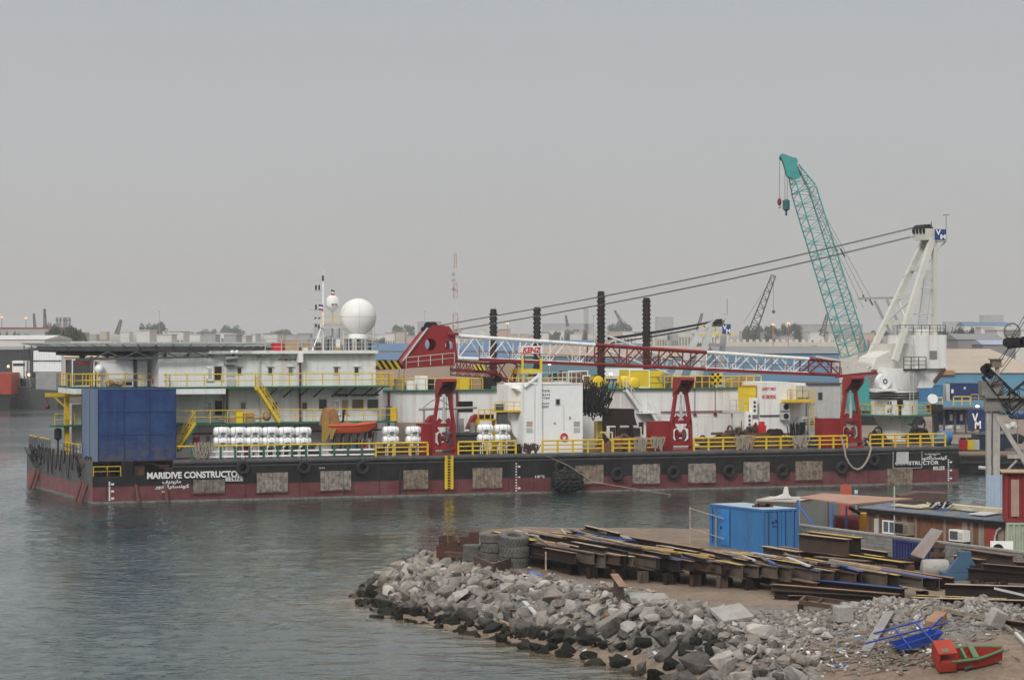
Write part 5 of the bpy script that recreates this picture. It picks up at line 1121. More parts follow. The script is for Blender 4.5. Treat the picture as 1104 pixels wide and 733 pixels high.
# A-frame
ztp = bp(1004, 260, 13).z; top = Vector((bp(1004, 261, 12.5).x, 13.5, ztp))
ft1, ft2 = bp(964.5, 389, 11.4), bp(936.5, 386, 16.6)
t1_, t2_ = bp(1005, 258, 13.0), bp(997.5, 258, 15.4)
e_ = MB(); e_.bar(ft1, t1_, .6, .5, (0, 1, 0)); e_.bar(ft2, t2_, .6, .5, (0, 1, 0))
for y in (289, 320, 347.5):
    def on(f, t, yy): 
        k = (bp(964, yy, 13).z - f.z) / (t.z - f.z); return f.lerp(t, k)
    e_.bar(on(ft1, t1_, y), on(ft2, t2_, y), .45, .5)
e_.bar(on(ft1, t1_, 320), on(ft2, t2_, 347.5), .14); e_.bar(on(ft1, t1_, 347.5), on(ft2, t2_, 320), .14)
cr_.part("mast_leg", e_, CREAM)
e_ = MB()
for v in (13.0, 15.4): q = bp(1005, 300, v).x; e_.bar((q + .25, v, zt), (q + .25, v, ztp + .3), .42, .42)
for y in (311, 338.5): z = cz(y); q = bp(1005, 300, 13).x; e_.tube((q + .25, 13, z), on(ft1, t1_, y), .06); e_.tube((q + .25, 13, z), (bp(1005, 300, 15.4).x + .25, 15.4, z), .06)
cr_.part("back_leg", e_, CREAM)
e_ = MB(); q = bp(993, 300, 13.2)
for qq in (-.5, .5): e_.tube((q.x + qq, 13.2, zt), (q.x + qq + 1.0, 13.2, cz(290)), .045)
for k in range(40): 
    z = zt + k * (cz(290) - zt) / 40; o_ = k / 40.; e_.tube((q.x - .5 + o_, 13.2, z), (q.x + .5 + o_, 13.2, z), .03, 4)
cr_.part("ladder", e_, LGREY)
e_ = MB(); e_.box(t2_.x - .4, t1_.x + 1.7, 12.6, 15.8, ztp - .05, ztp + .12); e_.bar((t1_.x + 1.6, 13, ztp), (t1_.x + .3, 13, ztp - 1.3), .12); e_.box(t1_.x - .8, t1_.x + .3, 12.9, 15.5, ztp + .12, ztp + 1.3); cr_.part("head_platform", e_, CREAM)
e_ = MB()
for v in (13.2, 13.9, 14.6, 15.3): e_.lathe((t1_.x - .4, v, ztp + 1.15), [(.6, -.12), (.45, 0), (.6, .12)], 16, 'y')
cr_.part("sheave", e_, BLACK, smooth=True)
e_ = MB()
for k in range(4): u = t2_.x - .9 + .28 * k; e_.tube((u, 13.4, ztp - 2.2), (u, 13.4, ztp + .9), .035)
cr_.part("guard_rail", e_, DGREY)
a, b = bp(1008.3, 258.5, 12.5), bp(1020, 247.3, 12.5); e_ = MB(); e_.box(a.x, b.x, 12.5, 12.6, a.z, b.z); sg = cr_.part("name_board", e_, mat("logo_blue", (.02, .055, .2), .5, dirt=.15))
cr_.part("lettering", text_mb("V", (b.x - a.x) * .48, (b.z - a.z) * .5, (a.x + .05, 12.488, a.z + (b.z - a.z) * .46), (1, 0, 0), (0, 0, 1), .035), WHITE2, sg)
cr_.part("lettering", text_mb("M", (b.x - a.x) * .5, (b.z - a.z) * .46, (a.x + (b.x - a.x) * .46, 12.484, a.z + .05), (1, 0, 0), (0, 0, 1), .035), WHITE2, sg)
e_ = MB(); q = bp(1020, 232, 12.8); e_.tube((q.x, 12.8, ztp), (q.x, 12.8, q.z), .03); e_.tube((q.x - .3, 12.8, q.z), (q.x + .3, 12.8, q.z + .05), .03); e_.sphere((q.x - .3, 12.8, q.z), .07, 6, 4); e_.sphere((q.x + .3, 12.8, q.z + .05), .07, 6, 4); e_.tube((t1_.x - .1, 13, ztp + 1.2), (t1_.x - .1, 13, ztp + 2.0), .05); cr_.part("wind_sensor", e_, DGREY)
# boom
def bz(px):        # axis of the boom in the picture: top and bottom chord rows
    t = (px - 490) / (900 - 490.); return 362 + 27 * t, 386 + 18 * t
def bax(px):
    yt, yb = bz(px); a, b = bp(px, yt, VC), bp(px, yb, VC); return (a + b) / 2, (a.z - b.z)
def bsec(x0, x1, m, n, rc=.15, rb=.06, nm="boom_section"):
    a, h0 = bax(x0); b, h1 = bax(x1); e = MB(); e.lattice(a, b, 1.9, h0, 1.9, h1, n, rc, rb, sides=8); e2 = e
    return cr_.part(nm, e, m, smooth=False)
bsec(491, 637, WHITE, 9, .17, .07); bsec(637, 757, BOOMRED, 7, .17, .075); bsec(757, 867, WHITE, 7, .17, .07); bsec(867, 901, BOOMRED, 2, .17, .09)
e_ = MB()
for x0, x1 in ((512, 637), (757, 867)):
    a, h0 = bax(x0); b, h1 = bax(x1)
    e_.bar(a + Vector((0, -1.05, -h0 / 2 - .05)), b + Vector((0, -1.05, -h1 / 2 - .05)), .3, .32)
a, h0 = bax(512); b, h1 = bax(901); e_.bar(a + Vector((0, -1.22, -h0 / 2 + .75)), b + Vector((0, -1.22, -h1 / 2 + .75)), .06)
for k in range(26):
    p = a.lerp(b, k / 25); h = h0 + (h1 - h0) * k / 25; e_.tube(p + Vector((0, -1.22, -h / 2)), p + Vector((0, -1.22, -h / 2 + (.8 if k % 4 else 1.3))), .035, 5)
cr_.part("boom_walkway", e_, BOOMRED)
# boom foot: tapered plates with round holes
ptop, pbot = bz(901); 
o_ = [bp(x, y, VC) for x, y in ((901, 387.5), (930, 391), (957, 397.5), (957, 402), (930, 404), (901, 406))]
hl = [(bp(x, y, VC), r) for x, y, r in ((907, 397, .22), (919, 395.5, .28), (931.5, 396, .26), (940, 398, .2))]
for v in (12.9, 14.9): cr_.part("boom_foot", plate_mb([(q.x, q.z) for q in o_], [(q.x, q.z, r) for q, r in hl], v, v + .12), CREAM)
e_ = MB(); e_.bar(bp(901, 406, 12.8), bp(956, 400.5, 12.8), .25, .28); e_.bar(bp(901, 406, 15.1), bp(956, 400.5, 15.1), .25, .28); cr_.part("foot_rail", e_, BOOMRED)
e_ = MB(); e_.bar(bp(880, 384.5, 13), bp(957, 397.5, 13), .22, .22); e_.bar(bp(880, 384.5, 15), bp(957, 397.5, 15), .22, .22); cr_.part("foot_chord", e_, CREAM)
# boom head: two holed side plates
hp = [(432, 393), (463, 353.5), (468, 350), (484, 351.5), (490.5, 360), (493.5, 386), (488, 391.5), (436, 397)]
for v in (13.0, 14.9): 
    P_ = [bp(x, y, 13.0) for x, y in hp]; c1, c2 = bp(464.3, 371.3, 13.0), bp(484.2, 372.2, 13.0)
    cr_.part("head_plate", plate_mb([(q.x, q.z) for q in P_], [(c1.x, c1.z, .58), (c2.x, c2.z, .42)], v, v + .1), RED)
e_ = MB(); A_ = [bp(x, y, 13.0) for x, y in ((433, 393), (463.5, 353.5), (469, 350), (484, 351.5))]
for q0, q1 in zip(A_[:-1], A_[1:]): e_.add([(q0.x, 13.1, q0.z - .03), (q1.x, 13.1, q1.z - .03), (q1.x, 14.9, q1.z - .03), (q0.x, 14.9, q0.z - .03)], [(0, 1, 2, 3)])
q0, q1 = bp(407, 397, 13), bp(489, 392, 13); e_.bar((q0.x, 13.05, q0.z), (q1.x, 13.05, q1.z), .2, .35); e_.bar((q0.x, 14.95, q0.z), (q1.x, 14.95, q1.z), .2, .35)
e_.tube(bp(483, 360, 12.7), bp(494, 360, 12.7), .16, 8); cr_.part("head_frame", e_, RED)
e_ = MB(); q0, q1 = bp(434.5, 389, 12.8), bp(461, 353.5, 12.8); e_.tube(q0, q1, .09); e_.mi = 1
p = bp(464.5, 352, 14)
for v in (13.3, 14, 14.7): e_.lathe((p.x, v, p.z), [(.45, -.14), (.34, 0), (.45, .14)], 16, 'y')
p = bp(457, 354.5, 14); e_.lathe((p.x, 14, p.z), [(.22, -.3), (.22, .3)], 12, 'y'); cr_.part("head_sheave", e_, [LGREY, BLACK], smooth=True)
e_ = MB(); n = 9
P0, P1 = [bp(x, y, 13.0) for x, y in ((409, 397), (418, 388.5), (436, 388.5), (434, 397.5))], None
def stripes(th, x0, x1, y0, y1, v, sl, n, nm="hazard_board"):
    a, b = bp(x0, y1, v), bp(x1, y0, v); e = MB(); w_ = (b.x - a.x) / n; s_ = sl * (b.z - a.z)
    for k in range(n): e.mi = k % 2; e.prism([(a.x + k * w_, a.z), (a.x + (k + 1) * w_, a.z), (a.x + (k + 1) * w_ - s_, b.z), (a.x + k * w_ - s_, b.z)], v, v + .08)
    return th.part(nm, e, [YEL2, BLACK])
stripes(cr_, 410, 436, 388.5, 398, 12.85, .7, 8)
e_ = MB(); P_ = [bp(x, y, 12.95) for x, y in ((407, 396), (412, 387.5), (418, 388), (410, 397.5))]; e_.prism([(q.x, q.z) for q in P_], 12.95, 13.1); cr_.part("tail_plate", e_, RED)
cr_.part("head_railing", rail_mb([bp(438, 396, 12.6), bp(490, 391, 12.6)], .95, .035, 1.2, 1), LGREY)
# fly jib hanging under the head, with its rounded end
e_ = MB(); a, b = bp(489, 394.5, VC), bp(531, 397, VC); e_.lattice(a, b, 1.7, .9, 1.6, .9, 8, .08, .05)
c = bp(556, 414, VC); b2 = bp(531, 395.5, VC)
for v in (13.1, 14.9): 
    e_.path([(q.x, v, q.z) for q in (bp(528, 392.5, VC), bp(545, 390.5, VC), bp(556, 391, VC), bp(561, 393.5, VC), bp(561, 400, VC), bp(557, 414, VC), bp(552, 413, VC), bp(528, 401.5, VC))], .09, 6)
    e_.tube(bp(537, 392, v), bp(549, 411, v), .06, 5); e_.tube(bp(549, 411, v), bp(557, 393, v), .06, 5); e_.tube(bp(537, 404, v), bp(545, 391, v), .06, 5)
for x, y in ((540, 391), (560, 395), (556, 412), (545, 409)): q = bp(x, y, VC); e_.tube((q.x, 13.1, q.z), (q.x, 14.9, q.z), .06)
a, b = bp(489, 401, VC), bp(530, 404, VC); e_.lattice(a, b, 1.7, .6, 1.6, .6, 8, .06, .04)
cr_.part("fly_jib", e_, BOOMRED)
stripes(cr_, 513, 524, 393.5, 399, 12.9, .6, 5); 
e_ = MB(); p = bp(536, 407, VC); e_.lathe((p.x, VC, p.z), [(.5, -.2), (.36, 0), (.5, .2)], 14, 'y'); cr_.part("jib_sheave", e_, BLACK, smooth=True)
# hook block
p = bp(432.5, 413, 13.6); e_ = MB(); q = .55
e_.prism([(p.x - .38, p.z + .5), (p.x + .1, p.z + .62), (p.x + .42, p.z + .45), (p.x + .38, p.z - .3), (p.x + .1, p.z - .62), (p.x - .2, p.z - .55)], 13.5, 13.7); hk = cr_.part("hook_block", e_, YEL2)
e_ = MB()
for k in range(3): z = p.z + .2 - .3 * k; e_.prism([(p.x - .33, z - .16), (p.x + .34, z + .2), (p.x + .34, z + .34), (p.x - .33, z - .02)], 13.49, 13.497)
cr_.part("hazard_stripe", e_, BLACK, hk)
e_ = MB(); e_.path([(p.x + .08 + .16 * math.sin(t * .5), 13.6, p.z - .75 - .16 + .16 * math.cos(t * .5)) for t in range(1, 10)], .05, 6); e_.tube((p.x + .08, 13.6, p.z - .6), (p.x + .08, 13.6, p.z - .76), .06); cr_.part("hook", e_, BLACK, hk)
e_ = MB()
for k in (-.25, .25): e_.tube((p.x + k, 13.6, p.z + .5), (p.x + k + .1, 13.6, bp(436, 397, 13.6).z), .022, 4)
cr_.part("hoist_line", e_, BLACK)
# KENZ board
a, b = bp(562.5, 381.5, 12.85), bp(584.5, 373, 12.85); e_ = MB(); e_.box(a.x, b.x, 12.82, 12.88, a.z, b.z); kb = cr_.part("maker_board", e_, WHITE2)
cr_.part("lettering", text_mb("KENZ", (b.x - a.x) * .9, (b.z - a.z) * .7, (a.x + (b.x - a.x) * .04, 12.81, a.z + (b.z - a.z) * .15), (1, 0, 0), (0, 0, 1), .04, .2), BRIGHTRED, kb)
# boom pendants and hoist lines
e_ = MB(); hs_ = [bp(470, 350.5, 14), bp(486, 355.5, 14)]
for k, (py0, px1, py1) in enumerate(((350.5, 1000, 242), (356, 984, 255))):
    for dv in (-.55, .55):
        a = bp(476 + 14 * k, py0, VC); b = bp(px1, py1, VC); pts = []
        for t in range(21): q = a.lerp(b, t / 20); q.z -= 1.1 * math.sin(math.pi * t / 20) * .5; q.y = VC + dv * (.6 + .4 * t / 20); pts.append(q)
        e_.path(pts, .036, 5)
cr_.part("boom_pendant", e_, DGREY)
# boom rest
t = Thing("boom_rest", "yellow boom rest standing on the long house under the maker's board", "boom rest", (bu(576, VC), VC, zt_)); e_ = MB(); a, b = bp(560, 401, 13), bp(583, 390, 13)
zb_, zt2 = bp(570, 398, 13).z, bp(570, 391.5, 13).z
e_.box(a.x, b.x, 12.6, 15.4, zb_ - .45, zb_)
for u in (a.x + .1, b.x - .2): e_.box(u, u + .2, 12.6, 12.8, zb_, zt2 + .5)
t.part("beam", e_, YEL2); e_ = MB()
for u in (a.x + .3, b.x - .3):
    for v in (12.8, 15.2): e_.bar((u, v, zt_), (u, v, zb_ - .45), .25)
t.part("leg", e_, YEL2)
# blue tanks at the right end of the barge, light coil on the end
u = bu(1016, .9); 
for k, (px, v, lab) in enumerate(((1014, 1.3, "front one"), (1018.5, 2.6, "rear one"))):
    u = bu(px, v); t = Thing("blue_tank", "blue drum tank at the right-hand tip of the barge, %s of two" % lab, "tank", (u, v, DZ)); e_ = MB(); e_.lathe((u, v, DZ + .6 + .25 * k), [(.2, -.75), (.62, -.65), (.62, .55), (.2, .7)], 18, 'x'); t.part("shell", e_, TANK, smooth=True); e_ = MB(); e_.box(u - .5, u + .5, v - .4, v + .4, DZ, DZ + .3 + .2 * k); t.part("saddle", e_, NAVY)

# four dark spud legs rising behind the boom
for i, (px, py, v, lab) in enumerate(((532, 333, 25, "first from the red boom head"), (579, 331, 25, "second from the red boom head"), (648, 314, 23, "tallest one"), (697, 321, 23, "between the tallest one and the second barge crane"))):
    p = bp(px, py, v); t = Thing("spud_leg", "dark toothed leg standing behind the boom, " + lab, "spud leg", (p.x, v, 0), group="dark steel legs behind the boom")
    r_ = .33 if i < 2 else .36
    e_ = MB(); e_.lathe((p.x, v, 0), [(r_, -2), (r_, p.z - .15), (r_ * .8, p.z)], 14); t.part("column", e_, DRUST if i > 1 else BLACK, smooth=True)
    e_ = MB(); k = 4.0
    while k < p.z - .4:
        for s in (-1, 1): e_.box(p.x + s * r_ - .05, p.x + s * r_ + .05, v - .16, v + .16, k, k + .22)
        k += .45
    t.part("rack", e_, BLACK)

# ------------------------------------------------------------------ second crane barge behind (white A-frame)
D2 = 345.0; PALE2 = mat("pale_second_crane", (.52, .53, .52), .5, dirt=.4, scale=.6)
def q2(px, py, d=D2): return atd(px, py, d)
c2_ = Thing("crane_barge", "white A-frame crane with dark sheave and blue emblem board behind the boom", "crane", tuple(q2(765, 470)[:2]) + (0,), 'w')
e_ = MB()
for x0, x1, dd in ((722, 758, 0), (742, 768, 0), (752, 764, 6), (775, 781, 6)): e_.bar(q2(x0, 418, D2 + dd), q2(x1, 352, D2 + dd), .8, .7, (0, 1, 0))
for y in (372, 395): e_.bar(q2(745, y), q2(779, y, D2 + 6), .35, .4)
e_.bar(q2(760, 352), q2(782, 342), .5); c2_.part("mast_leg", e_, PALE2)
e_ = MB(); a, b = q2(766, 352), q2(784, 338); e_.prism([(a.x, a.z), (b.x - .4, a.z), (b.x - 0.1, b.z), (a.x + .5, b.z + .1)], D2 + .6, D2 + 2.4); c2_.part("head", e_, PALE2)
e_ = MB(); a, b = q2(767.5, 349.5), q2(778, 343.5); e_.prism([(a.x, a.z + .1), (b.x, a.z - .1), (b.x, b.z), (a.x + .5, b.z - .1)], D2 - .6, D2 + .5); c2_.part("sheave", e_, BLACK)
e_ = MB(); a, b = q2(778.5, 360), q2(787.5, 349.5); e_.box(a.x, b.x, D2 - .5, D2 - .35, a.z, b.z); sb = c2_.part("name_board", e_, _mats["logo_blue"])
c2_.part("lettering", text_mb("V", (b.x - a.x) * .48, (b.z - a.z) * .5, (a.x + .05, D2 - .53, a.z + (b.z - a.z) * .42), (1, 0, 0), (0, 0, 1), .03), WHITE2, sb)
c2_.part("lettering", text_mb("M", (b.x - a.x) * .5, (b.z - a.z) * .46, (a.x + (b.x - a.x) * .46, D2 - .54, a.z + .05), (1, 0, 0), (0, 0, 1), .03), WHITE2, sb)
e_ = MB()
for x0, x1 in ((754, 761), (766.5, 779), (787, 793)): a, b = q2(x0, 361.3), q2(x1, 360); e_.box(a.x, b.x, D2 - .4, D2 + 2, a.z, b.z)
c2_.part("platform", e_, YEL2)
c2_.part("railing", rail_mb([q2(754, 360), q2(780, 360)], 1.1, .05, 1.2, 1), YEL2)
e_ = MB()
for (x0, y0), (x1, y1) in (((770, 347), (655, 366)), ((772, 349.5), (658, 370)), ((770, 346.3), (655, 364.5))): e_.path([q2(x0 + (x1 - x0) * t / 10, y0 + (y1 - y0) * t / 10 + 1.2 * math.sin(math.pi * t / 10)) for t in range(11)], .1, 5)
c2_.part("boom_pendant", e_, BLACK)
e_ = MB(); a, b = q2(640, 374), q2(740, 404); e_.lattice(q2(652, 369), q2(735, 400), 2, 1.8, 2, 1.8, 10, .14, .08); c2_.part("boom", e_, PALE2)
e_ = MB(); a = q2(735, 418); b = q2(800, 404); e_.box(a.x, b.x, D2 + .5, D2 + 8, 4, a.z + .9); e_.box(a.x - 18, b.x + 6, D2 - 2, D2 + 14, -.5, 4); c2_.part("pontoon", e_, LGREY)
p = q2(785, 325); e_ = MB(); e_.tube(q2(784, 340), q2(784, 322), .05); c2_.part("aerial", e_, GREY)

# ------------------------------------------------------------------ teal crawler crane on the far quay
D3 = 372.0
tcx = Thing("crawler_crane", "tall teal lattice boom crane standing on the far quay behind the barge crane", "crane", tuple(atd(945, 400, D3)[:2]) + (2.0,), 'w')
f0, f1 = atd(921, 382, D3), atd(855, 180, D3)
e_ = MB(); bt = atd(866.5, 205, D3); e_.lattice(f0, bt, 2.8, 2.9, 2.7, 2.7, 26, .10, .048, up=(1, .35, .6), sides=6)
e_.lattice(bt, f1, 2.7, 2.7, 1.3, 1.3, 5, .10, .05, up=(1, .35, .6)); tcx.part("boom", e_, TEAL)
e_ = MB(); P_ = [atd(x, y, D3) for x, y in ((841, 168), (846, 167), (858.5, 172), (859, 181), (862, 192), (855, 194), (848, 190), (845, 178))]; e_.prism([(q.x, q.z) for q in P_], D3 - .9, D3 - .5); e_.prism([(q.x, q.z) for q in P_], D3 + .5, D3 + .9)
P_ = [atd(x, y, D3) for x, y in ((840.5, 169), (843, 165.5), (847, 168), (858, 173), (856, 178), (845, 173))]; e_.prism([(q.x, q.z) for q in P_], D3 - .45, D3 + .45); tcx.part("boom_head", e_, TEAL)
e_ = MB()
for x, y in ((844, 170), (856, 174)): p = atd(x, y, D3); e_.lathe((p.x, D3, p.z), [(.5, -.3), (.4, 0), (.5, .3)], 14, 'y')
tcx.part("sheave", e_, mat("dark_teal_paint", (.02, .12, .12), .5))
e_ = MB()
for x, y1 in ((840.3, 214), (846.3, 218), (848.8, 218)): e_.tube(atd(x, 171 if x < 842 else 178, D3), atd(x, y1, D3), .035, 4)
tcx.part("hoist_line", e_, BLACK)
e_ = MB(); p = atd(840.3, 217.5, D3); e_.lathe(p, [(.1, -.55), (.28, -.3), (.28, .2), (.1, .5)], 10); e_.path([(p.x + .15 * math.sin(k * .6), p.y, p.z - .75 + .15 * math.cos(k * .6)) for k in range(8)], .06, 5); tcx.part("ball_hook", e_, MAROON)
e_ = MB(); p = atd(847.6, 221, D3); e_.lathe(p, [(.15, -.9), (.5, -.6), (.5, .6), (.2, .8)], 12); e_.tube((p.x, p.y, p.z - .9), (p.x, p.y, p.z - 1.5), .15); tcx.part("hook_block", e_, _mats["dark_teal_paint"])
e_ = MB(); ga0 = atd(966, 322, D3 + 1)
for dx, dy in ((0, 0), (6, -1.2), (-9, 22), (-2, 20)):
    e_.tube(atd(858, 176, D3), atd(933 + dx, 322 + dy * .5, D3), .035, 4)
for x0, y0, x1, y1 in ((898, 262, 903, 271), (906, 268, 911, 277), (930, 318, 934, 325), (937, 322, 941, 329)): e_.tube(atd(x0, y0, D3), atd(x1, y1, D3), .12, 5)
tcx.part("boom_pendant", e_, DGREY)
e_ = MB(); e_.bar(atd(925, 322, D3), atd(967, 321, D3), .3); e_.bar(atd(943, 324, D3), atd(953, 345, D3), .35); e_.bar(atd(956, 323, D3), atd(985, 380, D3), .35); e_.bar(atd(953, 345, D3), atd(978, 392, D3), .35); tcx.part("gantry_mast", e_, GREY)
e_ = MB(); a, b = atd(915, 384, D3), atd(990, 362, D3); e_.box(a.x, b.x, D3 - 2, D3 + 2, 3.6, 8.5); e_.box(a.x - .5, a.x + 2.5, D3 - 3.5, D3 - 2, 4, 7.2); tcx.part("cab_house", e_, TEAL)
for s in (-3.2, 2.2):
    e_ = MB(); e_.prism([(a.x - .5, 2.6), (a.x, 2.0), (b.x, 2.0), (b.x + .5, 2.6), (b.x, 3.4), (a.x, 3.4)], D3 + s, D3 + s + 1); tcx.part("track", e_, BLACK)

# ================================================================== THE SPIT IN FRONT
def onp(px, py, P0, d):               # pixel on the vertical plane through P0 along d (world x, y)
    k = (px - CX) / FPX; P0 = Vector((P0[0], P0[1])); d = Vector((d[0], d[1])).normalized()
    # k*y = P0.x + s*d.x ; y = P0.y + s*d.y
    s = (P0.x - k * P0.y) / (k * d.y - d.x); y = P0.y + s * d.y
    return s, HCAM - (py - HY) * y / FPX
class Local:                           # a local frame: x along d, y away from the camera, z up
    def __init__(s, P0, d, z=0.): s.o = Vector((P0[0], P0[1], z)); s.a = math.atan2(d[1], d[0])
def lthing(name, lab, cat, L, group=None):
    t = Thing(name, lab, cat, L.o, 'w', group, L.a); t.org = (0, 0, 0); return t
# ---- boulders
def rock_mesh(seed, mats):
    r = random.Random(seed); bm = bmesh.new()
    sx, sy, sz = r.uniform(.8, 1.3), r.uniform(.7, 1.0), r.uniform(.55, .85)
    for k in range(r.randrange(11, 17)):
        v = Vector((r.gauss(0, 1), r.gauss(0, 1), r.gauss(0, 1))).normalized(); v = Vector([max(-.72, min(.72, q)) for q in v]); bm.verts.new((v.x * sx * .62, v.y * sy * .62, v.z * sz * .62))
    g = bmesh.ops.convex_hull(bm, input=bm.verts[:]); bmesh.ops.delete(bm, geom=[q for q in g["geom_interior"] if isinstance(q, bmesh.types.BMVert)], context='VERTS')
    bmesh.ops.bevel(bm, geom=bm.edges[:], offset=.075, segments=2, affect='EDGES', profile=.6, clamp_overlap=True)
    bmesh.ops.triangulate(bm, faces=bm.faces[:]); bmesh.ops.subdivide_edges(bm, edges=[e for e in bm.edges if e.calc_length() > .22], cuts=1, use_grid_fill=False)
    for v in bm.verts: v.co += v.co.normalized() * .085 * noise.noise(v.co * 2.6 + Vector((seed, 0, 0))) + Vector((0, 0, 0))
    me = bpy.data.meshes.new("boulder"); bm.to_mesh(me); bm.free(); me.materials.append(mats); me.polygons.foreach_set("use_smooth", [True] * len(me.polygons)); me.set_sharp_from_angle(angle=rad(28)); return me
ROCKM = {"grey": [mat("boulder_grey_%d" % i, c, .9, dirt=.7, dcol=tuple(q * .42 for q in c), scale=1.4, bump=.7, bscale=7) for i, c in enumerate(((.30, .275, .25), (.22, .20, .18), (.37, .34, .31), (.26, .225, .19)))],
         "dark": [mat("boulder_weed_%d" % i, c, .75, spec=.1, dirt=.6, dcol=(.007, .008, .006), scale=1.6, bump=.7, bscale=7) for i, c in enumerate(((.014, .014, .011), (.026, .023, .018)))],
         "damp": [mat("boulder_damp", (.10, .09, .08), .85, spec=.15, dirt=.8, dcol=(.03, .028, .024), scale=1.6, bump=.7, bscale=7)],
         "pale": [mat("boulder_pale", (.46, .43, .395), .9, dirt=.5, scale=1.5, bump=.6, bscale=7)]}
RM = {k: [rock_mesh(31 * j + 7 * i + len(k), m) for i, m in enumerate(ms * (6 if k == "grey" else 5)) for j in (1,)] for k, ms in ROCKM.items()}
rr = random.Random(21); cand = []
fl = [(a, b, (b - a).length) for a, b in zip(F2[:-1], F2[1:])]
fb_ = [(a, b, (b - a).length) for a, b in zip(B2[-5:-1], B2[-4:])]
for k in range(11000):
    a, b, ln = rr.choices(fl[:9] + fb_, [q[2] for q in fl[:9] + fb_])[0]
    t = rr.random(); d = b - a; nrm = Vector((-d.y, d.x)).normalized()
    off = rr.uniform(-.6, 7.0); p = a + d * t + nrm * off
    s, df, db = dists(p.x, p.y)
    if p.x < -1.5:
        if db + .4 < df and CX + p.x * FPX / p.y > 462: continue
        df = min(df, db + .4)
    elif db < 3: continue
    if s < 0 and df > .8: continue
    if df > 5.6 + .8 * noise.noise(Vector((p.x * .4, p.y * .4, 1))): continue
    px = CX + p.x * FPX / p.y
    if px > 890: continue
    if df > 3.6 and p.x < 0 and px > 478: 
        if p.y > 147: continue
    # sandy fringe: bare strip along the water right of the middle
    bare = max(0, min(.45, (px - 410) * .01)) + max(0, min(1.5, (px - 560) * .010)) + max(0, (px - 740) * .02)
    if df < bare and rr.random() > .06: continue
    if df < .5 and px < 560 and rr.random() > .5: continue
    size = (rr.uniform(.6, 1.22) if rr.random() < .66 else rr.uniform(.4, .75)) * (1.08 if df < 4 else .85) * (.78 if p.x < -4 else 1)
    if df > 5: size *= .7
    cand.append((p.x, p.y, df, size, px, bare))
for px0, d0, sz in ((405, .2, .5), (440, -.4, .7), (560, -1.1, .8), (612, -.9, .6), (545, -.5, .5), (420, .2, .8)):
    p = at(px0, 0 + 700, 0); 
kept = []; cell = {}
for c in cand:
    ok = True; ci, cj = int(c[0]), int(c[1])
    for i in (-2, -1, 0, 1, 2):
        for j in (-2, -1, 0, 1, 2):
            for q in cell.get((ci + i, cj + j), ()):
                if (q[0] - c[0]) ** 2 + (q[1] - c[1]) ** 2 < (.35 * (q[3] + c[3])) ** 2: ok = False
    if ok: kept.append(c); cell.setdefault((ci, cj), []).append(c)
kept.sort(key=lambda c: -c[3] / c[1] * 100)
MAXR = 290
fill = {}
def rocklabel(kind, df, px, size, bare):
    zone = "at the tip of the spit" if px < 430 else "below the rusty scrap box" if px < 500 else "below the tyre stacks" if px < 575 else "below the beam pile's left end" if px < 650 else "below the beam pile's stubs" if px < 740 else "below the beam pile's right end" if px < 830 else "near the rubble heap"
    lvl = "low on the bank" if df - bare < 1.5 else "halfway up the bank" if df < 3.8 else "near the bank's top"
    sz = "large" if size > 1.05 else "medium" if size > .8 else "small"
    return "%s %s boulder %s %s" % (sz, {"grey": "grey", "dark": "black weedy", "damp": "dark damp", "pale": "pale"}[kind], lvl, zone)
for idx, (x, y, df, size, px, bare) in enumerate(kept):
    lowd = df - bare
    wet = .55 + .6 * noise.noise(Vector((x, y, 2))); kind = ("dark" if lowd < wet and (px < 630 or rr.random() < .5) else "damp" if lowd < wet + .6 else None) if px < 770 else ("damp" if rr.random() < .2 else None)
    kind = kind or ("pale" if rr.random() < .05 else "grey")
    me = rr.choice(RM[kind]); z = ground_z(x, y) + size * .13 + (.18 * rr.random() if 1 < df < 4.5 else 0)
    if df < 0.3: z = max(z, .0)
    rot = (rr.uniform(-.5, .5), rr.uniform(-.5, .5), rr.uniform(0, 6.3)); sc = size * rr.uniform(.9, 1.15)
    if idx < MAXR:
        o = link("boulder", me); o.location = (x, y, z); o.rotation_euler = rot; o.scale = (sc,) * 3; tag(o, rocklabel(kind, df, px, size, bare), "boulder", "boulders of the rock bank")
    else: fill.setdefault(kind, []).append((x, y, z, rot, sc, me))
def merge(name, items, mats, pick):
    vs, fs, mi = [], [], []
    for x, y, z, rot, sc, me in items:
        M_ = Matrix.LocRotScale(Vector((x, y, z)), __import__("mathutils").Euler(rot), Vector((sc,) * 3)); o = len(vs); m = pick(me)
        vs += [tuple(M_ @ v.co) for v in me.vertices]; fs += [tuple(i + o for i in p.vertices) for p in me.polygons]; mi += [m] * len(me.polygons)
    me = bpy.data.meshes.new(name); me.from_pydata(vs, [], fs)
    for m in mats: me.materials.append(m)
    me.polygons.foreach_set("material_index", mi); o = link(name, me); o["kind"] = "stuff"; return o
allm = [m for k in ROCKM.values() for m in k]
small = []
for k in range(1500):      # small rubble between and behind the boulders
    a, b, ln = rr.choices(fl[:10] + fb_, [q[2] for q in fl[:10] + fb_])[0]; t = rr.random(); d = b - a; nrm = Vector((-d.y, d.x)).normalized()
    p = a + d * t + nrm * rr.uniform(.4, 8.5); s, df, db = dists(p.x, p.y); px = CX + p.x * FPX / p.y
    if s < 0 or df > 7.8 or (p.x > 9 and df > 6.5) or df < max(0, (px - 560) * .012): continue
    sc = rr.uniform(.12, .3); kind = "dark" if df < 1.0 and px < 700 else "pale" if rr.random() < .12 else "grey"
    small.append((p.x, p.y, ground_z(p.x, p.y) + sc * .15, (rr.uniform(-.6, .6), rr.uniform(-.6, .6), rr.uniform(0, 6)), sc, rr.choice(RM[kind])))
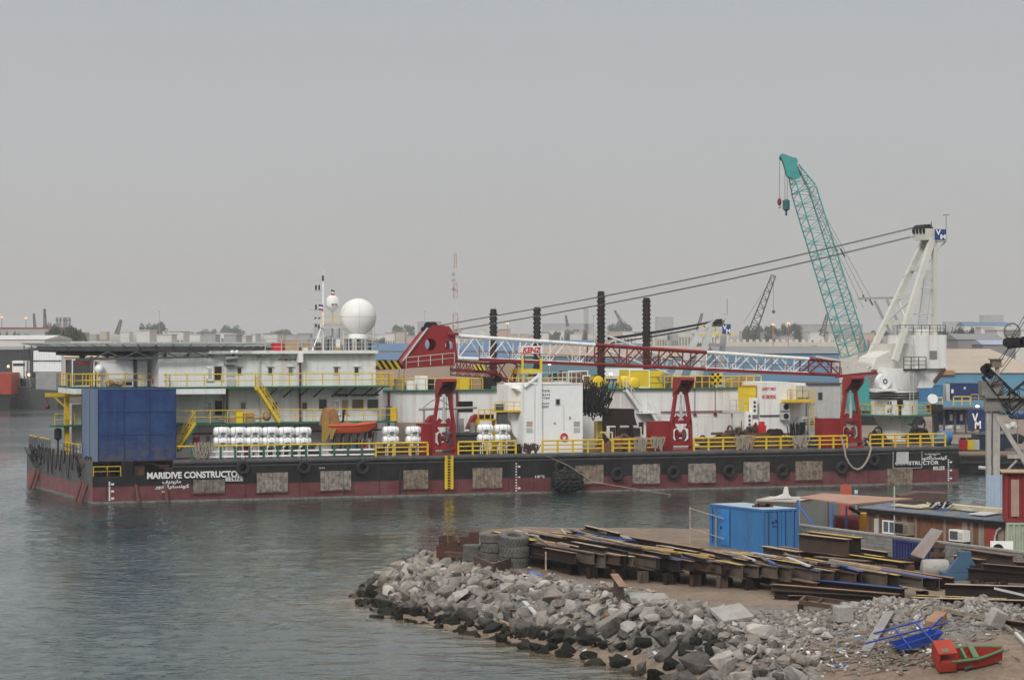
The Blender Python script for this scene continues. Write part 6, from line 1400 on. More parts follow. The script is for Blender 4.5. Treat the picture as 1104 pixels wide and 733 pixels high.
for hx, hy_, sx, sy, hz in HEAPS[:2]:
    for k in range(2200):
        x, y = hx + rr.gauss(0, .8) * sx, hy_ + rr.gauss(0, .7) * sy; sc = rr.uniform(.08, .3) if rr.random() < .9 else rr.uniform(.3, .5)
        if dists(x, y)[1] < 12 and y < 112: continue
        small.append((x, y, ground_z(x, y) + sc * .1, (rr.uniform(-.6, .6), rr.uniform(-.6, .6), rr.uniform(0, 6)), sc, rr.choice(RM["grey"] + RM["pale"][:1])))
o = merge("rubble", [i for v in fill.values() for i in v] + small, allm, lambda me: allm.index(me.materials[0])); tag(o, "loose grey rubble filling the rock bank and the heaps", "rubble")
# a few stones in the shallows
for px, py, sz, lab in ((608, 702, .9, "left black stone standing in the shallows off the bank"), (689, 702, .75, "wet black stone in the sand edge under the beam pile's right end"), (406, 663, .8, "small black stone in the shallows near the spit's tip"), (735, 726, .8, "dark stone on the bare sand at the picture's foot")):
    p = at(px, py, .1 if px < 650 else .5); o = link("boulder", RM["dark"][rr.randrange(4)]); o.location = (p.x, p.y, max(.05, ground_z(p.x, p.y))); o.scale = (sz, sz * .9, sz * .8); tag(o, lab, "boulder", "boulders of the rock bank")
for px, py, sz, lab in ((822, 690, 1.5, "biggest pale boulder on the bank below the beam pile's right end"), (892, 690, .75, "pale round boulder at the right end of the bank"), (883, 684, .7, "small pale boulder beside the round pale one at the bank's right end")):
    p = G(px, py); o = link("boulder", RM["pale"][rr.randrange(4)]); o.location = (p.x, p.y, p.z + sz * .25); o.scale = (sz, sz * .8, sz * .75); o.rotation_euler = (0, 0, .3); tag(o, lab, "boulder", "boulders of the rock bank")
def slab(px, py, w_, d_, h_, tilt, m, lab, name="concrete_slab", cat="slab", rz=0.):
    p = G(px, py); e = MB(); e.box(-w_ / 2, w_ / 2, -d_ / 2, d_ / 2, -h_ / 2, h_ / 2); o = link(name, to_mesh(name, e, m)); o.location = (p.x, p.y, p.z + h_ / 2 + abs(math.sin(tilt[0])) * d_ * .35 + abs(math.sin(tilt[1])) * w_ * .35); o.rotation_euler = (tilt[0], tilt[1], rz); b = o.modifiers.new("edge", 'BEVEL'); b.width = .03; return tag(o, lab, cat)
CONC = mat("broken_concrete", (.34, .325, .30), .9, dirt=.5, scale=1.5, bump=.5)
slab(698, 647, 1.9, 1.6, .2, (.06, .03, 0), CONC, "flat concrete slab lying on the rubble below the beam pile", rz=.1)
slab(789, 670, 1.6, 1.4, .22, (.35, -.1, 0), CONC, "tilted concrete slab on the bank left of the biggest pale boulder", rz=.4)
slab(909, 671, .75, .7, .7, (0, 0, 0), CONC, "small concrete block with a rusty stain beside the steel frame", "concrete_block", "block", .2)
slab(1074, 680, .7, .5, .75, (.3, .35, 0), CONC, "tilted concrete block on the rubble heap at the right edge", "concrete_block", "block", .5)
slab(1009, 677, .55, 1.3, .4, (.25, .1, 0), mat("old_brick", (.32, .19, .12), .9, dirt=.5), "brown timber baulk standing tilted on the rubble heap", "timber_baulk", "timber", -.5)
# ---- earthmover tyres in three stacks
def big_tyre():
    R_, r_ = .8, .3; e = MB(); prof = []
    for q in ((.40, -.25), (.44, -.28), (.70, -.29), (.775, -.24), (.785, 0), (.775, .24), (.70, .29), (.44, .28), (.40, .25), (.40, -.25)): prof.append(q)
    n = 36; vs = [(a_ * math.cos(2 * math.pi * i / n), a_ * math.sin(2 * math.pi * i / n), h) for i in range(n) for a_, h in prof]; k = len(prof)
    e.add(vs, [(i * k + j, ((i + 1) % n) * k + j, ((i + 1) % n) * k + j + 1, i * k + j + 1) for i in range(n) for j in range(k - 1)])
    for i in range(26):
        for s in (-1, 1):
            a_ = 2 * math.pi * (i + (.5 if s > 0 else 0)) / 26; c, q = math.cos(a_), math.sin(a_); d_ = .13 * s
            e.bar((.80 * c, .80 * q, s * .02), (.79 * math.cos(a_ + d_ * s), .79 * math.sin(a_ + d_ * s), s * .25), .085, .07, (c, q, 0))
    return to_mesh("tyre", e, mat("dusty_tyre", (.14, .135, .125), .9, spec=.15, dirt=.6, dcol=(.065, .062, .058), scale=3, bump=.4), smooth=False)

TM = big_tyre()
for si, (px, py, n, lab) in enumerate(((510.5, 606, 2, "left stack"), (531, 606, 3, "middle stack"), (554, 611.5, 3, "right stack"))):
    p = G(px, py); ts = (.76, .86, 1)[si]; p.y += (1.2, .9, 0)[si]
    for k in range(n):
        o = link("tyre", TM); o.location = (p.x + rr.uniform(-.05, .05), p.y + rr.uniform(-.05, .05), p.z + .3 * ts + k * .575 * ts); o.scale = (ts, ts, ts * (1.1 if si < 1 else 1)); o.rotation_euler = (.2 if si == 2 and k == 2 else .02, rr.uniform(-.03, .03), rr.random() * 3); o.location.z += .06 if si == 2 and k == 2 else 0
        tag(o, "large worn tyre, %s of the %s" % (("bottom", "middle" if n == 3 else "top", "top")[k], lab), "tyre", "tyres stacked on the spit")
# ---- steel beams
TOPS = [mat("flange_brown", (.20, .135, .10), .8, dirt=.6, dcol=(.09, .06, .045), scale=1.5, bump=.2), mat("flange_orange", (.30, .18, .115), .8, dirt=.6, dcol=(.14, .08, .055), scale=1.5, bump=.2), mat("yellow_beam_paint", (.58, .39, .05), .65, dirt=.75, dcol=(.18, .11, .05)), mat("blue_beam_paint", (.03, .09, .3), .6, dirt=.5, dcol=(.05, .045, .06)), DRUST, mat("tan_beam_scale", (.42, .32, .23), .8, dirt=.6, dcol=(.18, .12, .085))]
TN = ["brown", "orange-brown", "yellow-topped", "blue-topped", "black", "tan-topped"]
SIDES = [DRUST, mat("side_rust", (.075, .045, .032), .8, dirt=.6, dcol=(.035, .025, .02), scale=1, bump=.2), mat("side_grey_rust", (.115, .088, .07), .8, dirt=.7, dcol=(.05, .035, .028), scale=1.2, bump=.2)]
def beam(a, b, h, w_, lab, top=0, side=0, group=None, up=(0, 0, 1), name="steel_beam"):
    a, b = Vector(a), Vector(b); c = (a + b) / 2; e = MB(); e.ibeam(a, b, h, w_, .045, up, top=1)
    if top in (2, 3):      # paint only over a part of the length: second strip of flange keeps rust
        pass
    return solo(name, e, [SIDES[side], TOPS[top]], lab, "steel beam", c, 'w', group)
dA = Vector((.365, -.931, 0)); nA = Vector((.931, .365, 0)); O_ = Vector((-2.0, 152.8, 0)); rb_ = random.Random(8)
GA = "beams of the big pile on the spit"
cnt = 0
s_ = 0.; col = 0
while s_ < 11.2:
    near = 15 + s_ * 1.8 + rb_.uniform(-.8, .8); far = rb_.uniform(-.6, 1.2) if s_ < 6.3 else (near - rb_.uniform(8.0, 10.5)); 
    segs = [];  L0 = far
    while L0 < near - 2.5:
        ln = min(near - L0, rb_.choice((7.5, 9, 11, 12))); 
        if near - L0 - ln < 2.5: ln = near - L0
        segs.append((L0, L0 + ln)); L0 += ln + .15
    for j, (l0, l1) in enumerate(segs):
        top = rb_.choices(range(6), [30, 20, 9, 8, 8, 25])[0]; skew = rb_.uniform(-.22, .22)
        zt2 = 3.45 + rb_.uniform(-.05, .05); h = rb_.choice((.5, .6, .7)); zc = zt2 - h / 2
        a = O_ + nA * (s_ + skew) + dA * l0; b = O_ + nA * (s_ - skew) + dA * l1; a.z = zc + rb_.uniform(-.04, .04); b.z = zc
        where = "near end" if j == len(segs) - 1 else "far end" if j == 0 else "middle"
        beam(a, b, h, rb_.choice((.28, .32, .36)), "%s beam in the big pile's %s, %s from the tyre stacks" % (TN[top], where, ORD[min(col, 34)]), top, rb_.randrange(3), GA); cnt += 1
        if rb_.random() < .3 and s_ < 8:       # a second layer
            t0 = rb_.uniform(0, .35); t1 = rb_.uniform(.65, 1.0); top = rb_.choices(range(6), [30, 20, 10, 10, 8, 22])[0]; h2 = rb_.choice((.14, .18, .24)); A2, B2_ = a.lerp(b, t0), a.lerp(b, t1)
            A2.z = B2_.z = zt2 + h2 / 2 + .03; sk = nA * rb_.uniform(-.3, .3); beam(A2 + sk, B2_ - sk, h2, .3, "slim %s beam atop the big pile's %s, %s from the tyre stacks" % (TN[top], where, ORD[min(col, 34)]), top, 0, GA); cnt += 1
    col += 1; s_ += rb_.uniform(.34, .44)
GT = "thin bars strewn over the big pile"
for k in range(44):
    s_ = rb_.uniform(.3, 9.5); near = 15 + s_ * 1.8; ln = rb_.uniform(2.5, 7); l0 = rb_.uniform(0 if s_ < 6.3 else near - 9, near - ln - .3); an = rb_.gauss(0, .16); d2 = Matrix.Rotation(an, 3, 'Z') @ dA; c = O_ + nA * s_ + dA * (l0 + ln / 2); c.z = 3.56 + rb_.random() * .1; q = rb_.randrange(6); tilt = Vector((0, 0, rb_.uniform(-.06, .06)))
    solo("steel_bar", MB().bar(c - d2 * ln / 2 - tilt, c + d2 * ln / 2 + tilt, rb_.uniform(.08, .2), rb_.uniform(.05, .12)), (TOPS[:2] + [TOPS[2] if k % 3 == 0 else TOPS[5]] + TOPS[3:] + [LGREY, WOOD])[(q * 3 + k) % 8], "thin %s bar strewn on the big pile, %s from the left" % (("brown", "rusty", "yellow" if k % 3 == 0 else "pale", "blue", "black", "tan", "grey", "wooden")[(q * 3 + k) % 8], "REP%.3f" % (CX + c.x * FPX / c.y)), "steel bar", c, 'w', GT)
_b = sorted((o for o in COL.objects if o.name.startswith("steel_bar")), key=lambda o: o["label"].split("REP")[1])
for k, o in enumerate(_b): o["label"] = "thin %s bar strewn on the big pile's %s" % (o["label"].split()[1], "left end" if k < 11 else "left middle" if k < 22 else "right middle" if k < 33 else "right end")
# short upright stubs carrying the pile's near ends
GS = "upright stubs under the big pile"
k = 0; s_ = .6
while s_ < 11:
    for back in (.7, 3.2, 7.0):
        near = 15 + s_ * 1.8 - back; p = O_ + nA * s_ + dA * near; g = ground_z(p.x, p.y)
        if back > 4 and k % 2: continue
        e_ = MB(); e_.ibeam((p.x, p.y, g - .05), (p.x, p.y, 2.72), .45, .4, .04, (-nA.x, -nA.y, 0), top=0)
        solo("support_stub", e_, [SIDES[k % 3]], "upright stub under the big pile's %s, %s from the tyre stacks" % ("very edge" if back < 1 else "second row" if back < 4 else "back row", ORD[min(19, k)]), "steel stub", (p.x, p.y, g), 'w', GS)
    k += 1; s_ += .8
def pbeam(x0, y0, x1, y1, ztop0, h, w_, lab, top=0, side=0, zt1=None, group=None):
    a, b = at(x0, y0, ztop0), at(x1, y1, zt1 if zt1 is not None else ztop0); a.z -= h / 2; b.z -= h / 2; return beam(a, b, h, w_, lab, top, side, group)
pbeam(634, 569, 691, 582.5, 3.1, .75, .5, "long grey-brown beam lying apart behind the big pile", 5, 1)
pbeam(700, 590.5, 735, 600, 3.0, .85, .4, "short brown beam on edge between the big pile and the bare ground", 0, 1)
pbeam(698, 598, 731, 606, 2.75, .4, .5, "tan-topped beam lying in front of the short brown beam on edge", 5, 0)
pbeam(662, 618, 672, 632, 3.2, .7, .4, "short rusty beam leaning off the big pile's front", 1, 1, 2.9)
pbeam(752, 589.5, 770, 593, 2.55, .4, .35, "short brown beam before the blue container's foot", 0, 1)
# planks before the container
for x0, y0, x1, y1, lab in ((771, 594, 795, 596, "bleached plank on the ground before the blue container"), (797, 596, 822, 599, "brown plank on the ground at the blue container's near corner")):
    a, b = at(x0, y0, 2.22), at(x1, y1, 2.22); e_ = MB(); e_.bar(a, b, .9, .14); solo("plank", e_, WOOD, lab, "plank", (a + b) / 2, 'w')
# stacks right of the container
GB = "deep beams stacked before the block wall"
for x0, y0, x1, y1, zt2, h, w_, lab, top, side in (
    (862, 575, 915, 581, 3.9, .95, .5, "deep tan-edged beam, top one of the stack beside the blue container", 5, 1), (872, 572.5, 928, 579.5, 3.9, .9, .45, "yellow-topped beam behind the top one of the stack beside the blue container", 2, 0),
    (823, 588, 862, 594.5, 3.2, .95, .5, "deep tan-edged beam at the blue container's near corner", 5, 1), (842, 588.5, 905, 598.5, 3.0, .85, .45, "brown beam between the container's corner beam and the yellow-topped long one", 0, 0),
    (868, 590.5, 975, 606, 3.05, .8, .4, "long yellow-topped beam across the stack before the block wall", 2, 0), (880, 599.5, 937, 604.5, 3.1, 1.05, .55, "deep brown beam, frontmost of the stack before the block wall", 0, 1),
    (912, 588.5, 957, 595, 2.9, .5, .35, "slim brown beam close to the block wall", 5, 0), (905, 593, 952, 600, 2.8, .5, .35, "slim yellow-topped beam beside the one close to the block wall", 2, 0),
    (930, 600, 982, 606, 3.0, .9, .45, "brown beam right of the frontmost deep beam", 1, 1)):
    pbeam(x0, y0, x1, y1, zt2, h, w_, lab, top, side, group=GB)
for x0, y0, lab in ((826, 603, "left timber foot under the container's corner beam"), (858, 611, "right timber foot under the container's corner beam"), (883, 622, "left timber foot under the frontmost deep beam"), (928, 626, "right timber foot under the frontmost deep beam")):
    p = at(x0, y0, 2.2); e_ = MB(); e_.box(p.x - .55, p.x + .35, p.y + .1, p.y + .6, ground_z(p.x, p.y) - .03, 2.4); solo("timber_block", e_, DRUST, lab, "timber block", (p.x, p.y, 2.1), 'w')
GC = "beams lying between the big pile and the right-hand stacks"
for x0, y0, x1, y1, zt2, h, w_, lab, top, side in (
    (808, 612, 877, 624, 2.9, .5, .4, "yellow-edged beam at the far side of the middle row", 2, 0), (880, 624.5, 975, 634, 2.95, .7, .5, "long blue beam of the middle row", 3, 0), (898, 622.5, 965, 625.5, 2.9, .45, .4, "dark blue beam behind the long blue one of the middle row", 3, 0),
    (832, 629, 970, 640, 2.7, .5, .45, "long orange-brown beam at the near side of the middle row", 1, 1), (836, 620, 880, 628, 2.9, .5, .4, "brown beam left of the long blue one in the middle row", 0, 1), (850, 641.5, 935, 641, 2.4, .4, .4, "thin brown beam on the ground under the orange-brown one", 0, 0), (820, 616, 870, 628, 2.8, .5, .4, "tan-topped beam between the yellow-edged one and the pile", 5, 0),
    (835, 636, 960, 643, 2.55, .45, .4, "dark beam under the orange-brown one of the middle row", 4, 0)):
    pbeam(x0, y0, x1, y1, zt2, h, w_, lab, top, side, group=GC)
# low rusty frame
p0_ = [at(868, 643.5, 2.5), at(922, 651, 2.5), at(906, 655.5, 2.5), at(863, 649, 2.5)]
t = Thing("steel_table", "low rusty steel table frame before the middle beam row", "steel frame", (p0_[0].x, p0_[0].y, 2.1), 'w'); e_ = MB()
for a, b in zip(p0_, p0_[1:] + p0_[:1]): e_.bar(a, b, .14, .2)
e_.bar(p0_[0].lerp(p0_[1], .35), p0_[3].lerp(p0_[2], .4), .1, .15); t.part("top_frame", e_, RUST)
for q in p0_: e_ = MB(); e_.bar((q.x, q.y, ground_z(q.x, q.y) - .02), (q.x, q.y, q.z - .1), .25); t.part("leg", e_, DRUST)
GD = "dark beams at the right edge"
for x0, y0, x1, y1, zt2, h, w_, lab, top, side in (
    (1019, 629, 1112, 632, 3.35, .85, .5, "deep black-brown beam, upper one at the right edge", 5, 0), (983, 643.5, 1112, 647, 3.15, 1.0, .5, "deep black beam, lower one at the right edge", 5, 0), (988, 641, 1085, 645, 3.12, .3, .3, "thin yellow-topped beam lying on the lower black one at the right edge", 2, 0),
    (994, 655.5, 1112, 671, 2.6, .7, .45, "reddish beam on the ground in front of the black ones at the right edge", 0, 1),
    (1040, 591, 1092, 598.5, 3.5, .5, .5, "brown beam, top one of the scrap stack by the block wall's right end", 0, 1), (1029, 598, 1060, 603, 3.1, .45, .5, "tan-topped beam, left one of the scrap stack by the block wall", 5, 1), (1052, 602, 1110, 606, 3.0, .5, .45, "brown beam, middle one of the scrap stack at the right edge", 1, 1), (1044, 612, 1112, 616, 2.9, .6, .45, "black beam, bottom one of the scrap stack at the right edge", 4, 0), (1060, 607, 1108, 611, 3.3, .35, .4, "slim brown beam across the scrap stack at the right edge", 0, 0),
    (1090, 594, 1112, 600, 3.3, .45, .5, "grey-topped beam end at the frame's edge beside the scrap stack", 5, 1)):
    pbeam(x0, y0, x1, y1, zt2, h, w_, lab, top, side, group=GD)
for x, lab in ((1052, "left upright post inside the right-hand scrap stack"), (1066, "middle upright post inside the right-hand scrap stack"), (1090, "right upright post inside the right-hand scrap stack")):
    p = at(x, 628, 2.1); e_ = MB(); e_.ibeam((p.x, p.y, 2.0), (p.x, p.y, 3.0), .5, .5, .05, (1, 0, 0), top=0); solo("support_stub", e_, [DRUST], lab, "steel stub", (p.x, p.y, 2.1), 'w')
# scrap between
p = at(1008, 622, 2.15); e_ = MB(); e_.lathe((p.x, p.y, 2.6), [(.2, -.75), (.45, -.68), (.5, -.5), (.5, .5), (.45, .68), (.2, .75)], 18, 'x'); solo("concrete_roller", e_, CONC, "pale concrete roller lying between the beam stacks", "roller", (p.x, p.y, 2.1), 'w', smooth=True)
p = at(1017, 612, 2.1); e_ = MB()
for dx in (-.35, .25): e_.box(p.x + dx - .12, p.x + dx + .12, p.y, p.y + .3, 2.1, 3.5)
e_.box(p.x - .7, p.x + .6, p.y - .05, p.y + .35, 2.7, 2.95); e_.box(p.x - .7, p.x + .6, p.y - .05, p.y + .35, 3.2, 3.4); solo("rusty_cross", e_, RUST, "rusty cross-shaped steel bracket standing behind the concrete roller", "bracket", (p.x, p.y, 2.1), 'w')
p = at(1040, 626, 2.1); t = Thing("blue_stand", "dull blue flared steel stand before the scrap stack", "steel stand", (p.x, p.y, 2.1), 'w'); e_ = MB(); e_.prism([(p.x - .9, 2.55), (p.x + .8, 2.55), (p.x + .35, 3.3), (p.x + .35, 3.6), (p.x - .3, 3.6), (p.x - .3, 3.3)], p.y, p.y + .6); t.part("body", e_, mat("dull_blue_paint", (.05, .11, .18), .6, dirt=.5)); e_ = MB(); e_.box(p.x - 1.2, p.x + 1.3, p.y - .2, p.y + .8, 2.1, 2.54); t.part("base", e_, _mats["dull_blue_paint"])
e_ = MB(); Q = [at(1004, 570, 4.4), at(1016.7, 573, 4.4), at(995.8, 602.8, 3.0), at(981.7, 598, 3.0)]; up_ = Vector((0, -.05, .06)); e_.add([q for q in Q] + [q + up_ for q in Q], [(0, 1, 2, 3), (7, 6, 5, 4)] + [(i, 4 + i, 4 + (i + 1) % 4, (i + 1) % 4) for i in range(4)]); solo("steel_plate", e_, mat("grey_plate_with_rust", (.28, .265, .25), .7, dirt=.4, rust=.35, rcol=(.30, .14, .07), scale=.5), "grey steel plate with an orange rust patch leaning by the block wall", "steel plate", Q[3], 'w')
for k, (x, y, lab) in enumerate(((965, 622, "flat rusty block of scrap below the leaning plate"), (975, 612, "dark scrap girder end below the leaning plate"), (1068, 640, "black scrap heap between the right-edge beams"))):
    p = at(x, y, 2.2); e_ = MB(); r_ = random.Random(40 + k)
    for j in range(12): e_.bar((p.x + r_.uniform(-1.2, 1.2), p.y + r_.uniform(-.6, .8), 2.1 + r_.random() * .7), (p.x + r_.uniform(-1.2, 1.2), p.y + r_.uniform(-.6, .8), 2.1 + r_.random() * .7), r_.uniform(.1, .35))
    e_.box(p.x - .9, p.x + .9, p.y - .3, p.y + .4, 2.05, 2.5); solo("scrap_heap", e_, RUST if k == 0 else DRUST, lab, "scrap", (p.x, p.y, 2.1), 'w')
# rusty scrap box and channels at the far left of the pile
p = at(489, 597, 2.0); t = Thing("scrap_box", "rusty broken steel box at the spit's far tip left of the tyres", "scrap", (p.x, p.y, 1.9), 'w'); e_ = MB()
for j in range(16): x = p.x + rr.uniform(-.9, .9); e_.box(x - .15, x + .15, p.y + rr.uniform(-.5, .2), p.y + rr.uniform(.3, .9), 1.5, 2.5 + rr.random() * .6)
e_.box(p.x - 1.0, p.x + 1.1, p.y - .4, p.y + .8, 1.8, 2.5); e_.box(p.x + .9, p.x + 1.5, p.y - .5, p.y + .6, 1.5, 3.3); t.part("shell", e_, mat("red_rust", (.075, .034, .025), .8, dirt=.6))
e_ = MB(); e_.bar((p.x - .4, p.y - 1.2, 2.2), (p.x + 1.8, p.y - 2.2, 2.1), .5, .1); e_.bar((p.x - .2, p.y - 1.6, 2.05), (p.x + 1.6, p.y - 2.6, 2.0), .4, .1); t.part("loose_plate", e_, RUST)
a, b, c = G(512, 611, .3), G(531, 620, .3), G(550, 613, .3)
e_ = MB(); e_.bar(a, b, .12, .6); e_.bar(b, c, .12, .55); solo("channel_iron", e_, mat("brown_channel", (.09, .05, .04), .8, dirt=.5), "bent brown channel iron lying before the tyre stacks", "channel iron", b, 'w')
for x0, y0, x1, y1, m, lab in ((553, 621.5, 566, 626, RUST, "flat rusty plate on the rubble right of the bent channel iron"), (571, 622, 583, 625, mat("rubbish_blue", (.08, .15, .35), .6), "small blue frame lying on the rubble below the beam pile"), (648, 640, 670, 643, RUST, "short rusty channel on the rubble before the upright stubs"), (587, 600, 588.5, 620, WOOD, "thin pale pipe propped against the beam pile beside the tyres"), (654, 634, 664, 642, WOOD, "grey plank end sticking out of the rubble by the stubs")):
    a, b = G(x0, y0, .25), G(x1, y1, .2)
    if abs(x1 - x0) < 3: a = Vector((b.x, b.y + .5, b.z + 1.0))
    e_ = MB(); e_.bar(a, b, .3 if abs(x1 - x0) > 3 else .08, .14 if abs(x1 - x0) > 3 else .08); solo("loose_iron", e_, m, lab, "scrap", (a + b) / 2, 'w')

# ---- blue container
def corrugated(e, L, h, z0, y, depth=.07, pitch=.29, flip=1, x0=0.):
    n = max(2, int(L / pitch)); w_ = L / n; pts = []
    for i in range(n): x = x0 + i * w_; pts += [(x, 0), (x + w_ * .25, 0), (x + w_ * .4, depth), (x + w_ * .75, depth), (x + w_ * .9, 0)]
    pts.append((x0 + L, 0)); k = len(pts)
    e.add([(q[0], y + flip * q[1], z) for z in (z0, z0 + h) for q in pts], [(i, i + 1, k + i + 1, k + i) for i in range(k - 1)])
def container(name, lab, P0, d, length, h, m, roofm=None, z=2.1, wd=2.44, doors=None, group=None, door_end=False):
    """long side facing the camera starts at P0 and runs along d; local x along it, y backwards"""
    L = Local(P0, d, z); t = lthing(name, lab, "container", L, group); e = MB()
    corrugated(e, length - .2, h - .28, .16, .02, x0=.1); corrugated(e, length - .2, h - .28, .16, wd - .02, flip=-1, x0=.1); t.part("side_wall", e, m)
    e = MB(); o = MB(); corrugated(o, wd - .2, h - .28, .16, 0, x0=.1); e.add([(.02 + q[1], q[0], q[2]) for q in o.v], o.f); e.add([(length - .02 - q[1], q[0], q[2]) for q in o.v], o.f); t.part("end_wall", e, m)
    e = MB()
    for x in (0, length - .1):
        for y in (0, wd - .1): e.box(x, x + .1, y, y + .1, 0, h)
    for zz in (0, h - .12):
        for y in (-.003, wd - .097): e.box(.1, length - .1, y, y + .1, zz + .002, zz + (.16 if zz == 0 else .118))
        for x in (-.003, length - .097): e.box(x, x + .1, .1, wd - .1, zz + .002, zz + (.16 if zz == 0 else .118))
    t.part("frame", e, m)
    e = MB(); e.box(.05, length - .05, .05, wd - .05, h - .06, h + .004); t.part("roof", e, roofm or m)
    return t
N_ = Vector((14.57, 154.7)); dl = Vector((-.447, .894)); 
far_ = N_ + dl * 6.06
bc = container("shipping_container", "bright blue container with a door in its side on the bare ground", far_, (-dl.x, -dl.y), 6.06, 2.55, CBLUE, mat("container_roof_blue", (.35, .42, .5), .7, dirt=.5))
LB = Local(far_, -dl, 2.1)
e_ = MB(); e_.box(1.35, 2.35, -.04, .0, .2, 2.35); bc.part("door", e_, mat("container_blue_plain", (.035, .2, .5), .5, dirt=.3)); dpart = bc.root.children[-1]
e_ = MB(); e_.box(1.45, 1.5, -.1, -.042, 1.1, 1.3); bc.part("handle", e_, BLACK, dpart)
e_ = MB(); e_.box(.35, .4, -.015, .02, .2, 2.3); bc.part("seam", e_, NAVY)
e_ = MB(); e_.box(6.06, 6.1, .12, 1.2, .2, 2.35); e_.box(6.06, 6.1, 1.24, 2.32, .2, 2.35); de = bc.part("end_door", e_, CBLUE)
e_ = MB()
for y in (.35, .95, 1.5, 2.1): e_.tube((6.14, y, .15), (6.14, y, 2.4), .025)
e_.box(6.102, 6.112, .55, .75, 1.7, 1.85); e_.box(6.102, 6.112, .8, .95, 1.75, 1.95); e_.box(6.102, 6.112, .6, .9, 1.5, 1.58); bc.part("lock_bar", e_, NAVY, de)
p = LB.o; q = Vector(N_) + Vector((.6, .6)); e_ = MB()
for k in range(6): e_.box(q.x - 1.0 + k * .15, q.x - .8 + k * .2, q.y + 1.5, q.y + 2.0, 4.66, 4.75 + .1 * (k % 3))
solo("roof_scrap", e_, RUST, "small rusty scrap lying on the blue container's roof", "scrap", (q.x - .6, q.y + 1.7, 4.66), 'w')
e_ = MB(); a, b = at(834, 587, 2.1), at(848, 588, 2.1); 
for k in range(7): x = a.x + (b.x - a.x) * k / 6; e_.bar((x, a.y - .2, 2.1), (x, a.y - .2, 3.8), .06)
for z in (2.2, 3.0, 3.75): e_.bar((a.x, a.y - .2, z), (b.x, a.y - .2, z), .08)
e_.box(a.x, b.x, a.y - .1, a.y - .08, 2.2, 3.7); solo("black_grille", e_, BLACK, "black steel grille leaning on the blue container's end", "grille", (a.x, a.y, 2.1), 'w')
# mesh fence by the container
e_ = MB(); a, b = at(747, 588, 2.1), at(775, 592, 2.1)
for px in (744, 772): p = at(px, 585 if px < 750 else 590, 2.1); e_.tube((p.x, p.y, 2.0), (p.x, p.y, 4.3 if px < 760 else 3.9), .035)
p, q = at(744, 585, 2.1), at(772, 590, 2.1)
for z in (3.0, 4.2): e_.tube((p.x, p.y, z), (p.x + (q.x - p.x) * 1.3, p.y + (q.y - p.y) * 1.3, z - .3), .025)
solo("pipe_fence", e_, mat("pale_rusty_pipe", (.4, .34, .28), .7, dirt=.5), "thin pale pipe fence standing at the blue container's left side", "fence", (p.x, p.y, 2.1), 'w')
# ---- block wall
W0, W1 = Vector((17.1, 158.8)), Vector((26.9, 138.5)); dw = (W1 - W0).normalized(); LW = Local(W0, dw, 2.1)
def block_mat():
    m = mat("grey_block", (.25, .245, .235), .95, dirt=.5, dcol=(.16, .15, .14), scale=1, bump=.3); t = m.node_tree; b = t.nodes["Principled BSDF"]; src = b.inputs["Base Color"].links[0].from_socket
    br = t.nodes.new("ShaderNodeTexBrick"); co = t.nodes.new("ShaderNodeTexCoord"); mp = t.nodes.new("ShaderNodeMapping"); mp.inputs["Rotation"].default_value = (rad(90), 0, 0); t.links.new(co.outputs["Object"], mp.inputs[0]); t.links.new(mp.outputs[0], br.inputs[0])
    br.inputs["Scale"].default_value = 1; br.inputs["Brick Width"].default_value = .42; br.inputs["Row Height"].default_value = .21; br.inputs["Mortar Size"].default_value = .012; br.inputs["Color1"].default_value = (1, 1, 1, 1); br.inputs["Color2"].default_value = (.72, .72, .72, 1); br.inputs["Mortar"].default_value = (.5, .5, .5, 1)
    x = t.nodes.new("ShaderNodeMix"); x.data_type = 'RGBA'; x.blend_type = 'MULTIPLY'; x.inputs[0].default_value = 1; t.links.new(src, x.inputs[6]); t.links.new(br.outputs[0], x.inputs[7]); t.links.new(x.outputs[2], b.inputs["Base Color"]); return m
t = lthing("block_wall", "low grey concrete block wall running between the shed and the beam stacks", "wall", LW); e_ = MB(); LWl = (W1 - W0).length; e_.box(0, LWl, 0, .2, -.1, 1.32); t.part("blocks", e_, block_mat()); e_ = MB(); e_.box(-.02, LWl, -.03, .23, 1.322, 1.42); t.part("coping", e_, CONC)
s0, z0 = onp(966, 580, W0, dw); s1, z1 = onp(1010, 584, W0, dw); t = lthing("blue_gate", "dark blue barred gate leaning on the block wall behind the steel plate", "gate", LW); e_ = MB()
for k in range(15): x = s0 + (s1 - s0) * k / 14; e_.box(x - .05, x + .05, -.2, -.12, 0.0, 1.25)
for z in (.1, 1.2): e_.box(s0, s1, -.26, -.205, z - .06, z + .06)
t.part("bars", e_, mat("gate_blue", (.02, .03, .16), .5, dirt=.4))
# ---- timber shed
S0, S1 = Vector((20.85, 156.8)), Vector((27.0, 145.5)); ds = (S1 - S0).normalized(); LS = Local(S0, ds, 2.1); SLn = (S1 - S0).length
shed = lthing("site_shed", "long brown plank shed with a blue corrugated roof behind the block wall", "shed", LS)
def plank_mat():
    m = mat("shed_planks", (.19, .10, .06), .85, dirt=.5, dcol=(.09, .05, .035), streak=.6, scale=1.5, bump=.2); return m
PM = [plank_mat(), mat("shed_plank_grey", (.33, .27, .22), .85, dirt=.6, streak=.6), mat("shed_plank_red", (.20, .085, .05), .85, dirt=.5, streak=.5)]
e_ = MB(); n = int(SLn / .24)
for k in range(n): e_.mi = rr.choices((0, 1, 2), (6, 3, 3))[0]; e_.box(k * SLn / n + .016, (k + 1) * SLn / n - .016, .0, .03 + .02 * rr.random(), 0, 2.45)
e_.mi = 0; e_.box(0, SLn, .06, 1.85, 0, 2.45); shed.part("plank_wall", e_, PM)
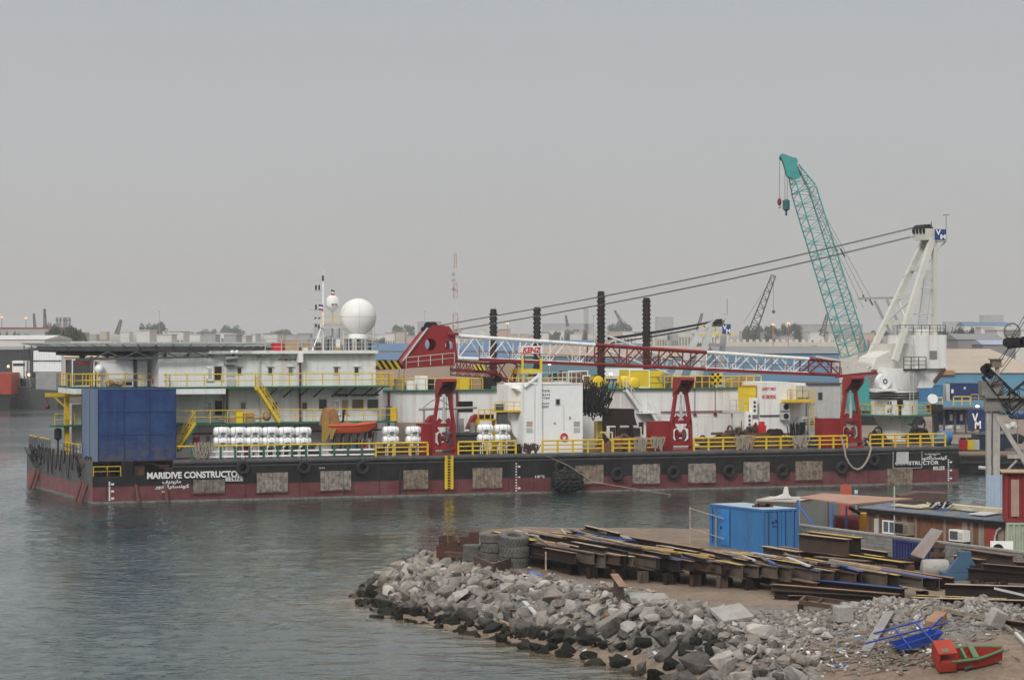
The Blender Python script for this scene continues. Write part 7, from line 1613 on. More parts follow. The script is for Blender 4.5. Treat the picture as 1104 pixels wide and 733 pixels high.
e_ = MB(); o = MB(); corrugated(o, SLn + .7, 2.3, 0, 0, depth=.05, pitch=.2, x0=-.4); e_.add([(q[0], q[2] - .35, 2.5 + q[1] + (q[2]) * .09) for q in o.v], o.f); e_.add([(q[0], q[2] - .35, 2.47 + q[1] + (q[2]) * .09) for q in o.v], o.f)
shed.part("roof", e_, mat("blue_roof_sheet", (.10, .15, .22), .7, dirt=.9, dcol=(.24, .19, .145), scale=.9, streak=.3))
e_ = MB(); e_.box(-.4, SLn + .3, -.3, -.22, 2.3, 2.46); shed.part("eave_board", e_, BLACK)
def srect(x0, x1, y0, y1): (a, za), (b, zb) = onp(x0, y1, S0, ds), onp(x1, y0, S0, ds); return a, b, za - 2.1, zb - 2.1
a = srect(952, 966, 561.5, 574.5); e_ = MB(); wf = .09
for q in ((a[0], a[0] + wf, a[2], a[3]), (a[1] - wf, a[1], a[2], a[3]), ((a[0] + a[1]) / 2 - .04, (a[0] + a[1]) / 2 + .04, a[2], a[3])): e_.box(q[0], q[1], -.06, .0, q[2], q[3])
for q in ((a[2], a[2] + wf), (a[3] - wf, a[3])): e_.box(a[0] + wf, a[1] - wf, -.058, .0, *q)
wn = shed.part("window", e_, WHITE2); e_ = MB(); e_.box(a[0] + wf, a[1] - wf, -.03, -.005, a[2] + wf, a[3] - wf); shed.part("pane", e_, mat("shed_glass", (.10, .13, .14), .1), wn)
a = srect(943, 947.5, 559, 576); e_ = MB(); e_.box(a[0], a[1], -.05, .0, a[2], a[3]); shed.part("grey_board", e_, LGREY)
a = srect(1064, 1074, 570, 589); e_ = MB(); e_.box(a[0], a[1], -.06, .0, 0.02, a[3]); shed.part("door", e_, mat("red_door", (.30, .04, .035), .6, dirt=.3))
e_ = MB(); a = srect(938.5, 942, 550, 580); e_.box(a[0] - .2, a[0] - .05, -.06, .0, 0, 2.4); shed.part("corner_post", e_, PM[2])
e_ = MB(); a = srect(1075, 1083, 566, 590); e_.path([(a[0], -.15, .8), (a[0], -.15, 1.6), (a[0] + .2, -.15, 2.0), (a[0] + .5, -.15, 2.15)], .06); shed.part("duct", e_, LGREY)
def acunit(x0, x1, y0, y1, m, gm, lab, dep=.55):
    a = srect(x0, x1, y0, y1); t = lthing("air_conditioner", lab, "air conditioner", LS); e = MB(); e.box(a[0], a[1], -dep, -.06, a[2], a[3]); t.part("casing", e, m); e = MB()
    e.box(a[0] + .08, a[0] + (a[1] - a[0]) * .62, -dep - .012, -dep - .002, a[2] + .08, a[3] - .08)
    for k in range(5): z = a[2] + .1 + k * (a[3] - a[2] - .2) / 5; e.box(a[0] + (a[1] - a[0]) * .66, a[1] - .05, -dep - .012, -dep - .002, z, z + .03)
    t.part("grille", e, gm); e = MB()
    for x in (a[0] + .1, a[1] - .1): e.bar((x, -.05, a[2] - .35), (x, -dep + .05, a[2] - .03), .04)
    t.part("bracket", e, BLACK)
acunit(971.5, 987, 563.5, 575, mat("tan_casing", (.30, .25, .19), .7, dirt=.6), BLACK, "tan weathered air conditioner right of the shed window", .5)
acunit(1031.5, 1047, 571.5, 582, WHITE2, DGREY, "white window air conditioner on the shed's right half")
# boards and things lying on the roof
def roofthing(name, s0, s1, y0, y1, h, m, lab, cat="plank", tilt=0.):
    t = lthing(name, lab, cat, LS); e = MB(); zr_ = lambda y: 2.62 + (y + .35) * .09
    e.add([(s, y, zr_(y) + q) for q in (0, h) for s, y in ((s0, y0), (s1 + tilt, y0 + .02), (s1 + tilt, y1), (s0, y1))], [(3, 2, 1, 0), (4, 5, 6, 7), (0, 1, 5, 4), (1, 2, 6, 5), (2, 3, 7, 6), (3, 0, 4, 7)]); t.part("board", e, m)
CB = mat("cream_board", (.50, .43, .29), .8, dirt=.5)
roofthing("roof_board", 1.6, 4.4, .6, 1.1, .06, CB, "cream board lying on the shed roof above the window"); roofthing("roof_board", 3.2, 5.0, 1.0, 1.7, .08, CB, "cream sheet lying at the back of the shed roof near the rusty canopy")
roofthing("roof_beam", 6.2, 12.4, 1.3, 1.7, .25, CB, "long cream timber laid along the shed roof's back edge"); roofthing("roof_board", 9.2, 10.6, .3, 1.3, .05, LGREY, "grey sheet lying on the right part of the shed roof"); roofthing("roof_board", 7.4, 8.4, 1.2, 1.5, .1, LGREY, "short grey board in the middle of the shed roof")
roofthing("roof_crate", 11.9, 12.7, 1.0, 1.8, .45, BLACK, "black crate at the right end of the shed roof", "crate")
t = lthing("roof_scrap", "tangled black and white scrap in the middle of the shed roof", "scrap", LS); e_ = MB()
for k in range(14): e_.mi = k % 2; x = 4.6 + rr.random() * 1.8; e_.bar((x, .7 + rr.random() * .9, 2.85), (x + rr.uniform(-.5, .6), .7 + rr.random() * .9, 3.0 + rr.random() * .2), .1)
t.part("pieces", e_, [BLACK, LGREY])
s_, zz = onp(968, 524, S0, ds); t = lthing("pole", "thin pale pole standing at the shed wall right of its window", "pole", LS); e_ = MB(); e_.tube((s_, -.25, 0), (s_, -.25, zz - 2.1), .035, 6); t.part("rod", e_, LGREY); e_ = MB(); e_.box(s_ - .1, s_ + .1, -.35, -.15, -.02, .06); t.part("foot", e_, GREY)
# ---- rusty canopy, tarp roof and the things under them
C_ = [at(862.5, 537, 4.7), at(887, 532.7, 4.75), at(984, 538.5, 4.75), at(918, 544.5, 4.7)]
can = Thing("rusty_canopy", "flat rusty sheet canopy on blue posts between the blue container and the shed", "canopy", (C_[0].x, C_[0].y, 2.1), 'w'); e_ = MB(); e_.add(C_ + [q + Vector((0, 0, .08)) for q in C_], [(3, 2, 1, 0), (4, 5, 6, 7)] + [(i, (i + 1) % 4, 4 + (i + 1) % 4, 4 + i) for i in range(4)]); can.part("roof_sheet", e_, mat("rusty_pink_sheet", (.36, .22, .16), .8, dirt=.55, dcol=(.26, .13, .08), scale=.6))
BP_ = mat("post_blue", (.04, .14, .42), .5, dirt=.3)
for px, y0 in ((860, 539), (897, 543.5), (912.5, 545)):
    p = at(px, y0, 4.68); e_ = MB(); e_.tube((p.x, p.y, ground_z(p.x, p.y)), (p.x, p.y, 4.69), .075 if px < 905 else .06, 8); can.part("post", e_, BP_ if px < 905 else NAVY)
p = at(861, 545, 4.4); q = at(880, 572, 2.7); e_ = MB(); e_.tube((p.x, p.y, 4.4), (q.x, p.y - 1, 2.6), .06, 6); can.part("brace", e_, BP_)
C_ = [at(815, 540, 4.4), at(830, 536.5, 4.5), at(893, 537, 4.5), at(862, 541.5, 4.45)]; t = Thing("tarp_roof", "dirty white tarpaulin roof behind the blue container", "canopy", (C_[0].x, C_[0].y, 2.1), 'w'); e_ = MB(); e_.add(C_ + [q + Vector((0, 0, .1)) for q in C_], [(3, 2, 1, 0), (4, 5, 6, 7)] + [(i, (i + 1) % 4, 4 + (i + 1) % 4, 4 + i) for i in range(4)]); t.part("sheet", e_, mat("dirty_tarp", (.45, .43, .39), .85, dirt=.6))
for q in C_: e_ = MB(); e_.tube((q.x, q.y, ground_z(q.x, q.y)), (q.x, q.y, q.z), .05); t.part("post", e_, GREY)
p = at(846, 537, 4.6); e_ = MB(); e_.prism([(p.x - .8, 4.6), (p.x + .5, 4.62), (p.x + .25, 4.85), (p.x + .18, 5.3), (p.x, 5.3), (p.x - .1, 4.85)], p.y - .2, p.y + .3); solo("white_sack", e_, mat("bag_white", (.62, .6, .56), .8, dirt=.3), "white knotted sack lying on the dirty tarpaulin roof", "sack", p, 'w')
p = at(890, 566, 2.6); e_ = MB(); a, b = at(864, 568, 2.3), at(914, 568, 2.3); e_.add([(a.x, a.y + 3, 2.1), (b.x, b.y + 3, 2.1), (b.x, b.y + 3, 4.45), (a.x, a.y + 3, 4.45), (a.x, a.y + 3.06, 2.1), (b.x, b.y + 3.06, 2.1), (b.x, b.y + 3.06, 4.45), (a.x, a.y + 3.06, 4.45)], [(0, 1, 2, 3), (7, 6, 5, 4), (0, 4, 5, 1), (1, 5, 6, 2), (2, 6, 7, 3), (3, 7, 4, 0)]); solo("screen_panel", e_, mat("grey_screen", (.13, .135, .13), .7, dirt=.5, scale=.8), "dull grey sheet screen closing the back of the rusty canopy", "screen", (a.x, a.y + 3, 2.1), 'w')
p = at(917, 570, 2.7); t = Thing("red_barrel", "dull red tank lying under the rusty canopy beside the shed", "tank", (p.x, p.y, 2.1), 'w'); e_ = MB(); e_.lathe((p.x, p.y + .8, 2.95), [(.3, -1), (.6, -.9), (.6, .5), (.4, .62)], 18, 'x'); t.part("shell", e_, mat("dull_red_paint", (.22, .03, .035), .5, dirt=.4), smooth=True); e_ = MB(); e_.box(p.x - .7, p.x + .3, p.y + .4, p.y + 1.2, 2.1, 2.45); t.part("saddle", e_, BLACK)
p = at(931.5, 566, 2.9); t = Thing("yellow_machine", "small yellow machine between the red tank and the shed", "machine", (p.x, p.y, 2.1), 'w'); e_ = MB(); e_.box(p.x - .25, p.x + .3, p.y + .5, p.y + 1.3, 2.5, 3.6); t.part("body", e_, mat("machine_yellow", (.55, .30, .02), .5, dirt=.3)); e_ = MB(); e_.box(p.x - .6, p.x + .3, p.y + .5, p.y + 1.3, 2.1, 2.498); e_.tube((p.x - .2, p.y + .45, 3.6), (p.x - .9, p.y + .4, 4.0), .12); t.part("chassis", e_, BLACK)
p = at(912, 545, 3.8); t = Thing("round_top_board", "red round-topped board rising behind the rusty canopy", "board", (p.x, 176, 1.6), 'w'); 
p = atd(912, 532, 171.5); e_ = MB(); w_ = .36; e_.prism([(p.x - w_, ground_z(p.x, 171.5) - .1), (p.x + w_, ground_z(p.x, 171.5) - .1)] + [(p.x + w_ * math.cos(k * math.pi / 10), p.z + .25 + w_ * math.sin(k * math.pi / 10)) for k in range(11)], 171.5, 171.7); place(t.root, (p.x, 171.5, 1.6), 'w'); t.org = (p.x, 171.5, 1.6); t.part("board", e_, mat("faded_red_board", (.42, .09, .06), .6, dirt=.4))
p = atd(923, 530, 171); t = Thing("teal_sign", "tiny teal sign with a white cross beside the red round-topped board", "sign", (p.x, 171, 1.6), 'w'); e_ = MB(); e_.box(p.x - .12, p.x + .12, 171, 171.04, p.z - .15, p.z + .15); e_.mi = 1; e_.bar((p.x - .1, 170.99, p.z - .1), (p.x + .1, 170.99, p.z + .1), .05, .012, (0, 1, 0)); e_.bar((p.x - .1, 170.985, p.z + .1), (p.x + .1, 170.985, p.z - .1), .05, .008, (0, 1, 0)); t.part("panel", e_, [mat("sign_teal", (.02, .28, .22), .5), WHITE2]); e_ = MB(); e_.tube((p.x, 171.02, 1.5), (p.x, 171.02, p.z - .15), .04); t.part("post", e_, GREY)
# ---- right-hand containers
rc = container("shipping_container", "pale green container on the ground at the right edge under the dark red one", Vector((26.75, 144.2)), (1, -.12), 6.06, 2.55, mat("pale_green_container", (.33, .38, .29), .6, dirt=.4, rust=.1))
rc2 = container("shipping_container", "dark red container stacked on the pale green one at the right edge", Vector((26.7, 144.3)), (1, -.12), 6.06, 2.65, mat("dark_red_container", (.22, .025, .03), .55, dirt=.5, dcol=(.15, .02, .022), streak=.3), z=4.68)
e_ = MB(); e_.box(.32, .75, -.03, .005, .3, 2.3); rc2.part("faded_panel", e_, mat("faded_panel_tan", (.36, .25, .2), .7, dirt=.5))
e_ = MB(); e_.box(-.2, 6.2, -.3, 2.6, 2.67, 2.72); rc2.part("roof_board", e_, TANP)
L_ = Local(Vector((26.75, 144.2)), (1, -.12), 2.1); t = lthing("air_conditioner", "white outdoor air conditioner with a dark fan before the pale green container", "air conditioner", L_); e_ = MB(); e_.box(-.9, .3, -1.0, -.6, .75, 1.6); t.part("casing", e_, WHITE2)
e_ = MB(); e_.lathe((-.5, -1.02, 1.18), [(.3, -.012), (.3, .015)], 18, 'y'); t.part("fan", e_, BLACK); e_ = MB()
for x in (-.7, .1): e_.box(x - .04, x + .04, -.95, -.65, -.05, .748)
t.part("stand", e_, DGREY)
# ---- gantry with its old crane
DG = 172.0
def g(px, py, d=DG): return atd(px, py, d)
gt = Thing("steel_gantry", "pale steel gantry tower with corrugated cladding at the right edge", "gantry", (g(1070, 500).x, DG, 1.5), 'w')
STEEL = mat("pale_weathered_steel", (.38, .375, .355), .65, dirt=.5, dcol=(.24, .22, .2), streak=.4, rust=.04); zb_ = 1.2
e_ = MB(); a, b = g(1064, 430), g(1068.5, 430); e_.box(a.x, b.x, DG, DG + .5, zb_, g(1064, 443).z); a, b = g(1071, 430), g(1078.5, 430); e_.box(a.x, b.x, DG + .1, DG + .7, zb_, g(1064, 443).z); gt.part("column", e_, STEEL)
e_ = MB(); a, b = g(1094.5, 440), g(1098, 440); e_.box(a.x + .2, b.x, DG + .1, DG + .4, g(1, 492).z, g(1, 443).z); e_.bar(g(1071.5, 444, DG + .2), g(1108, 503, DG + .2), .3, .35, (0, 1, 0)); e_.bar(g(1086, 492, DG + .2), g(1120, 492, DG + .2), .3, .25); e_.bar(g(1081, 512, DG + .2), g(1096, 496, DG + .2), .12, .12); gt.part("brace", e_, STEEL)
e_ = MB(); a, b = g(1061, 443), g(1125, 429); e_.box(a.x, b.x, DG - .2, DG + .15, a.z, b.z); e_.box(a.x, b.x, DG - .5, DG + 1.4, b.z + .002, b.z + .15); e_.box(a.x - .2, a.x + 1.2, DG - .3, DG + 1.0, b.z + .152, b.z + 1.1)
gt.part("top_girder", e_, mat("grey_girder", (.20, .195, .185), .65, dirt=.6))
e_ = MB(); o = MB(); a, b = g(1063, 512), g(1078.5, 512); corrugated(o, b.x - a.x, a.z - zb_, zb_, DG - .15, depth=.05, pitch=.16, x0=a.x); e_.add(o.v, o.f); e_.box(a.x, b.x, DG - .08, DG - .05, zb_, a.z); a = g(1079, 512); e_.box(a.x, a.x + .35, DG - .1, DG + .5, zb_, a.z); gt.part("cladding", e_, mat("blue_grey_sheet", (.36, .45, .56), .6, dirt=.35))
oc = Thing("dock_crane", "old black lattice dock crane standing on the pale steel gantry", "crane", (g(1075, 428).x, DG + .5, 10.9), 'w')
e_ = MB(); e_.lattice(g(1064, 403), g(1096, 440), .7, .7, 1.2, 1.2, 8, .05, .035, up=(0, 1, 0)); oc.part("boom", e_, BLACK)
e_ = MB(); e_.lattice(g(1085, 436), g(1112, 414), .8, .6, .8, .6, 5, .05, .03, up=(0, 1, 0)); oc.part("back_stay", e_, BLACK)
e_ = MB(); e_.bar(g(1075, 428), g(1075, 396), .25); oc.part("mast", e_, STEEL)
e_ = MB(); a, b = g(1069, 396), g(1079, 388); e_.box(a.x, b.x, DG - .3, DG + .6, a.z, b.z); e_.box(a.x - .1, b.x + .1, DG - .4, DG + .7, b.z + .002, b.z + .08); oc.part("winch_box", e_, mat("winch_brown", (.17, .15, .13), .7, dirt=.5))
e_ = MB()
for x, y, r in ((1062, 398, .28), (1066, 402, .3), (1064.5, 395, .22)): p = g(x, y); e_.lathe(p, [(r, -.25), (r * .7, 0), (r, .25)], 12, 'y')
e_.bar(g(1060, 397), g(1069, 407), .35); oc.part("boom_head", e_, BLACK)
e_ = MB(); 
for (x0, y0), (x1, y1), w_ in (((1084, 371), (1096, 367.5), .42), ((1094, 371), (1108, 367), .36), ((1086, 374), (1110, 372.5), .2), ((1090, 364.5), (1098, 372), .3), ((1087, 366), (1089, 376), .22)): e_.bar(g(x0, y0), g(x1, y1), w_)
for x, y in ((1087, 369), (1097, 369), (1104, 368)): e_.lathe(g(x, y), [(.32, -.3), (.22, 0), (.32, .3)], 12, 'y')
oc.part("sheave_block", e_, BLACK)
e_ = MB()
for (x0, y0), (x1, y1) in (((1089, 366), (1106, 338)), ((1093, 364), (1110, 338)), ((1075, 396), (1093, 366)), ((1080, 396), (1098, 372)), ((1079, 402), (1101, 373)), ((1070, 395), (1090, 372)), ((1062, 396), (1077, 388))): e_.tube(g(x0, y0), g(x1, y1), .028, 4)
oc.part("cable", e_, BLACK)
# ---- beach: two small boats, planks, litter
def bq(px, py, z=None): 
    p = G(px, py); return p
# red and green dinghy
p = at(1038, 716, 1.0); zz = ground_z(p.x, p.y); q0_ = G(1011, 728); zz = q0_.z; L_ = Local((q0_.x, q0_.y), (2.6, .22), zz + .12); REDB = mat("boat_red", (.36, .04, .022), .7, dirt=.8, dcol=(.22, .03, .022), scale=2); GRB = mat("boat_green", (.10, .17, .09), .6, dirt=.5); 
t = lthing("dinghy", "broken red and green dinghy lying tilted on the beach", "boat", L_); t.root.rotation_euler = (.4, -.06, L_.a); t.root.scale = (.95, .82, .82)
secs = []; n = 10; BL2 = 2.95
for k in range(n + 1):
    q = k / n; hw = .62 * min(1, (1 - q) * 2.2 + .08) ** .7; sh = .48 + .2 * q * q; ke = .0 + .3 * max(0, q - .6) ** 1.5
    secs.append([(BL2 * q, .62 - hw, sh), (BL2 * q, .62 - hw * .85, ke), (BL2 * q, .62 + hw * .85, ke), (BL2 * q, .62 + hw, sh)])
e_ = MB(); e_.add([v for s in secs for v in s], [(i * 4 + j, i * 4 + j + 1, (i + 1) * 4 + j + 1, (i + 1) * 4 + j) for i in range(n) for j in range(3)] + [(0, 1, 2, 3)])
hb_ = t.part("hull", e_, REDB); so_ = hb_.modifiers.new("thick", 'SOLIDIFY'); so_.thickness = .06
e_ = MB(); e_.path([Vector(s[0]) + Vector((0, -.03, .02)) for s in secs[2:]], .075, 6); e_.path([Vector(s[3]) + Vector((0, .03, .02)) for s in secs[2:]], .075, 6); t.part("gunwale", e_, GRB, smooth=True)
e_ = MB(); e_.box(1.55, 1.8, .02, 1.22, .58, .66); e_.box(1.2, 1.3, .1, 1.1, .2, .6); t.part("thwart", e_, GRB)
e_ = MB(); e_.box(.0, .85, -.06, 1.3, .44, .5); e_.box(.02, .08, -.06, 1.3, .0, .95); e_.box(-.0, .8, -.09, -.03, .0, .46); e_.box(-.0, .8, 1.27, 1.33, .0, .9); e_.box(0, .82, -.06, 1.3, .95, 1.02); e_.box(.74, .82, -.06, .1, .5, .95); t.part("stern_box", e_, REDB)
e_ = MB(); e_.box(.2, .5, .1, .4, 1.022, 1.04); e_.box(.83, .86, .3, .6, .7, .9); t.part("paint_patch", e_, GRB)
# blue catamaran-like boat
p = at(978, 703, 1.2); q0_ = G(966, 713); L_ = Local((q0_.x, q0_.y), (2.3, .9), q0_.z + .32); BLB = mat("boat_blue", (.02, .06, .30), .5, dirt=.3); t = lthing("outrigger_boat", "dark blue outrigger boat hull with thin frame arms upside on the beach rubble", "boat", L_); t.root.rotation_euler = (.2, -.1, L_.a)
e_ = MB(); e_.add([(0, 0, .25), (.3, .0, .0), (.3, .6, .0), (0, .6, .25), (2.3, .05, .55), (2.0, .1, .15), (2.0, .55, .15), (2.3, .55, .55)], [(0, 1, 2, 3), (7, 6, 5, 4), (0, 4, 5, 1), (1, 5, 6, 2), (2, 6, 7, 3)]); hh_ = t.part("hull", e_, BLB); so_ = hh_.modifiers.new("thick", 'SOLIDIFY'); so_.thickness = .05
e_ = MB()
for a, b in (((-1.0, .8, .3), (3.0, .9, .6)), ((.5, -.4, .2), (.8, 1.6, .5)), ((1.5, -.4, .4), (1.8, 1.5, .6)), ((-.2, 1.5, .4), (2.2, 1.6, .6)), ((1.9, .6, .5), (2.8, 1.0, .85))): e_.bar(a, b, .06)
t.part("frame_arm", e_, BLB)
def plk(x0, y0, x1, y1, w_, h_, m, lab, dz0=.2, dz1=.15, name="plank", cat="plank"):
    a, b = G(x0, y0, dz0), G(x1, y1, dz1); e = MB(); e.bar(a, b, w_, h_); return solo(name, e, m, lab, cat, (a + b) / 2, 'w')
plk(959, 668, 933, 708, .42, .06, mat("grey_plank", (.27, .26, .25), .85, dirt=.5), "wide grey plank lying down the slope of the rubble heap", .35, .15)
plk(1006, 661, 1070, 674, .18, .18, WOOD, "long weathered pole lying behind the rubble heap", .2, .2); plk(1070, 671, 1092, 684, .12, .1, WOOD, "thin pale lath on the right side of the rubble heap")
plk(1095, 688, 1110, 702, .14, .1, LGREY, "short grey lath at the frame's right edge on the rubble"); plk(1040, 726, 1075, 714, .1, .1, DGREY, "dark grey pipe lying behind the red dinghy's side")
plk(766, 700, 795, 688, .12, .1, WOOD, "thin brown stick between the boulders near the pale boulder"); plk(842, 709, 856, 694, .14, .1, WOOD, "pale stick leaning on the boulders near the biggest pale boulder")
plk(540, 674, 557, 681, .18, .1, mat("driftwood", (.36, .25, .16), .85, dirt=.3), "light driftwood board at the foot of the rock bank"); plk(565, 660, 578, 672, .22, .08, LGREY, "pale rag bundle caught between boulders low on the bank", .5, .4, "rag", "rag")
plk(1072, 657.5, 1110, 663, .12, .1, LGREY, "white pipe lying on the reddish beam at the right edge", .9, .8, "pipe", "pipe")
lit = MB(); cols_ = [mat("litter_white", (.68, .68, .66), .6, dirt=.1), mat("litter_blue", (.06, .16, .42), .6, dirt=.1), mat("litter_green", (.04, .2, .08), .6, dirt=.1), mat("litter_orange", (.42, .14, .04), .6, dirt=.1), WOOD, mat("litter_pink", (.35, .12, .14), .6, dirt=.1), mat("litter_grey", (.2, .2, .2), .7, dirt=.1)]
for k in range(520):
    if rr.random() < .72: px, py = rr.gauss(955, 55), rr.gauss(708, 9) + (rr.random() < .3) * rr.uniform(-30, 5)
    else: px, py = rr.uniform(560, 880), 0; py = 690 + (px - 600) * .13 + rr.uniform(-45, 12)
    if py > 730 or px > 1100 or py < 640: continue
    p = G(px, py); lit.mi = rr.choices(range(7), (22, 2, 2, 2, 40, 1, 31))[0]; sz = rr.uniform(.03, .15) if lit.mi != 4 else rr.uniform(.3, .8)
    an = rr.random() * 6.3; d_ = Vector((math.cos(an), math.sin(an), rr.uniform(-.1, .3))) * sz; lit.bar(p + Vector((0, 0, .06)) - d_, p + Vector((0, 0, .08)) + d_, sz * .9 if lit.mi != 4 else .06, sz * .5 if lit.mi != 4 else .05)
o = structure("litter", lit, cols_, kind="stuff", label="scattered plastic and wood litter along the beach below the rubble heap", cat="litter")

# ================================================================== FAR SHORE
def roofblock(name, lab, cat, x0, x1, ytop, d, dep, wall, roof, zb=2.0, ridge=0., px=True, over=.3, yr=None, group=None, bays=0, band=None, hip=0.):
    a, b = atd(x0, ytop, d), atd(x1, ytop, d); zt = a.z; t = Thing(name, lab, cat, ((a.x + b.x) / 2, d, zb), 'w', group); e = MB(); e.box(a.x, b.x, d, d + dep, zb, zt); wl = t.part("wall", e, wall)
    e = MB()
    if ridge > 0: e.add([(a.x - over, d - over, zt + .002), (b.x + over, d - over, zt + .002), (b.x + over, d + dep + over, zt + .002), (a.x - over, d + dep + over, zt + .002), (a.x - over + hip, d + dep / 2, zt + ridge), (b.x + over - hip, d + dep / 2, zt + ridge)], [(0, 1, 5, 4), (2, 3, 4, 5), (0, 4, 3), (1, 2, 5), (3, 2, 1, 0)])
    else: e.box(a.x - over, b.x + over, d - over, d + dep + over, zt + .002, zt + .35)
    t.part("roof", e, roof)
    if bays:
        for k in range(bays):
            w_ = (b.x - a.x) / bays; x = a.x + w_ * (k + .25); e = MB(); e.box(x, x + w_ * .5, d - .06, d - .004, zb + .1, zb + (zt - zb) * .62); t.part("door", e, band or DGREY)
    return t
def fm(k, c, **kw): return mat(k, c, .8, dirt=.35, scale=.15, **kw)
BLUEW = fm("blue_cladding", (.11, .26, .39)); BEIGR = fm("beige_roof", (.40, .33, .26)); BLUER = fm("blue_roof_far", (.085, .165, .28)); BEIGW = fm("beige_far_wall", (.42, .37, .31)); WHF = fm("white_far_wall", (.58, .57, .54)); GRF = fm("grey_far_roof", (.22, .22, .225)); TANF = fm("tan_far_wall", (.36, .28, .22)); CREAMF = fm("cream_far_wall", (.52, .48, .41))
wh = roofblock("warehouse", "large blue-walled warehouse with a beige roof behind the barge crane", "warehouse", 950, 1128, 402, 415, 46, BLUEW, BEIGR, ridge=3.6, hip=5)
e_ = MB(); a = atd(1000, 402, 414.6); b = atd(1029, 401, 414.6); e_.box(a.x, b.x, 414.5, 414.9, a.z - .3, a.z + .4); wh.part("fascia", e_, fm("rust_fascia", (.36, .2, .1)))
# the far yard: blue containers, boxes
def yardbox(x0, x1, y0, y1, d, dep, m, lab, zb=2.0, name="shipping_container"):
    a, b = atd(x0, y1, d), atd(x1, y0, d); t = Thing(name, lab, "container", ((a.x + b.x) / 2, d, a.z), 'w'); e = MB(); corrugated(e, b.x - a.x, b.z - a.z - .3, a.z + .15, d, .06, .35, x0=a.x); e.box(a.x + .02, b.x - .02, d + .08, d + dep, a.z, b.z); t.part("shell", e, m); e = MB()
    for x in (a.x, b.x - .15): e.box(x, x + .15, d - .06, d - .003, a.z, b.z)
    for z in (a.z, b.z - .15): e.box(a.x + .15, b.x - .15, d - .055, d - .003, z, z + .15)
    t.part("frame", e, m); return t, a, b
NB = mat("yard_blue", (.05, .17, .34), .6, dirt=.35, scale=.5)
yardbox(991, 1017, 414.5, 433, 352, 3, NB, "light blue container behind the barge crane's pedestal", name="shipping_container")
t, a, b = yardbox(1023, 1065, 413, 431, 355, 3, NAVY, "dark navy container with small white marks, left of the gantry in the far yard"); 
e_ = MB(); e_.box(a.x + .3, a.x + .6, 354.9, 354.93, a.z + .9, a.z + 1.4); e_.box(b.x - .7, b.x - .35, 354.9, 354.93, b.z - 1, b.z - .3); e_.box(a.x + 2, a.x + 2.2, 354.9, 354.93, b.z - .8, b.z - .5); t.part("mark", e_, WHITE2)
e_ = MB(); a = atd(1020, 432, 354); b = atd(1024, 414, 354); e_.box(a.x, b.x, 354, 357, a.z, b.z); solo("container_end", e_, LGREY, "pale grey locker joined to the dark navy container's left end", "locker", (a.x, 354, a.z), 'w')
t, a, b = yardbox(1010, 1050, 439, 458, 338, 3, NAVY, "long low navy container with two white marks standing in the far yard")
e_ = MB()
for x in (1025.5, 1036.5): q = atd(x, 450, 337.9); e_.box(q.x - .18, q.x + .18, 337.85, 337.92, q.z - .4, q.z + .4)
t.part("mark", e_, WHITE2)
t, a, b = yardbox(1047.5, 1066, 441, 465, 322, 3, NAVY, "square navy container with the big white emblem letters")
for ch, x0, x1, y0, y1 in (("V", 1048, 1054.5, 445.5, 455.5), ("M", 1051, 1057.5, 453.5, 462)): q0, q1 = atd(x0, y1, 321.9), atd(x1, y0, 321.9); t.part("lettering", text_mb(ch, q1.x - q0.x, q1.z - q0.z, (q0.x, 321.9, q0.z), (1, 0, 0), (0, 0, 1), .03), WHITE2)
q = atd(1053, 464.5, 321.9); e_ = MB(); e_.box(q.x - .3, q.x + .3, 321.85, 321.9, q.z - .15, q.z + .15); t.part("tag", e_, TARPY)
for (x0, y0), (x1, y1), lab in (((1007, 438), (1016, 438), "yellow rail section left in the far yard above the low navy container"), ((1028, 437), (1046, 437), "yellow rail section right in the far yard above the low navy container"), ((1047, 433), (1063, 433), "pale rail frame above the emblem container")):
    a, b = atd(x0, y0, 336), atd(x1, y1, 336); o = solo("yard_railing", rail_mb([a, b], 1.1 if x0 < 1040 else .9, .07, 1.1, 1), YEL if x0 < 1040 else TANP, lab, "railing", a, 'w')
e_ = MB(); a, b = atd(1004, 439, 337), atd(1068, 437, 337); e_.box(a.x, b.x, 335.8, 341, a.z - .25, a.z); 
for k in range(6): x = a.x + .3 + k * (b.x - a.x - .6) / 5; e_.box(x - .12, x + .12, 337.2, 337.5, 2, a.z - .25)
solo("yard_platform", e_, DGREY, "raised dark platform carrying the yellow rail sections in the far yard", "platform", (a.x, 337, 2), 'w')
p = atd(1005.5, 430, 330); t = Thing("cable_reel", "white round reel standing right of the barge crane's pedestal", "reel", (p.x, 330, 2), 'w'); e_ = MB(); e_.lathe(p, [(.6, -.35), (.55, 0), (.6, .35)], 20, 'y'); t.part("disc", e_, WHITE2); e_ = MB(); e_.bar((p.x, 330, p.z - .5), (p.x + .6, 330, 2), .6); e_.box(p.x - .6, p.x + 1.2, 329.5, 330.6, p.z - 1.6, p.z - .7); t.part("stand", e_, BLACK)
ry = random.Random(77)
names = ["blue drum heap", "grey gas bottle rack", "dark machine parts", "white sack heap", "brown pipe bundle", "black tyre heap", "green pump set", "grey cable heap"]
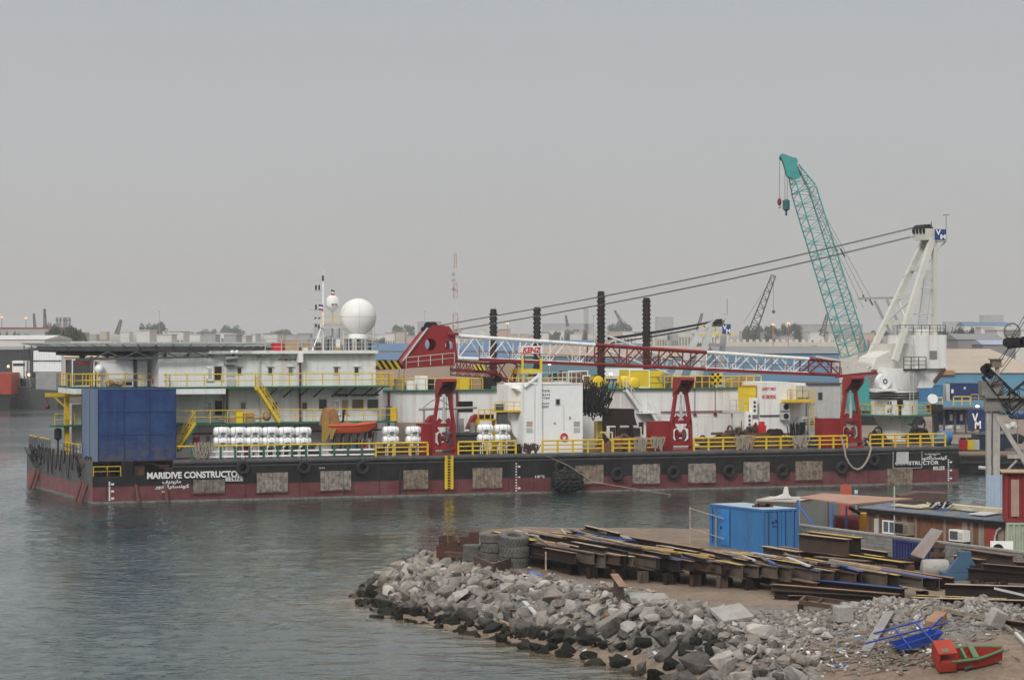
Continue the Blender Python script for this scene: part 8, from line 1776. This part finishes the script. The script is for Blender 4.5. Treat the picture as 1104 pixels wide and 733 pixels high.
for k, (px, py, m, lab, sz) in enumerate(((1019, 458, NB, "small blue tarpaulin bundle left in the far yard", 1.1), (1028, 462, LGREY, "pale sacks heaped before the low navy container", .9), (1062, 470, DGREY, "dark machine parts behind the gantry column", 1.4), (1085, 447, TEAL, "small teal pump seen through the gantry", 1.0), (1092, 462, LGREY, "white bundle seen through the gantry", .9), (1088, 478, BLACK, "black tyre heap seen through the gantry's brace", 1.2), (1100, 452, NAVY, "navy bin at the frame's right edge in the far yard", 1.2))):
    p = at(px, py, 2.0); e_ = MB()
    for j in range(8): e_.sphere((p.x + ry.uniform(-1, 1) * sz, p.y + ry.uniform(-.5, .5), 2 + ry.random() * sz * .7), .45 * sz, 7, 5, (1.2, 1, .8))
    solo("yard_heap", e_, m, lab, "yard heap", (p.x, p.y, 2), 'w')
t, a, b = yardbox(1052, 1092, 468, 484, 296, 3, mat("black_blue_paint", (.02, .03, .055), .5, dirt=.4), "dark tank truck body parked on the quay behind the gantry", name="tank_box")
for x0, x1, m, lab in ((1035.5, 1043, BRIGHTRED, "small bright red machine on the quay right of the barge"), (1043.2, 1050, YEL2, "small yellow machine beside the red one on the quay"), (1050.2, 1056, LGREY, "grey cabinet beside the yellow machine on the quay")):
    a, b = atd(x0, 486, 289), atd(x1, 472, 289); t = Thing("quay_machine", lab, "machine", ((a.x + b.x) / 2, 289, 2), 'w'); e_ = MB(); e_.box(a.x, b.x, 289, 290.2, 2.15, b.z - .2); t.part("body", e_, m); e_ = MB(); e_.box(a.x - .05, b.x + .05, 288.9, 290.3, 2, 2.149); e_.box(a.x + .1, b.x - .1, 289.2, 290, b.z - .2, b.z); t.part("base", e_, BLACK)
# black pontoon at the quay
a, b = at(1036, 511, 0), at(1110, 509, 0); t = Thing("black_pontoon", "low black pontoon moored at the quay behind the gantry", "pontoon", (a.x, a.y, 0), 'w'); e_ = MB(); e_.prism([(a.x + 1.2, -.5), (a.x + 20, -.5), (a.x + 20, 1.9), (a.x, 1.9)], a.y, a.y + 7); t.part("hull", e_, BLACK); e_ = MB(); e_.box(a.x - .1, a.x + 20, a.y - .1, a.y + 7.1, 1.902, 2.1); t.part("deck", e_, mat("brown_deck", (.17, .12, .09), .8, dirt=.5)); e_ = MB(); e_.tube((a.x, a.y - .1, 1.2), (a.x + 20, a.y - .1, 1.0), .18, 8); t.part("rubbing_strake", e_, RUBBER); e_ = MB(); q = atd(1059, 504, a.y - 1); e_.tube((q.x - .4, q.y, q.z), (q.x + 1, q.y, q.z - .1), .2, 8); t.part("pipe_stub", e_, LGREY)
# rusty wreck piece in the water behind the canopy
p = at(995, 541, 0); e_ = MB(); e_.prism([(p.x - 1.9, -.3), (p.x + 1.8, -.3), (p.x + 2.2, .75), (p.x - .3, .85), (p.x - 2.0, .5)], p.y, p.y + 2.6); solo("wreck_piece", e_, mat("wreck_rust", (.10, .06, .05), .8, dirt=.5), "rusty half-sunk hull piece in the water behind the canopy", "wreck", (p.x, p.y, 0), 'w')
# ------------- middle distance buildings behind the boom
roofblock("warehouse", "long low blue-roofed warehouse behind the red boom head", "warehouse", 392, 560, 388, 560, 30, TANF, BLUER, ridge=1.4)
roofblock("warehouse", "second blue-roofed warehouse further back behind the red boom head", "warehouse", 400, 700, 378.5, 700, 40, TANF, BLUER, ridge=1.9)
roofblock("warehouse", "blue-roofed warehouse behind the first two dark steel legs", "warehouse", 505, 640, 372, 830, 40, WHF, BLUER, ridge=1.5)
roofblock("warehouse", "long blue-grey shed behind the boom's red middle", "warehouse", 560, 780, 384, 520, 24, fm("teal_grey_wall", (.12, .22, .26)), TANF, ridge=2.0)
roofblock("warehouse", "grey blue shed behind the boom's white right part", "warehouse", 772, 905, 381, 470, 20, fm("steel_blue_wall", (.12, .24, .36)), GRF, ridge=1.2)
roofblock("gabled_hut", "small light blue gabled hut behind the yellow skid boxes", "hut", 654, 694, 408, 330, 12, fm("hut_blue", (.15, .27, .38)), LGREY, ridge=1.2)
t = Thing("perimeter_wall", "long cream wall with merlons along its top behind the boom's right part", "wall", (atd(840, 380, 640).x, 640, 2), 'w'); a, b = atd(772, 369, 640), atd(925, 369, 640); e_ = MB(); e_.box(a.x, b.x, 640, 652, 2, a.z); t.part("wall", e_, CREAMF)
e_ = MB()
for k in range(22): x = a.x + .5 + (b.x - a.x - 1) * k / 21; e_.box(x - .35, x + .35, 640, 640.8, a.z + .002, a.z + .7)
t.part("merlon", e_, WHF)
e_ = MB(); q = atd(772, 385, 639.8); e_.box(a.x, a.x + 18, 639.6, 639.99, 6, a.z - 1.3); t.part("grey_panel", e_, GRF)
roofblock("office_building", "white block with a round emblem on its parapet at the right edge", "building", 1075, 1112, 356, 760, 20, WHF, LGREY, ridge=0)
p = atd(1091, 357, 759); e_ = MB(); e_.torus(p, 2.2, .22, 'y', 28, 6); e_.bar((p.x - 1.9, 759, p.z - .2), (p.x + 1.9, 759, p.z - .2), .9, .3); e_.tube((p.x, 759.5, p.z - 2), (p.x, 760.5, p.z - 3.2), .3); solo("round_emblem", e_, DGREY, "round dark ring emblem with a bar on the white block at the right edge", "sign", p, 'w')
roofblock("warehouse", "grey-roofed long shed right of the barge crane", "warehouse", 1033, 1082, 366, 690, 26, GRF, GRF, ridge=1.5); roofblock("warehouse", "blue sign-topped low building right of the barge crane", "building", 1035, 1062, 361, 900, 20, fm("dark_far_wall", (.12, .12, .13)), BLUER)
roofblock("office_building", "small white flat-roofed block right of the barge crane's house", "building", 1058, 1072, 353, 1000, 14, WHF, WHF, bays=3); roofblock("warehouse", "pale blue-roofed hall far right of the barge crane", "warehouse", 1040, 1090, 351, 1500, 30, WHF, BLUER, ridge=2)
roofblock("warehouse", "pale lilac-roofed shed in front of the grey-roofed one", "warehouse", 1060, 1095, 371.5, 560, 14, GRF, fm("lilac_roof", (.32, .34, .42)), ridge=1.0)
# ------------- left shore
roofblock("warehouse", "white wide shed on the far left shore", "warehouse", -40, 48, 366, 640, 40, WHF, WHF, ridge=1.0); roofblock("warehouse", "red-trimmed pale hall far left behind the trees", "warehouse", -20, 62, 354, 980, 40, fm("pale_green_wall", (.36, .38, .36)), fm("red_trim", (.33, .05, .05)))
roofblock("cream_hall", "cream hall with a curved roof behind the barge's left end", "hall", 66, 108, 385, 585, 30, CREAMF, fm("cream_roof", (.50, .43, .29)), ridge=3.4)
roofblock("dark_shed", "dark open shed on the far left quay", "shed", -30, 24, 377, 575, 20, fm("black_shed", (.05, .05, .055)), GRF, ridge=.6)
for k, (x0, x1, y0, y1, lab) in enumerate(((36, 66, 378, 389.6, "upper white container block on the far left quay"), (36, 66, 390, 402, "lower white container block on the far left quay"))):
    a, b = atd(x0, y1, 548), atd(x1, y0, 548); t = Thing("shipping_container", lab, "container", ((a.x + b.x) / 2, 548, a.z), 'w'); e_ = MB(); corrugated(e_, b.x - a.x, b.z - a.z, a.z, 548, .08, .5, x0=a.x); e_.box(a.x, b.x, 548.1, 551, a.z, b.z - .002); t.part("shell", e_, WHITE2); e_ = MB(); e_.box(a.x, b.x, 547.93, 547.99, a.z, a.z + .25); t.part("frame", e_, DGREY)
# grey work vessel and red bow
t = Thing("work_vessel", "dark grey work vessel moored at the far left quay", "ship", (atd(40, 430, 525).x, 525, 0), 'w'); a, b = at(0, 440, 0), at(68, 440, 0); D5 = a.y
def v5(px, py, d=None): return atd(px, py, d or D5)
e_ = MB(); p0, p1 = v5(8, 440), v5(62, 440); zt = v5(8, 415).z; e_.prism([(p0.x, -.5), (p1.x, -.5), (p1.x + .4, v5(8, 421).z), (p0.x, v5(8, 417).z)], D5, D5 + 9); t.part("hull", e_, fm("vessel_grey", (.07, .075, .08)))
e_ = MB(); q0, q1 = v5(38, 421), v5(60, 402); e_.box(q0.x, q1.x, D5 + .5, D5 + 6, q0.z, q1.z); q0, q1 = v5(20, 417), v5(33, 408); e_.box(q0.x, q1.x, D5 + 1, D5 + 5, q0.z, q1.z); t.part("deckhouse", e_, GREY)
e_ = MB(); q0, q1 = v5(12, 400), v5(27, 389); e_.box(q0.x, q1.x, D5 + 1, D5 + 5, q0.z - 3, q1.z); t.part("bridge", e_, WHITE2)
e_ = MB(); e_.box(q0.x + .2, q1.x - .2, D5 + .94, D5 + .99, q1.z - 1.0, q1.z - .5); t.part("window", e_, GLASS)
e_ = MB()
for px, y in ((26, 372), (30, 378), (34, 370), (10, 385)): e_.tube(v5(px, 415), v5(px, y), .12, 5)
e_.tube(v5(26, 405), v5(34, 428), .12); e_.tube(v5(28, 400), v5(35, 430), .1); t.part("mast", e_, DGREY)
e_ = MB(); 
for px, y in ((31, 404), (9, 395)): e_.sphere(v5(px, y), .28, 8, 6)
t.part("deck_lamp", e_, mat("warm_lamp", (1, .72, .35), .5, dirt=0, emit=1.3))
t = Thing("red_ship", "orange-red ship's bow reaching into the picture at the far left", "ship", (atd(0, 425, 515).x, 515, 0), 'w'); e_ = MB(); D6 = 512; q = [atd(x, y, D6) for x, y in ((-22, 402), (12.5, 402), (11.5, 425), (-22, 425))]; e_.prism([(p.x, p.z) for p in q], D6, D6 + 9); t.part("hull", e_, mat("ship_red", (.36, .05, .03), .5, dirt=.4)); e_ = MB(); q = [atd(x, y, D6) for x, y in ((-22, 425.2), (11.5, 425.2), (10, 444), (-22, 444))]; e_.prism([(p.x, p.z) for p in q], D6 + .2, D6 + 8.8); t.part("lower_hull", e_, fm("ship_black", (.03, .03, .035)))
e_ = MB(); q0, q1 = atd(-20, 402, D6 + 2), atd(-8, 385, D6 + 2); e_.box(q0.x, q1.x, D6 + 2, D6 + 7, q0.z, q1.z); t.part("deckhouse", e_, WHITE2)
# ------------- trees: a few kinds, copied
LEAFM = [mat("tree_leaves_%d" % i, c, .8, dirt=.5, scale=.3) for i, c in enumerate(((.045, .075, .035), (.06, .085, .05), (.035, .06, .035)))]
BARK = mat("tree_bark", (.10, .075, .055), .9)
def leafcrown(seed, rx, rz, z0, n, lobes, tall=False):
    r = random.Random(seed); e = MB(); cs = []
    for k in range(lobes):
        a = r.random() * 6.3; q = r.random() ** .5; cs.append((Vector((rx * .68 * q * math.cos(a), rx * .68 * q * math.sin(a), z0 + rz * r.uniform(.15, .85))), rx * r.uniform(.25, .48)))
    for k in range(n):
        c, q = cs[r.randrange(lobes)]; d = Vector((r.gauss(0, 1), r.gauss(0, 1), r.gauss(0, .8))).normalized() * q * r.uniform(.55, 1.08); p = c + d; s = rx * r.uniform(.05, .11); e.mi = r.choices((0, 1, 2), (4, 3, 3))[0]
        x = Vector((r.gauss(0, 1), r.gauss(0, 1), r.gauss(0, 1))).normalized(); y = x.orthogonal().normalized() * s * .7; x = x * s; e.add([p - x, p - y, p + x, p + y], [(0, 1, 2, 3)])
    return to_mesh("crown", e, LEAFM)
def trunkmesh(h, rr_, seed):
    r = random.Random(seed); e = MB(); e.tube((0, 0, -.3), (0, 0, h * .5), rr_, 8, rr_ * .7)
    for k in range(5): a = k * 1.3 + r.random(); e.tube((0, 0, h * (.3 + .04 * k)), (math.cos(a) * h * .3, math.sin(a) * h * .3, h * (.62 + .06 * k)), rr_ * .5, 6, rr_ * .15)
    return to_mesh("trunk", e, BARK)
TREES = [(leafcrown(1, 4.2, 6.0, 2.5, 1500, 9), trunkmesh(8, .3, 1)), (leafcrown(2, 4.8, 5.0, 2.0, 1500, 11), trunkmesh(7, .32, 2)), (leafcrown(3, 3.2, 7.0, 2.5, 1300, 8), trunkmesh(9, .28, 3))]
def tree(px, ytop, d, lab, grp, k=None, zb=2.0, wpx=16):
    p = atd(px, ytop, d); h = max(2.5, p.z - zb); k = rt.randrange(3) if k is None else k; s = h / (8.6, 7.3, 9.8)[k]; wx = wpx * d / FPX / (2 * (4.2, 4.8, 3.2)[k]) * rt.uniform(.9, 1.25); r = bpy.data.objects.new("tree", None); COL.objects.link(r); r.location = (p.x, d, zb); r.scale = (wx, wx, s); r.rotation_euler = (0, 0, rt.random() * 6); tag(r, lab, "tree", grp)
    for nm, m in zip(("crown", "trunk"), TREES[k]): o = link(nm, m); o.parent = r
rt = random.Random(4)
def clump(x0, x1, y, d, n, where, grp):
    for k in range(n): 
        px = x0 + (x1 - x0) * (k + .5) / n + rt.uniform(-2, 2)
        tree(px, y + rt.uniform(0, 6), (d * 2.1 if d > 780 else d * 1.6 if d > 500 else d) + rt.uniform(-20, 20), "dark green tree %s, %s from the left" % (where, ORD[k]), grp, wpx=max(11, 2.1 * (x1 - x0) / n))
clump(52, 92, 351, 560, 5, "in the dense clump above the helideck's left tip", "trees beyond the left shore"); clump(-4, 36, 357, 590, 6, "behind the white shed at the far left", "trees beyond the left shore")
clump(152, 174, 347, 1000, 3, "in the clump behind the helideck", "trees behind the helideck"); clump(205, 231, 352, 1200, 3, "in the clump right of the helideck's middle", "trees behind the helideck"); clump(238, 262, 350, 1250, 3, "in the clump above the deckhouse", "trees behind the helideck"); clump(46, 60, 347, 1200, 2, "beside the slim chimneys", "trees beyond the left shore"); clump(296, 316, 354, 1250, 2, "left of the mast", "trees behind the helideck")
clump(428, 446, 345, 1250, 3, "between big white dome and boom head", "trees behind the boom"); clump(400, 455, 362, 900, 5, "in the low row left of the boom head", "trees behind the boom")
clump(612, 634, 355, 1000, 3, "between the second and the tallest dark leg", "trees behind the boom"); clump(656, 676, 344, 1100, 4, "between the tallest dark leg and the next", "trees behind the boom"); clump(800, 822, 350, 860, 3, "right of the second barge crane", "trees behind the boom"); clump(826, 862, 345, 820, 5, "behind the merlon wall's middle", "trees behind the boom"); clump(866, 900, 355, 850, 4, "behind the merlon wall's right part", "trees behind the boom")
clump(934, 960, 352, 800, 4, "left of the barge crane's legs", "trees by the barge crane"); clump(1012, 1048, 353, 620, 6, "right of the barge crane's house", "trees by the barge crane"); clump(564, 606, 402, 300, 4, "behind the yellow boom rest", "trees behind the boom"); clump(576, 602, 357, 1000, 4, "behind the second dark leg", "trees behind the boom"); clump(700, 740, 356, 1200, 4, "right of the fourth dark leg", "trees behind the boom")
# ------------- far city: rows of small buildings, each its own
rc_ = random.Random(15); FW = [WHF, CREAMF, WHF, BEIGW, fm("pale_far_wall", (.62, .61, .59)), fm("grey_far_wall", (.32, .32, .33)), fm("pink_far_wall", (.44, .33, .28))]  # pale wall colours stand in for part of the distance haze
zones = [(-10, 180, "above the left shore"), (180, 330, "behind the helideck"), (330, 480, "behind the domes"), (480, 640, "behind the first dark legs"), (640, 780, "behind the tall dark legs"), (780, 940, "behind the merlon wall"), (940, 1110, "right of the barge crane")]
for x0, x1, wz in zones:
    for k in range(13):
        d = rc_.uniform(1000, 2600); px = x0 + (x1 - x0) * (k + rc_.random()) / 13; wpx = rc_.uniform(4, 16); yt = 357 - rc_.uniform(-6, 0) - (rc_.random() < .1) * rc_.uniform(1, 4); i = rc_.randrange(len(FW))
        nm = ("white", "cream", "whitewashed", "beige", "pale", "grey", "pinkish")[i]
        roofblock("town_building", "%s low town building %s, %s from the left" % (nm, wz, ORD[k]), "building", px, px + wpx, yt, d, rc_.uniform(12, 30), FW[i], rc_.choice((LGREY, FW[i], GRF)), group="hazy town buildings", bays=rc_.choice((0, 3, 4)))
for k, (x0, x1, y, d, lab) in enumerate(((585, 640, 349, 3300, "faint long block on the horizon behind the second dark leg"), (338, 400, 349, 3200, "faint block on the horizon left of the small white dome"), (450, 475, 347, 2500, "faint square tower building above the red boom head"), (630, 634.5, 333, 3300, "faint slim tower on the horizon left of the tallest dark leg"), (708, 726, 342, 3000, "faint block on the horizon right of the fourth dark leg"), (1060, 1082, 340, 3600, "faint domed tower on the horizon at the right"), (1020, 1050, 347, 3700, "faint wide block on the horizon right of the barge crane"), (985 - 20, 985, 350, 3600, "faint block on the horizon behind the barge crane's legs"), (860, 930, 350, 2300, "faint long parapet building behind the teal boom's foot"))):
    roofblock("far_building", lab, "building", x0, x1, y, d, 30, FW[5], FW[5])
# chimneys, comms mast, far cranes, lamp posts
for k, px in enumerate((61.5, 65, 69, 71.5, 75)):
    p = atd(px, 342, 1500); t = Thing("chimney", "slim grey chimney in the row at the left, %s of five" % ORD[k], "chimney", (p.x, 1500, 2), 'w', "slim chimneys on the left skyline"); e_ = MB(); e_.lathe((p.x, 1500, 0), [(.75, 2), (.65, p.z), (.5, p.z)], 10); t.part("stack", e_, GRF); e_ = MB(); e_.lathe((p.x, 1500, p.z - 2), [(.8, 0), (.8, .6)], 10); t.part("ring", e_, DGREY)
D8 = 820; t = Thing("radio_mast", "thin red and white lattice radio mast on the skyline right of the red boom head", "mast", (atd(491, 350, D8).x, D8, 2), 'w')
RWm = [fm("hazed_mast_red", (.42, .22, .21)), fm("mast_white", (.6, .6, .6))]; p = atd(491, 273, D8); nseg = 8  # mast red is paled in its colour to imitate haze
for k in range(nseg):
    z0, z1 = 2 + (p.z - 2) * k / nseg, 2 + (p.z - 2) * (k + 1) / nseg; e_ = MB(); w0 = 2.2 - 1.6 * k / nseg; w1 = 2.2 - 1.6 * (k + 1) / nseg; e_.lattice((p.x, D8, z0), (p.x, D8, z1), w0, w0, w1, w1, 4, .1, .055, up=(0, 1, 0)); t.part("mast_section", e_, RWm[(k + 1) % 2])
e_ = MB()
for py in (296, 302, 312): q = atd(489, py, D8); e_.lathe(q, [(.6, -.3), (.5, .3)], 12, 'y')
t.part("dish", e_, GREY)
def farcrane(lab, x0, y0, x1, y1, d, w_, hook=None, m=DGREY, n=16):
    a, b = atd(x0, y0, d), atd(x1, y1, d); t = Thing("far_crane", lab, "crane", (a.x, d, 2), 'w'); e = MB(); e.lattice(a, b, w_, w_, w_ * .5, w_ * .5, n, .12 * d / 700, .07 * d / 700, up=(0, 1, 0)); t.part("boom", e, m)
    e = MB(); e.box(a.x - 3, a.x + 3, d - 1.5, d + 1.5, 2.8, max(4.5, min(a.z, 7))); t.part("cab", e, m); e = MB(); e.box(a.x - 3.5, a.x + 3.5, d - 2.2, d + 2.2, 2, 2.8); t.part("track", e, BLACK)
    e = MB(); e.tube(b, (a.x - (b.x - a.x) * .25, d, a.z + (b.z - a.z) * .25), .06 * d / 700, 4)
    if hook: q = atd(x1, hook, d); e.tube(b, q, .06 * d / 700, 4); e.sphere(q, .5, 8, 6)
    t.part("cable", e, m); return t
farcrane("grey lattice crane rising right of the second barge crane", 808, 366, 834, 297, 760, 2.4, 336); farcrane("dark distant crane left of the teal boom", 886, 362, 892, 339, 1400, 2.4); farcrane("small distant crane above the helideck's middle", 126, 360, 130.5, 345, 1500, 2.2); farcrane("thin distant crane at the far left skyline", 49, 358, 48, 333, 1500, 1.6); farcrane("thin slanting far crane right of the tallest dark leg", 672, 352, 663, 335, 1600, 1.5); farcrane("faint crane right of the red boom head above the town", 612, 352, 610, 340, 1700, 1.4); farcrane("faint far crane left of the second barge crane", 752, 356, 757, 338, 1500, 1.6); farcrane("dark far crane left of the first chimney", 38, 358, 36.5, 338, 1600, 1.4)
LAMPO = mat("orange_lamp_glow", (1, .36, .12), .5, dirt=0, emit=1.2); LAMPW = mat("white_lamp_glow", (1, .93, .85), .5, dirt=0, emit=2.5)
for px, py, d, m, zb, lab in ((833.5, 350, 600, LAMPO, 2, "left one of two lit lamp posts before the merlon wall"), (850, 348.5, 600, LAMPO, 2, "right one of two lit lamp posts before the merlon wall"), (489, 349, 900, LAMPO, 2, "lit orange lamp post above the red boom head"), (547, 349, 900, LAMPO, 2, "lit orange lamp post right of the first dark leg"), (592.5, 392.5, 420, LAMPW, 2, "bright white floodlight behind the boom's maker board"), (658.5, 403, 322, LAMPW, 2, "bright floodlight beside the small blue gabled hut"), (1053.8, 438, 330, LAMPW, 2, "lit floodlight above the emblem container"), (2, 342, 1100, LAMPO, 2, "lit orange lamp at the far left skyline"), (28, 343, 1100, LAMPO, 2, "lit orange lamp on the left skyline")):
    p = atd(px, py, d); t = Thing("lamp_post", lab, "lamp post", (p.x, d, zb), 'w'); e_ = MB(); e_.tube((p.x, d, zb), (p.x, d, p.z), .11 * d / 600, 6); t.part("post", e_, RWm[0] if 800 < px < 900 else GREY); e_ = MB(); e_.sphere(p, .2 * d / 600 + .08, 8, 6, (1.3, 1, .7)); t.part("lamp", e_, m)
# poles
for px, y0, d, lab in ((640, 340, 1000, "thin pole left of the tallest dark leg"), (716, 352, 800, "thin pole right of the fourth dark leg"), (900, 340, 700, "thin pole left of the teal boom's foot"), (864, 350, 600, "thin pole on the merlon wall's right half"), (878, 379 - 8, 640, "short pole before the merlon wall"), (172, 335, 1800, "thin far pole behind the helideck"), (404, 338, 1400, "thin far pole beside the big white dome"), (458, 335, 1300, "thin far pole above the red boom head")):
    p = atd(px, y0, d); t = Thing("pole", lab, "pole", (p.x, d, 2), 'w'); e_ = MB(); e_.tube((p.x, d, 2), (p.x, d, p.z), .09 * d / 700, 5, .05 * d / 700); t.part("shaft", e_, GREY); e_ = MB(); e_.bar((p.x - .8, d, p.z - .3), (p.x + .8, d, p.z - .3), .12 * d / 700); t.part("cross_arm", e_, GREY)

# ------------------------------------------------------------------ haze over everything, the sky outside it
e_ = MB(); e_.box(-17000, 17000, -400, 15000, -8, 95)
hz_ = bpy.data.materials.new("haze"); hz_.use_nodes = True; nt_ = hz_.node_tree
for n_ in list(nt_.nodes):
    if n_.type != 'OUTPUT_MATERIAL': nt_.nodes.remove(n_)
pv = nt_.nodes.new("ShaderNodeVolumePrincipled"); pv.inputs["Color"].default_value = (.93, .92, .90, 1); pv.inputs["Density"].default_value = .00018; pv.inputs["Anisotropy"].default_value = .15
nt_.links.new(pv.outputs[0], [n_ for n_ in nt_.nodes if n_.type == 'OUTPUT_MATERIAL'][0].inputs["Volume"])
structure("haze", e_, hz_, kind="stuff")
bpy.context.view_layer.update()
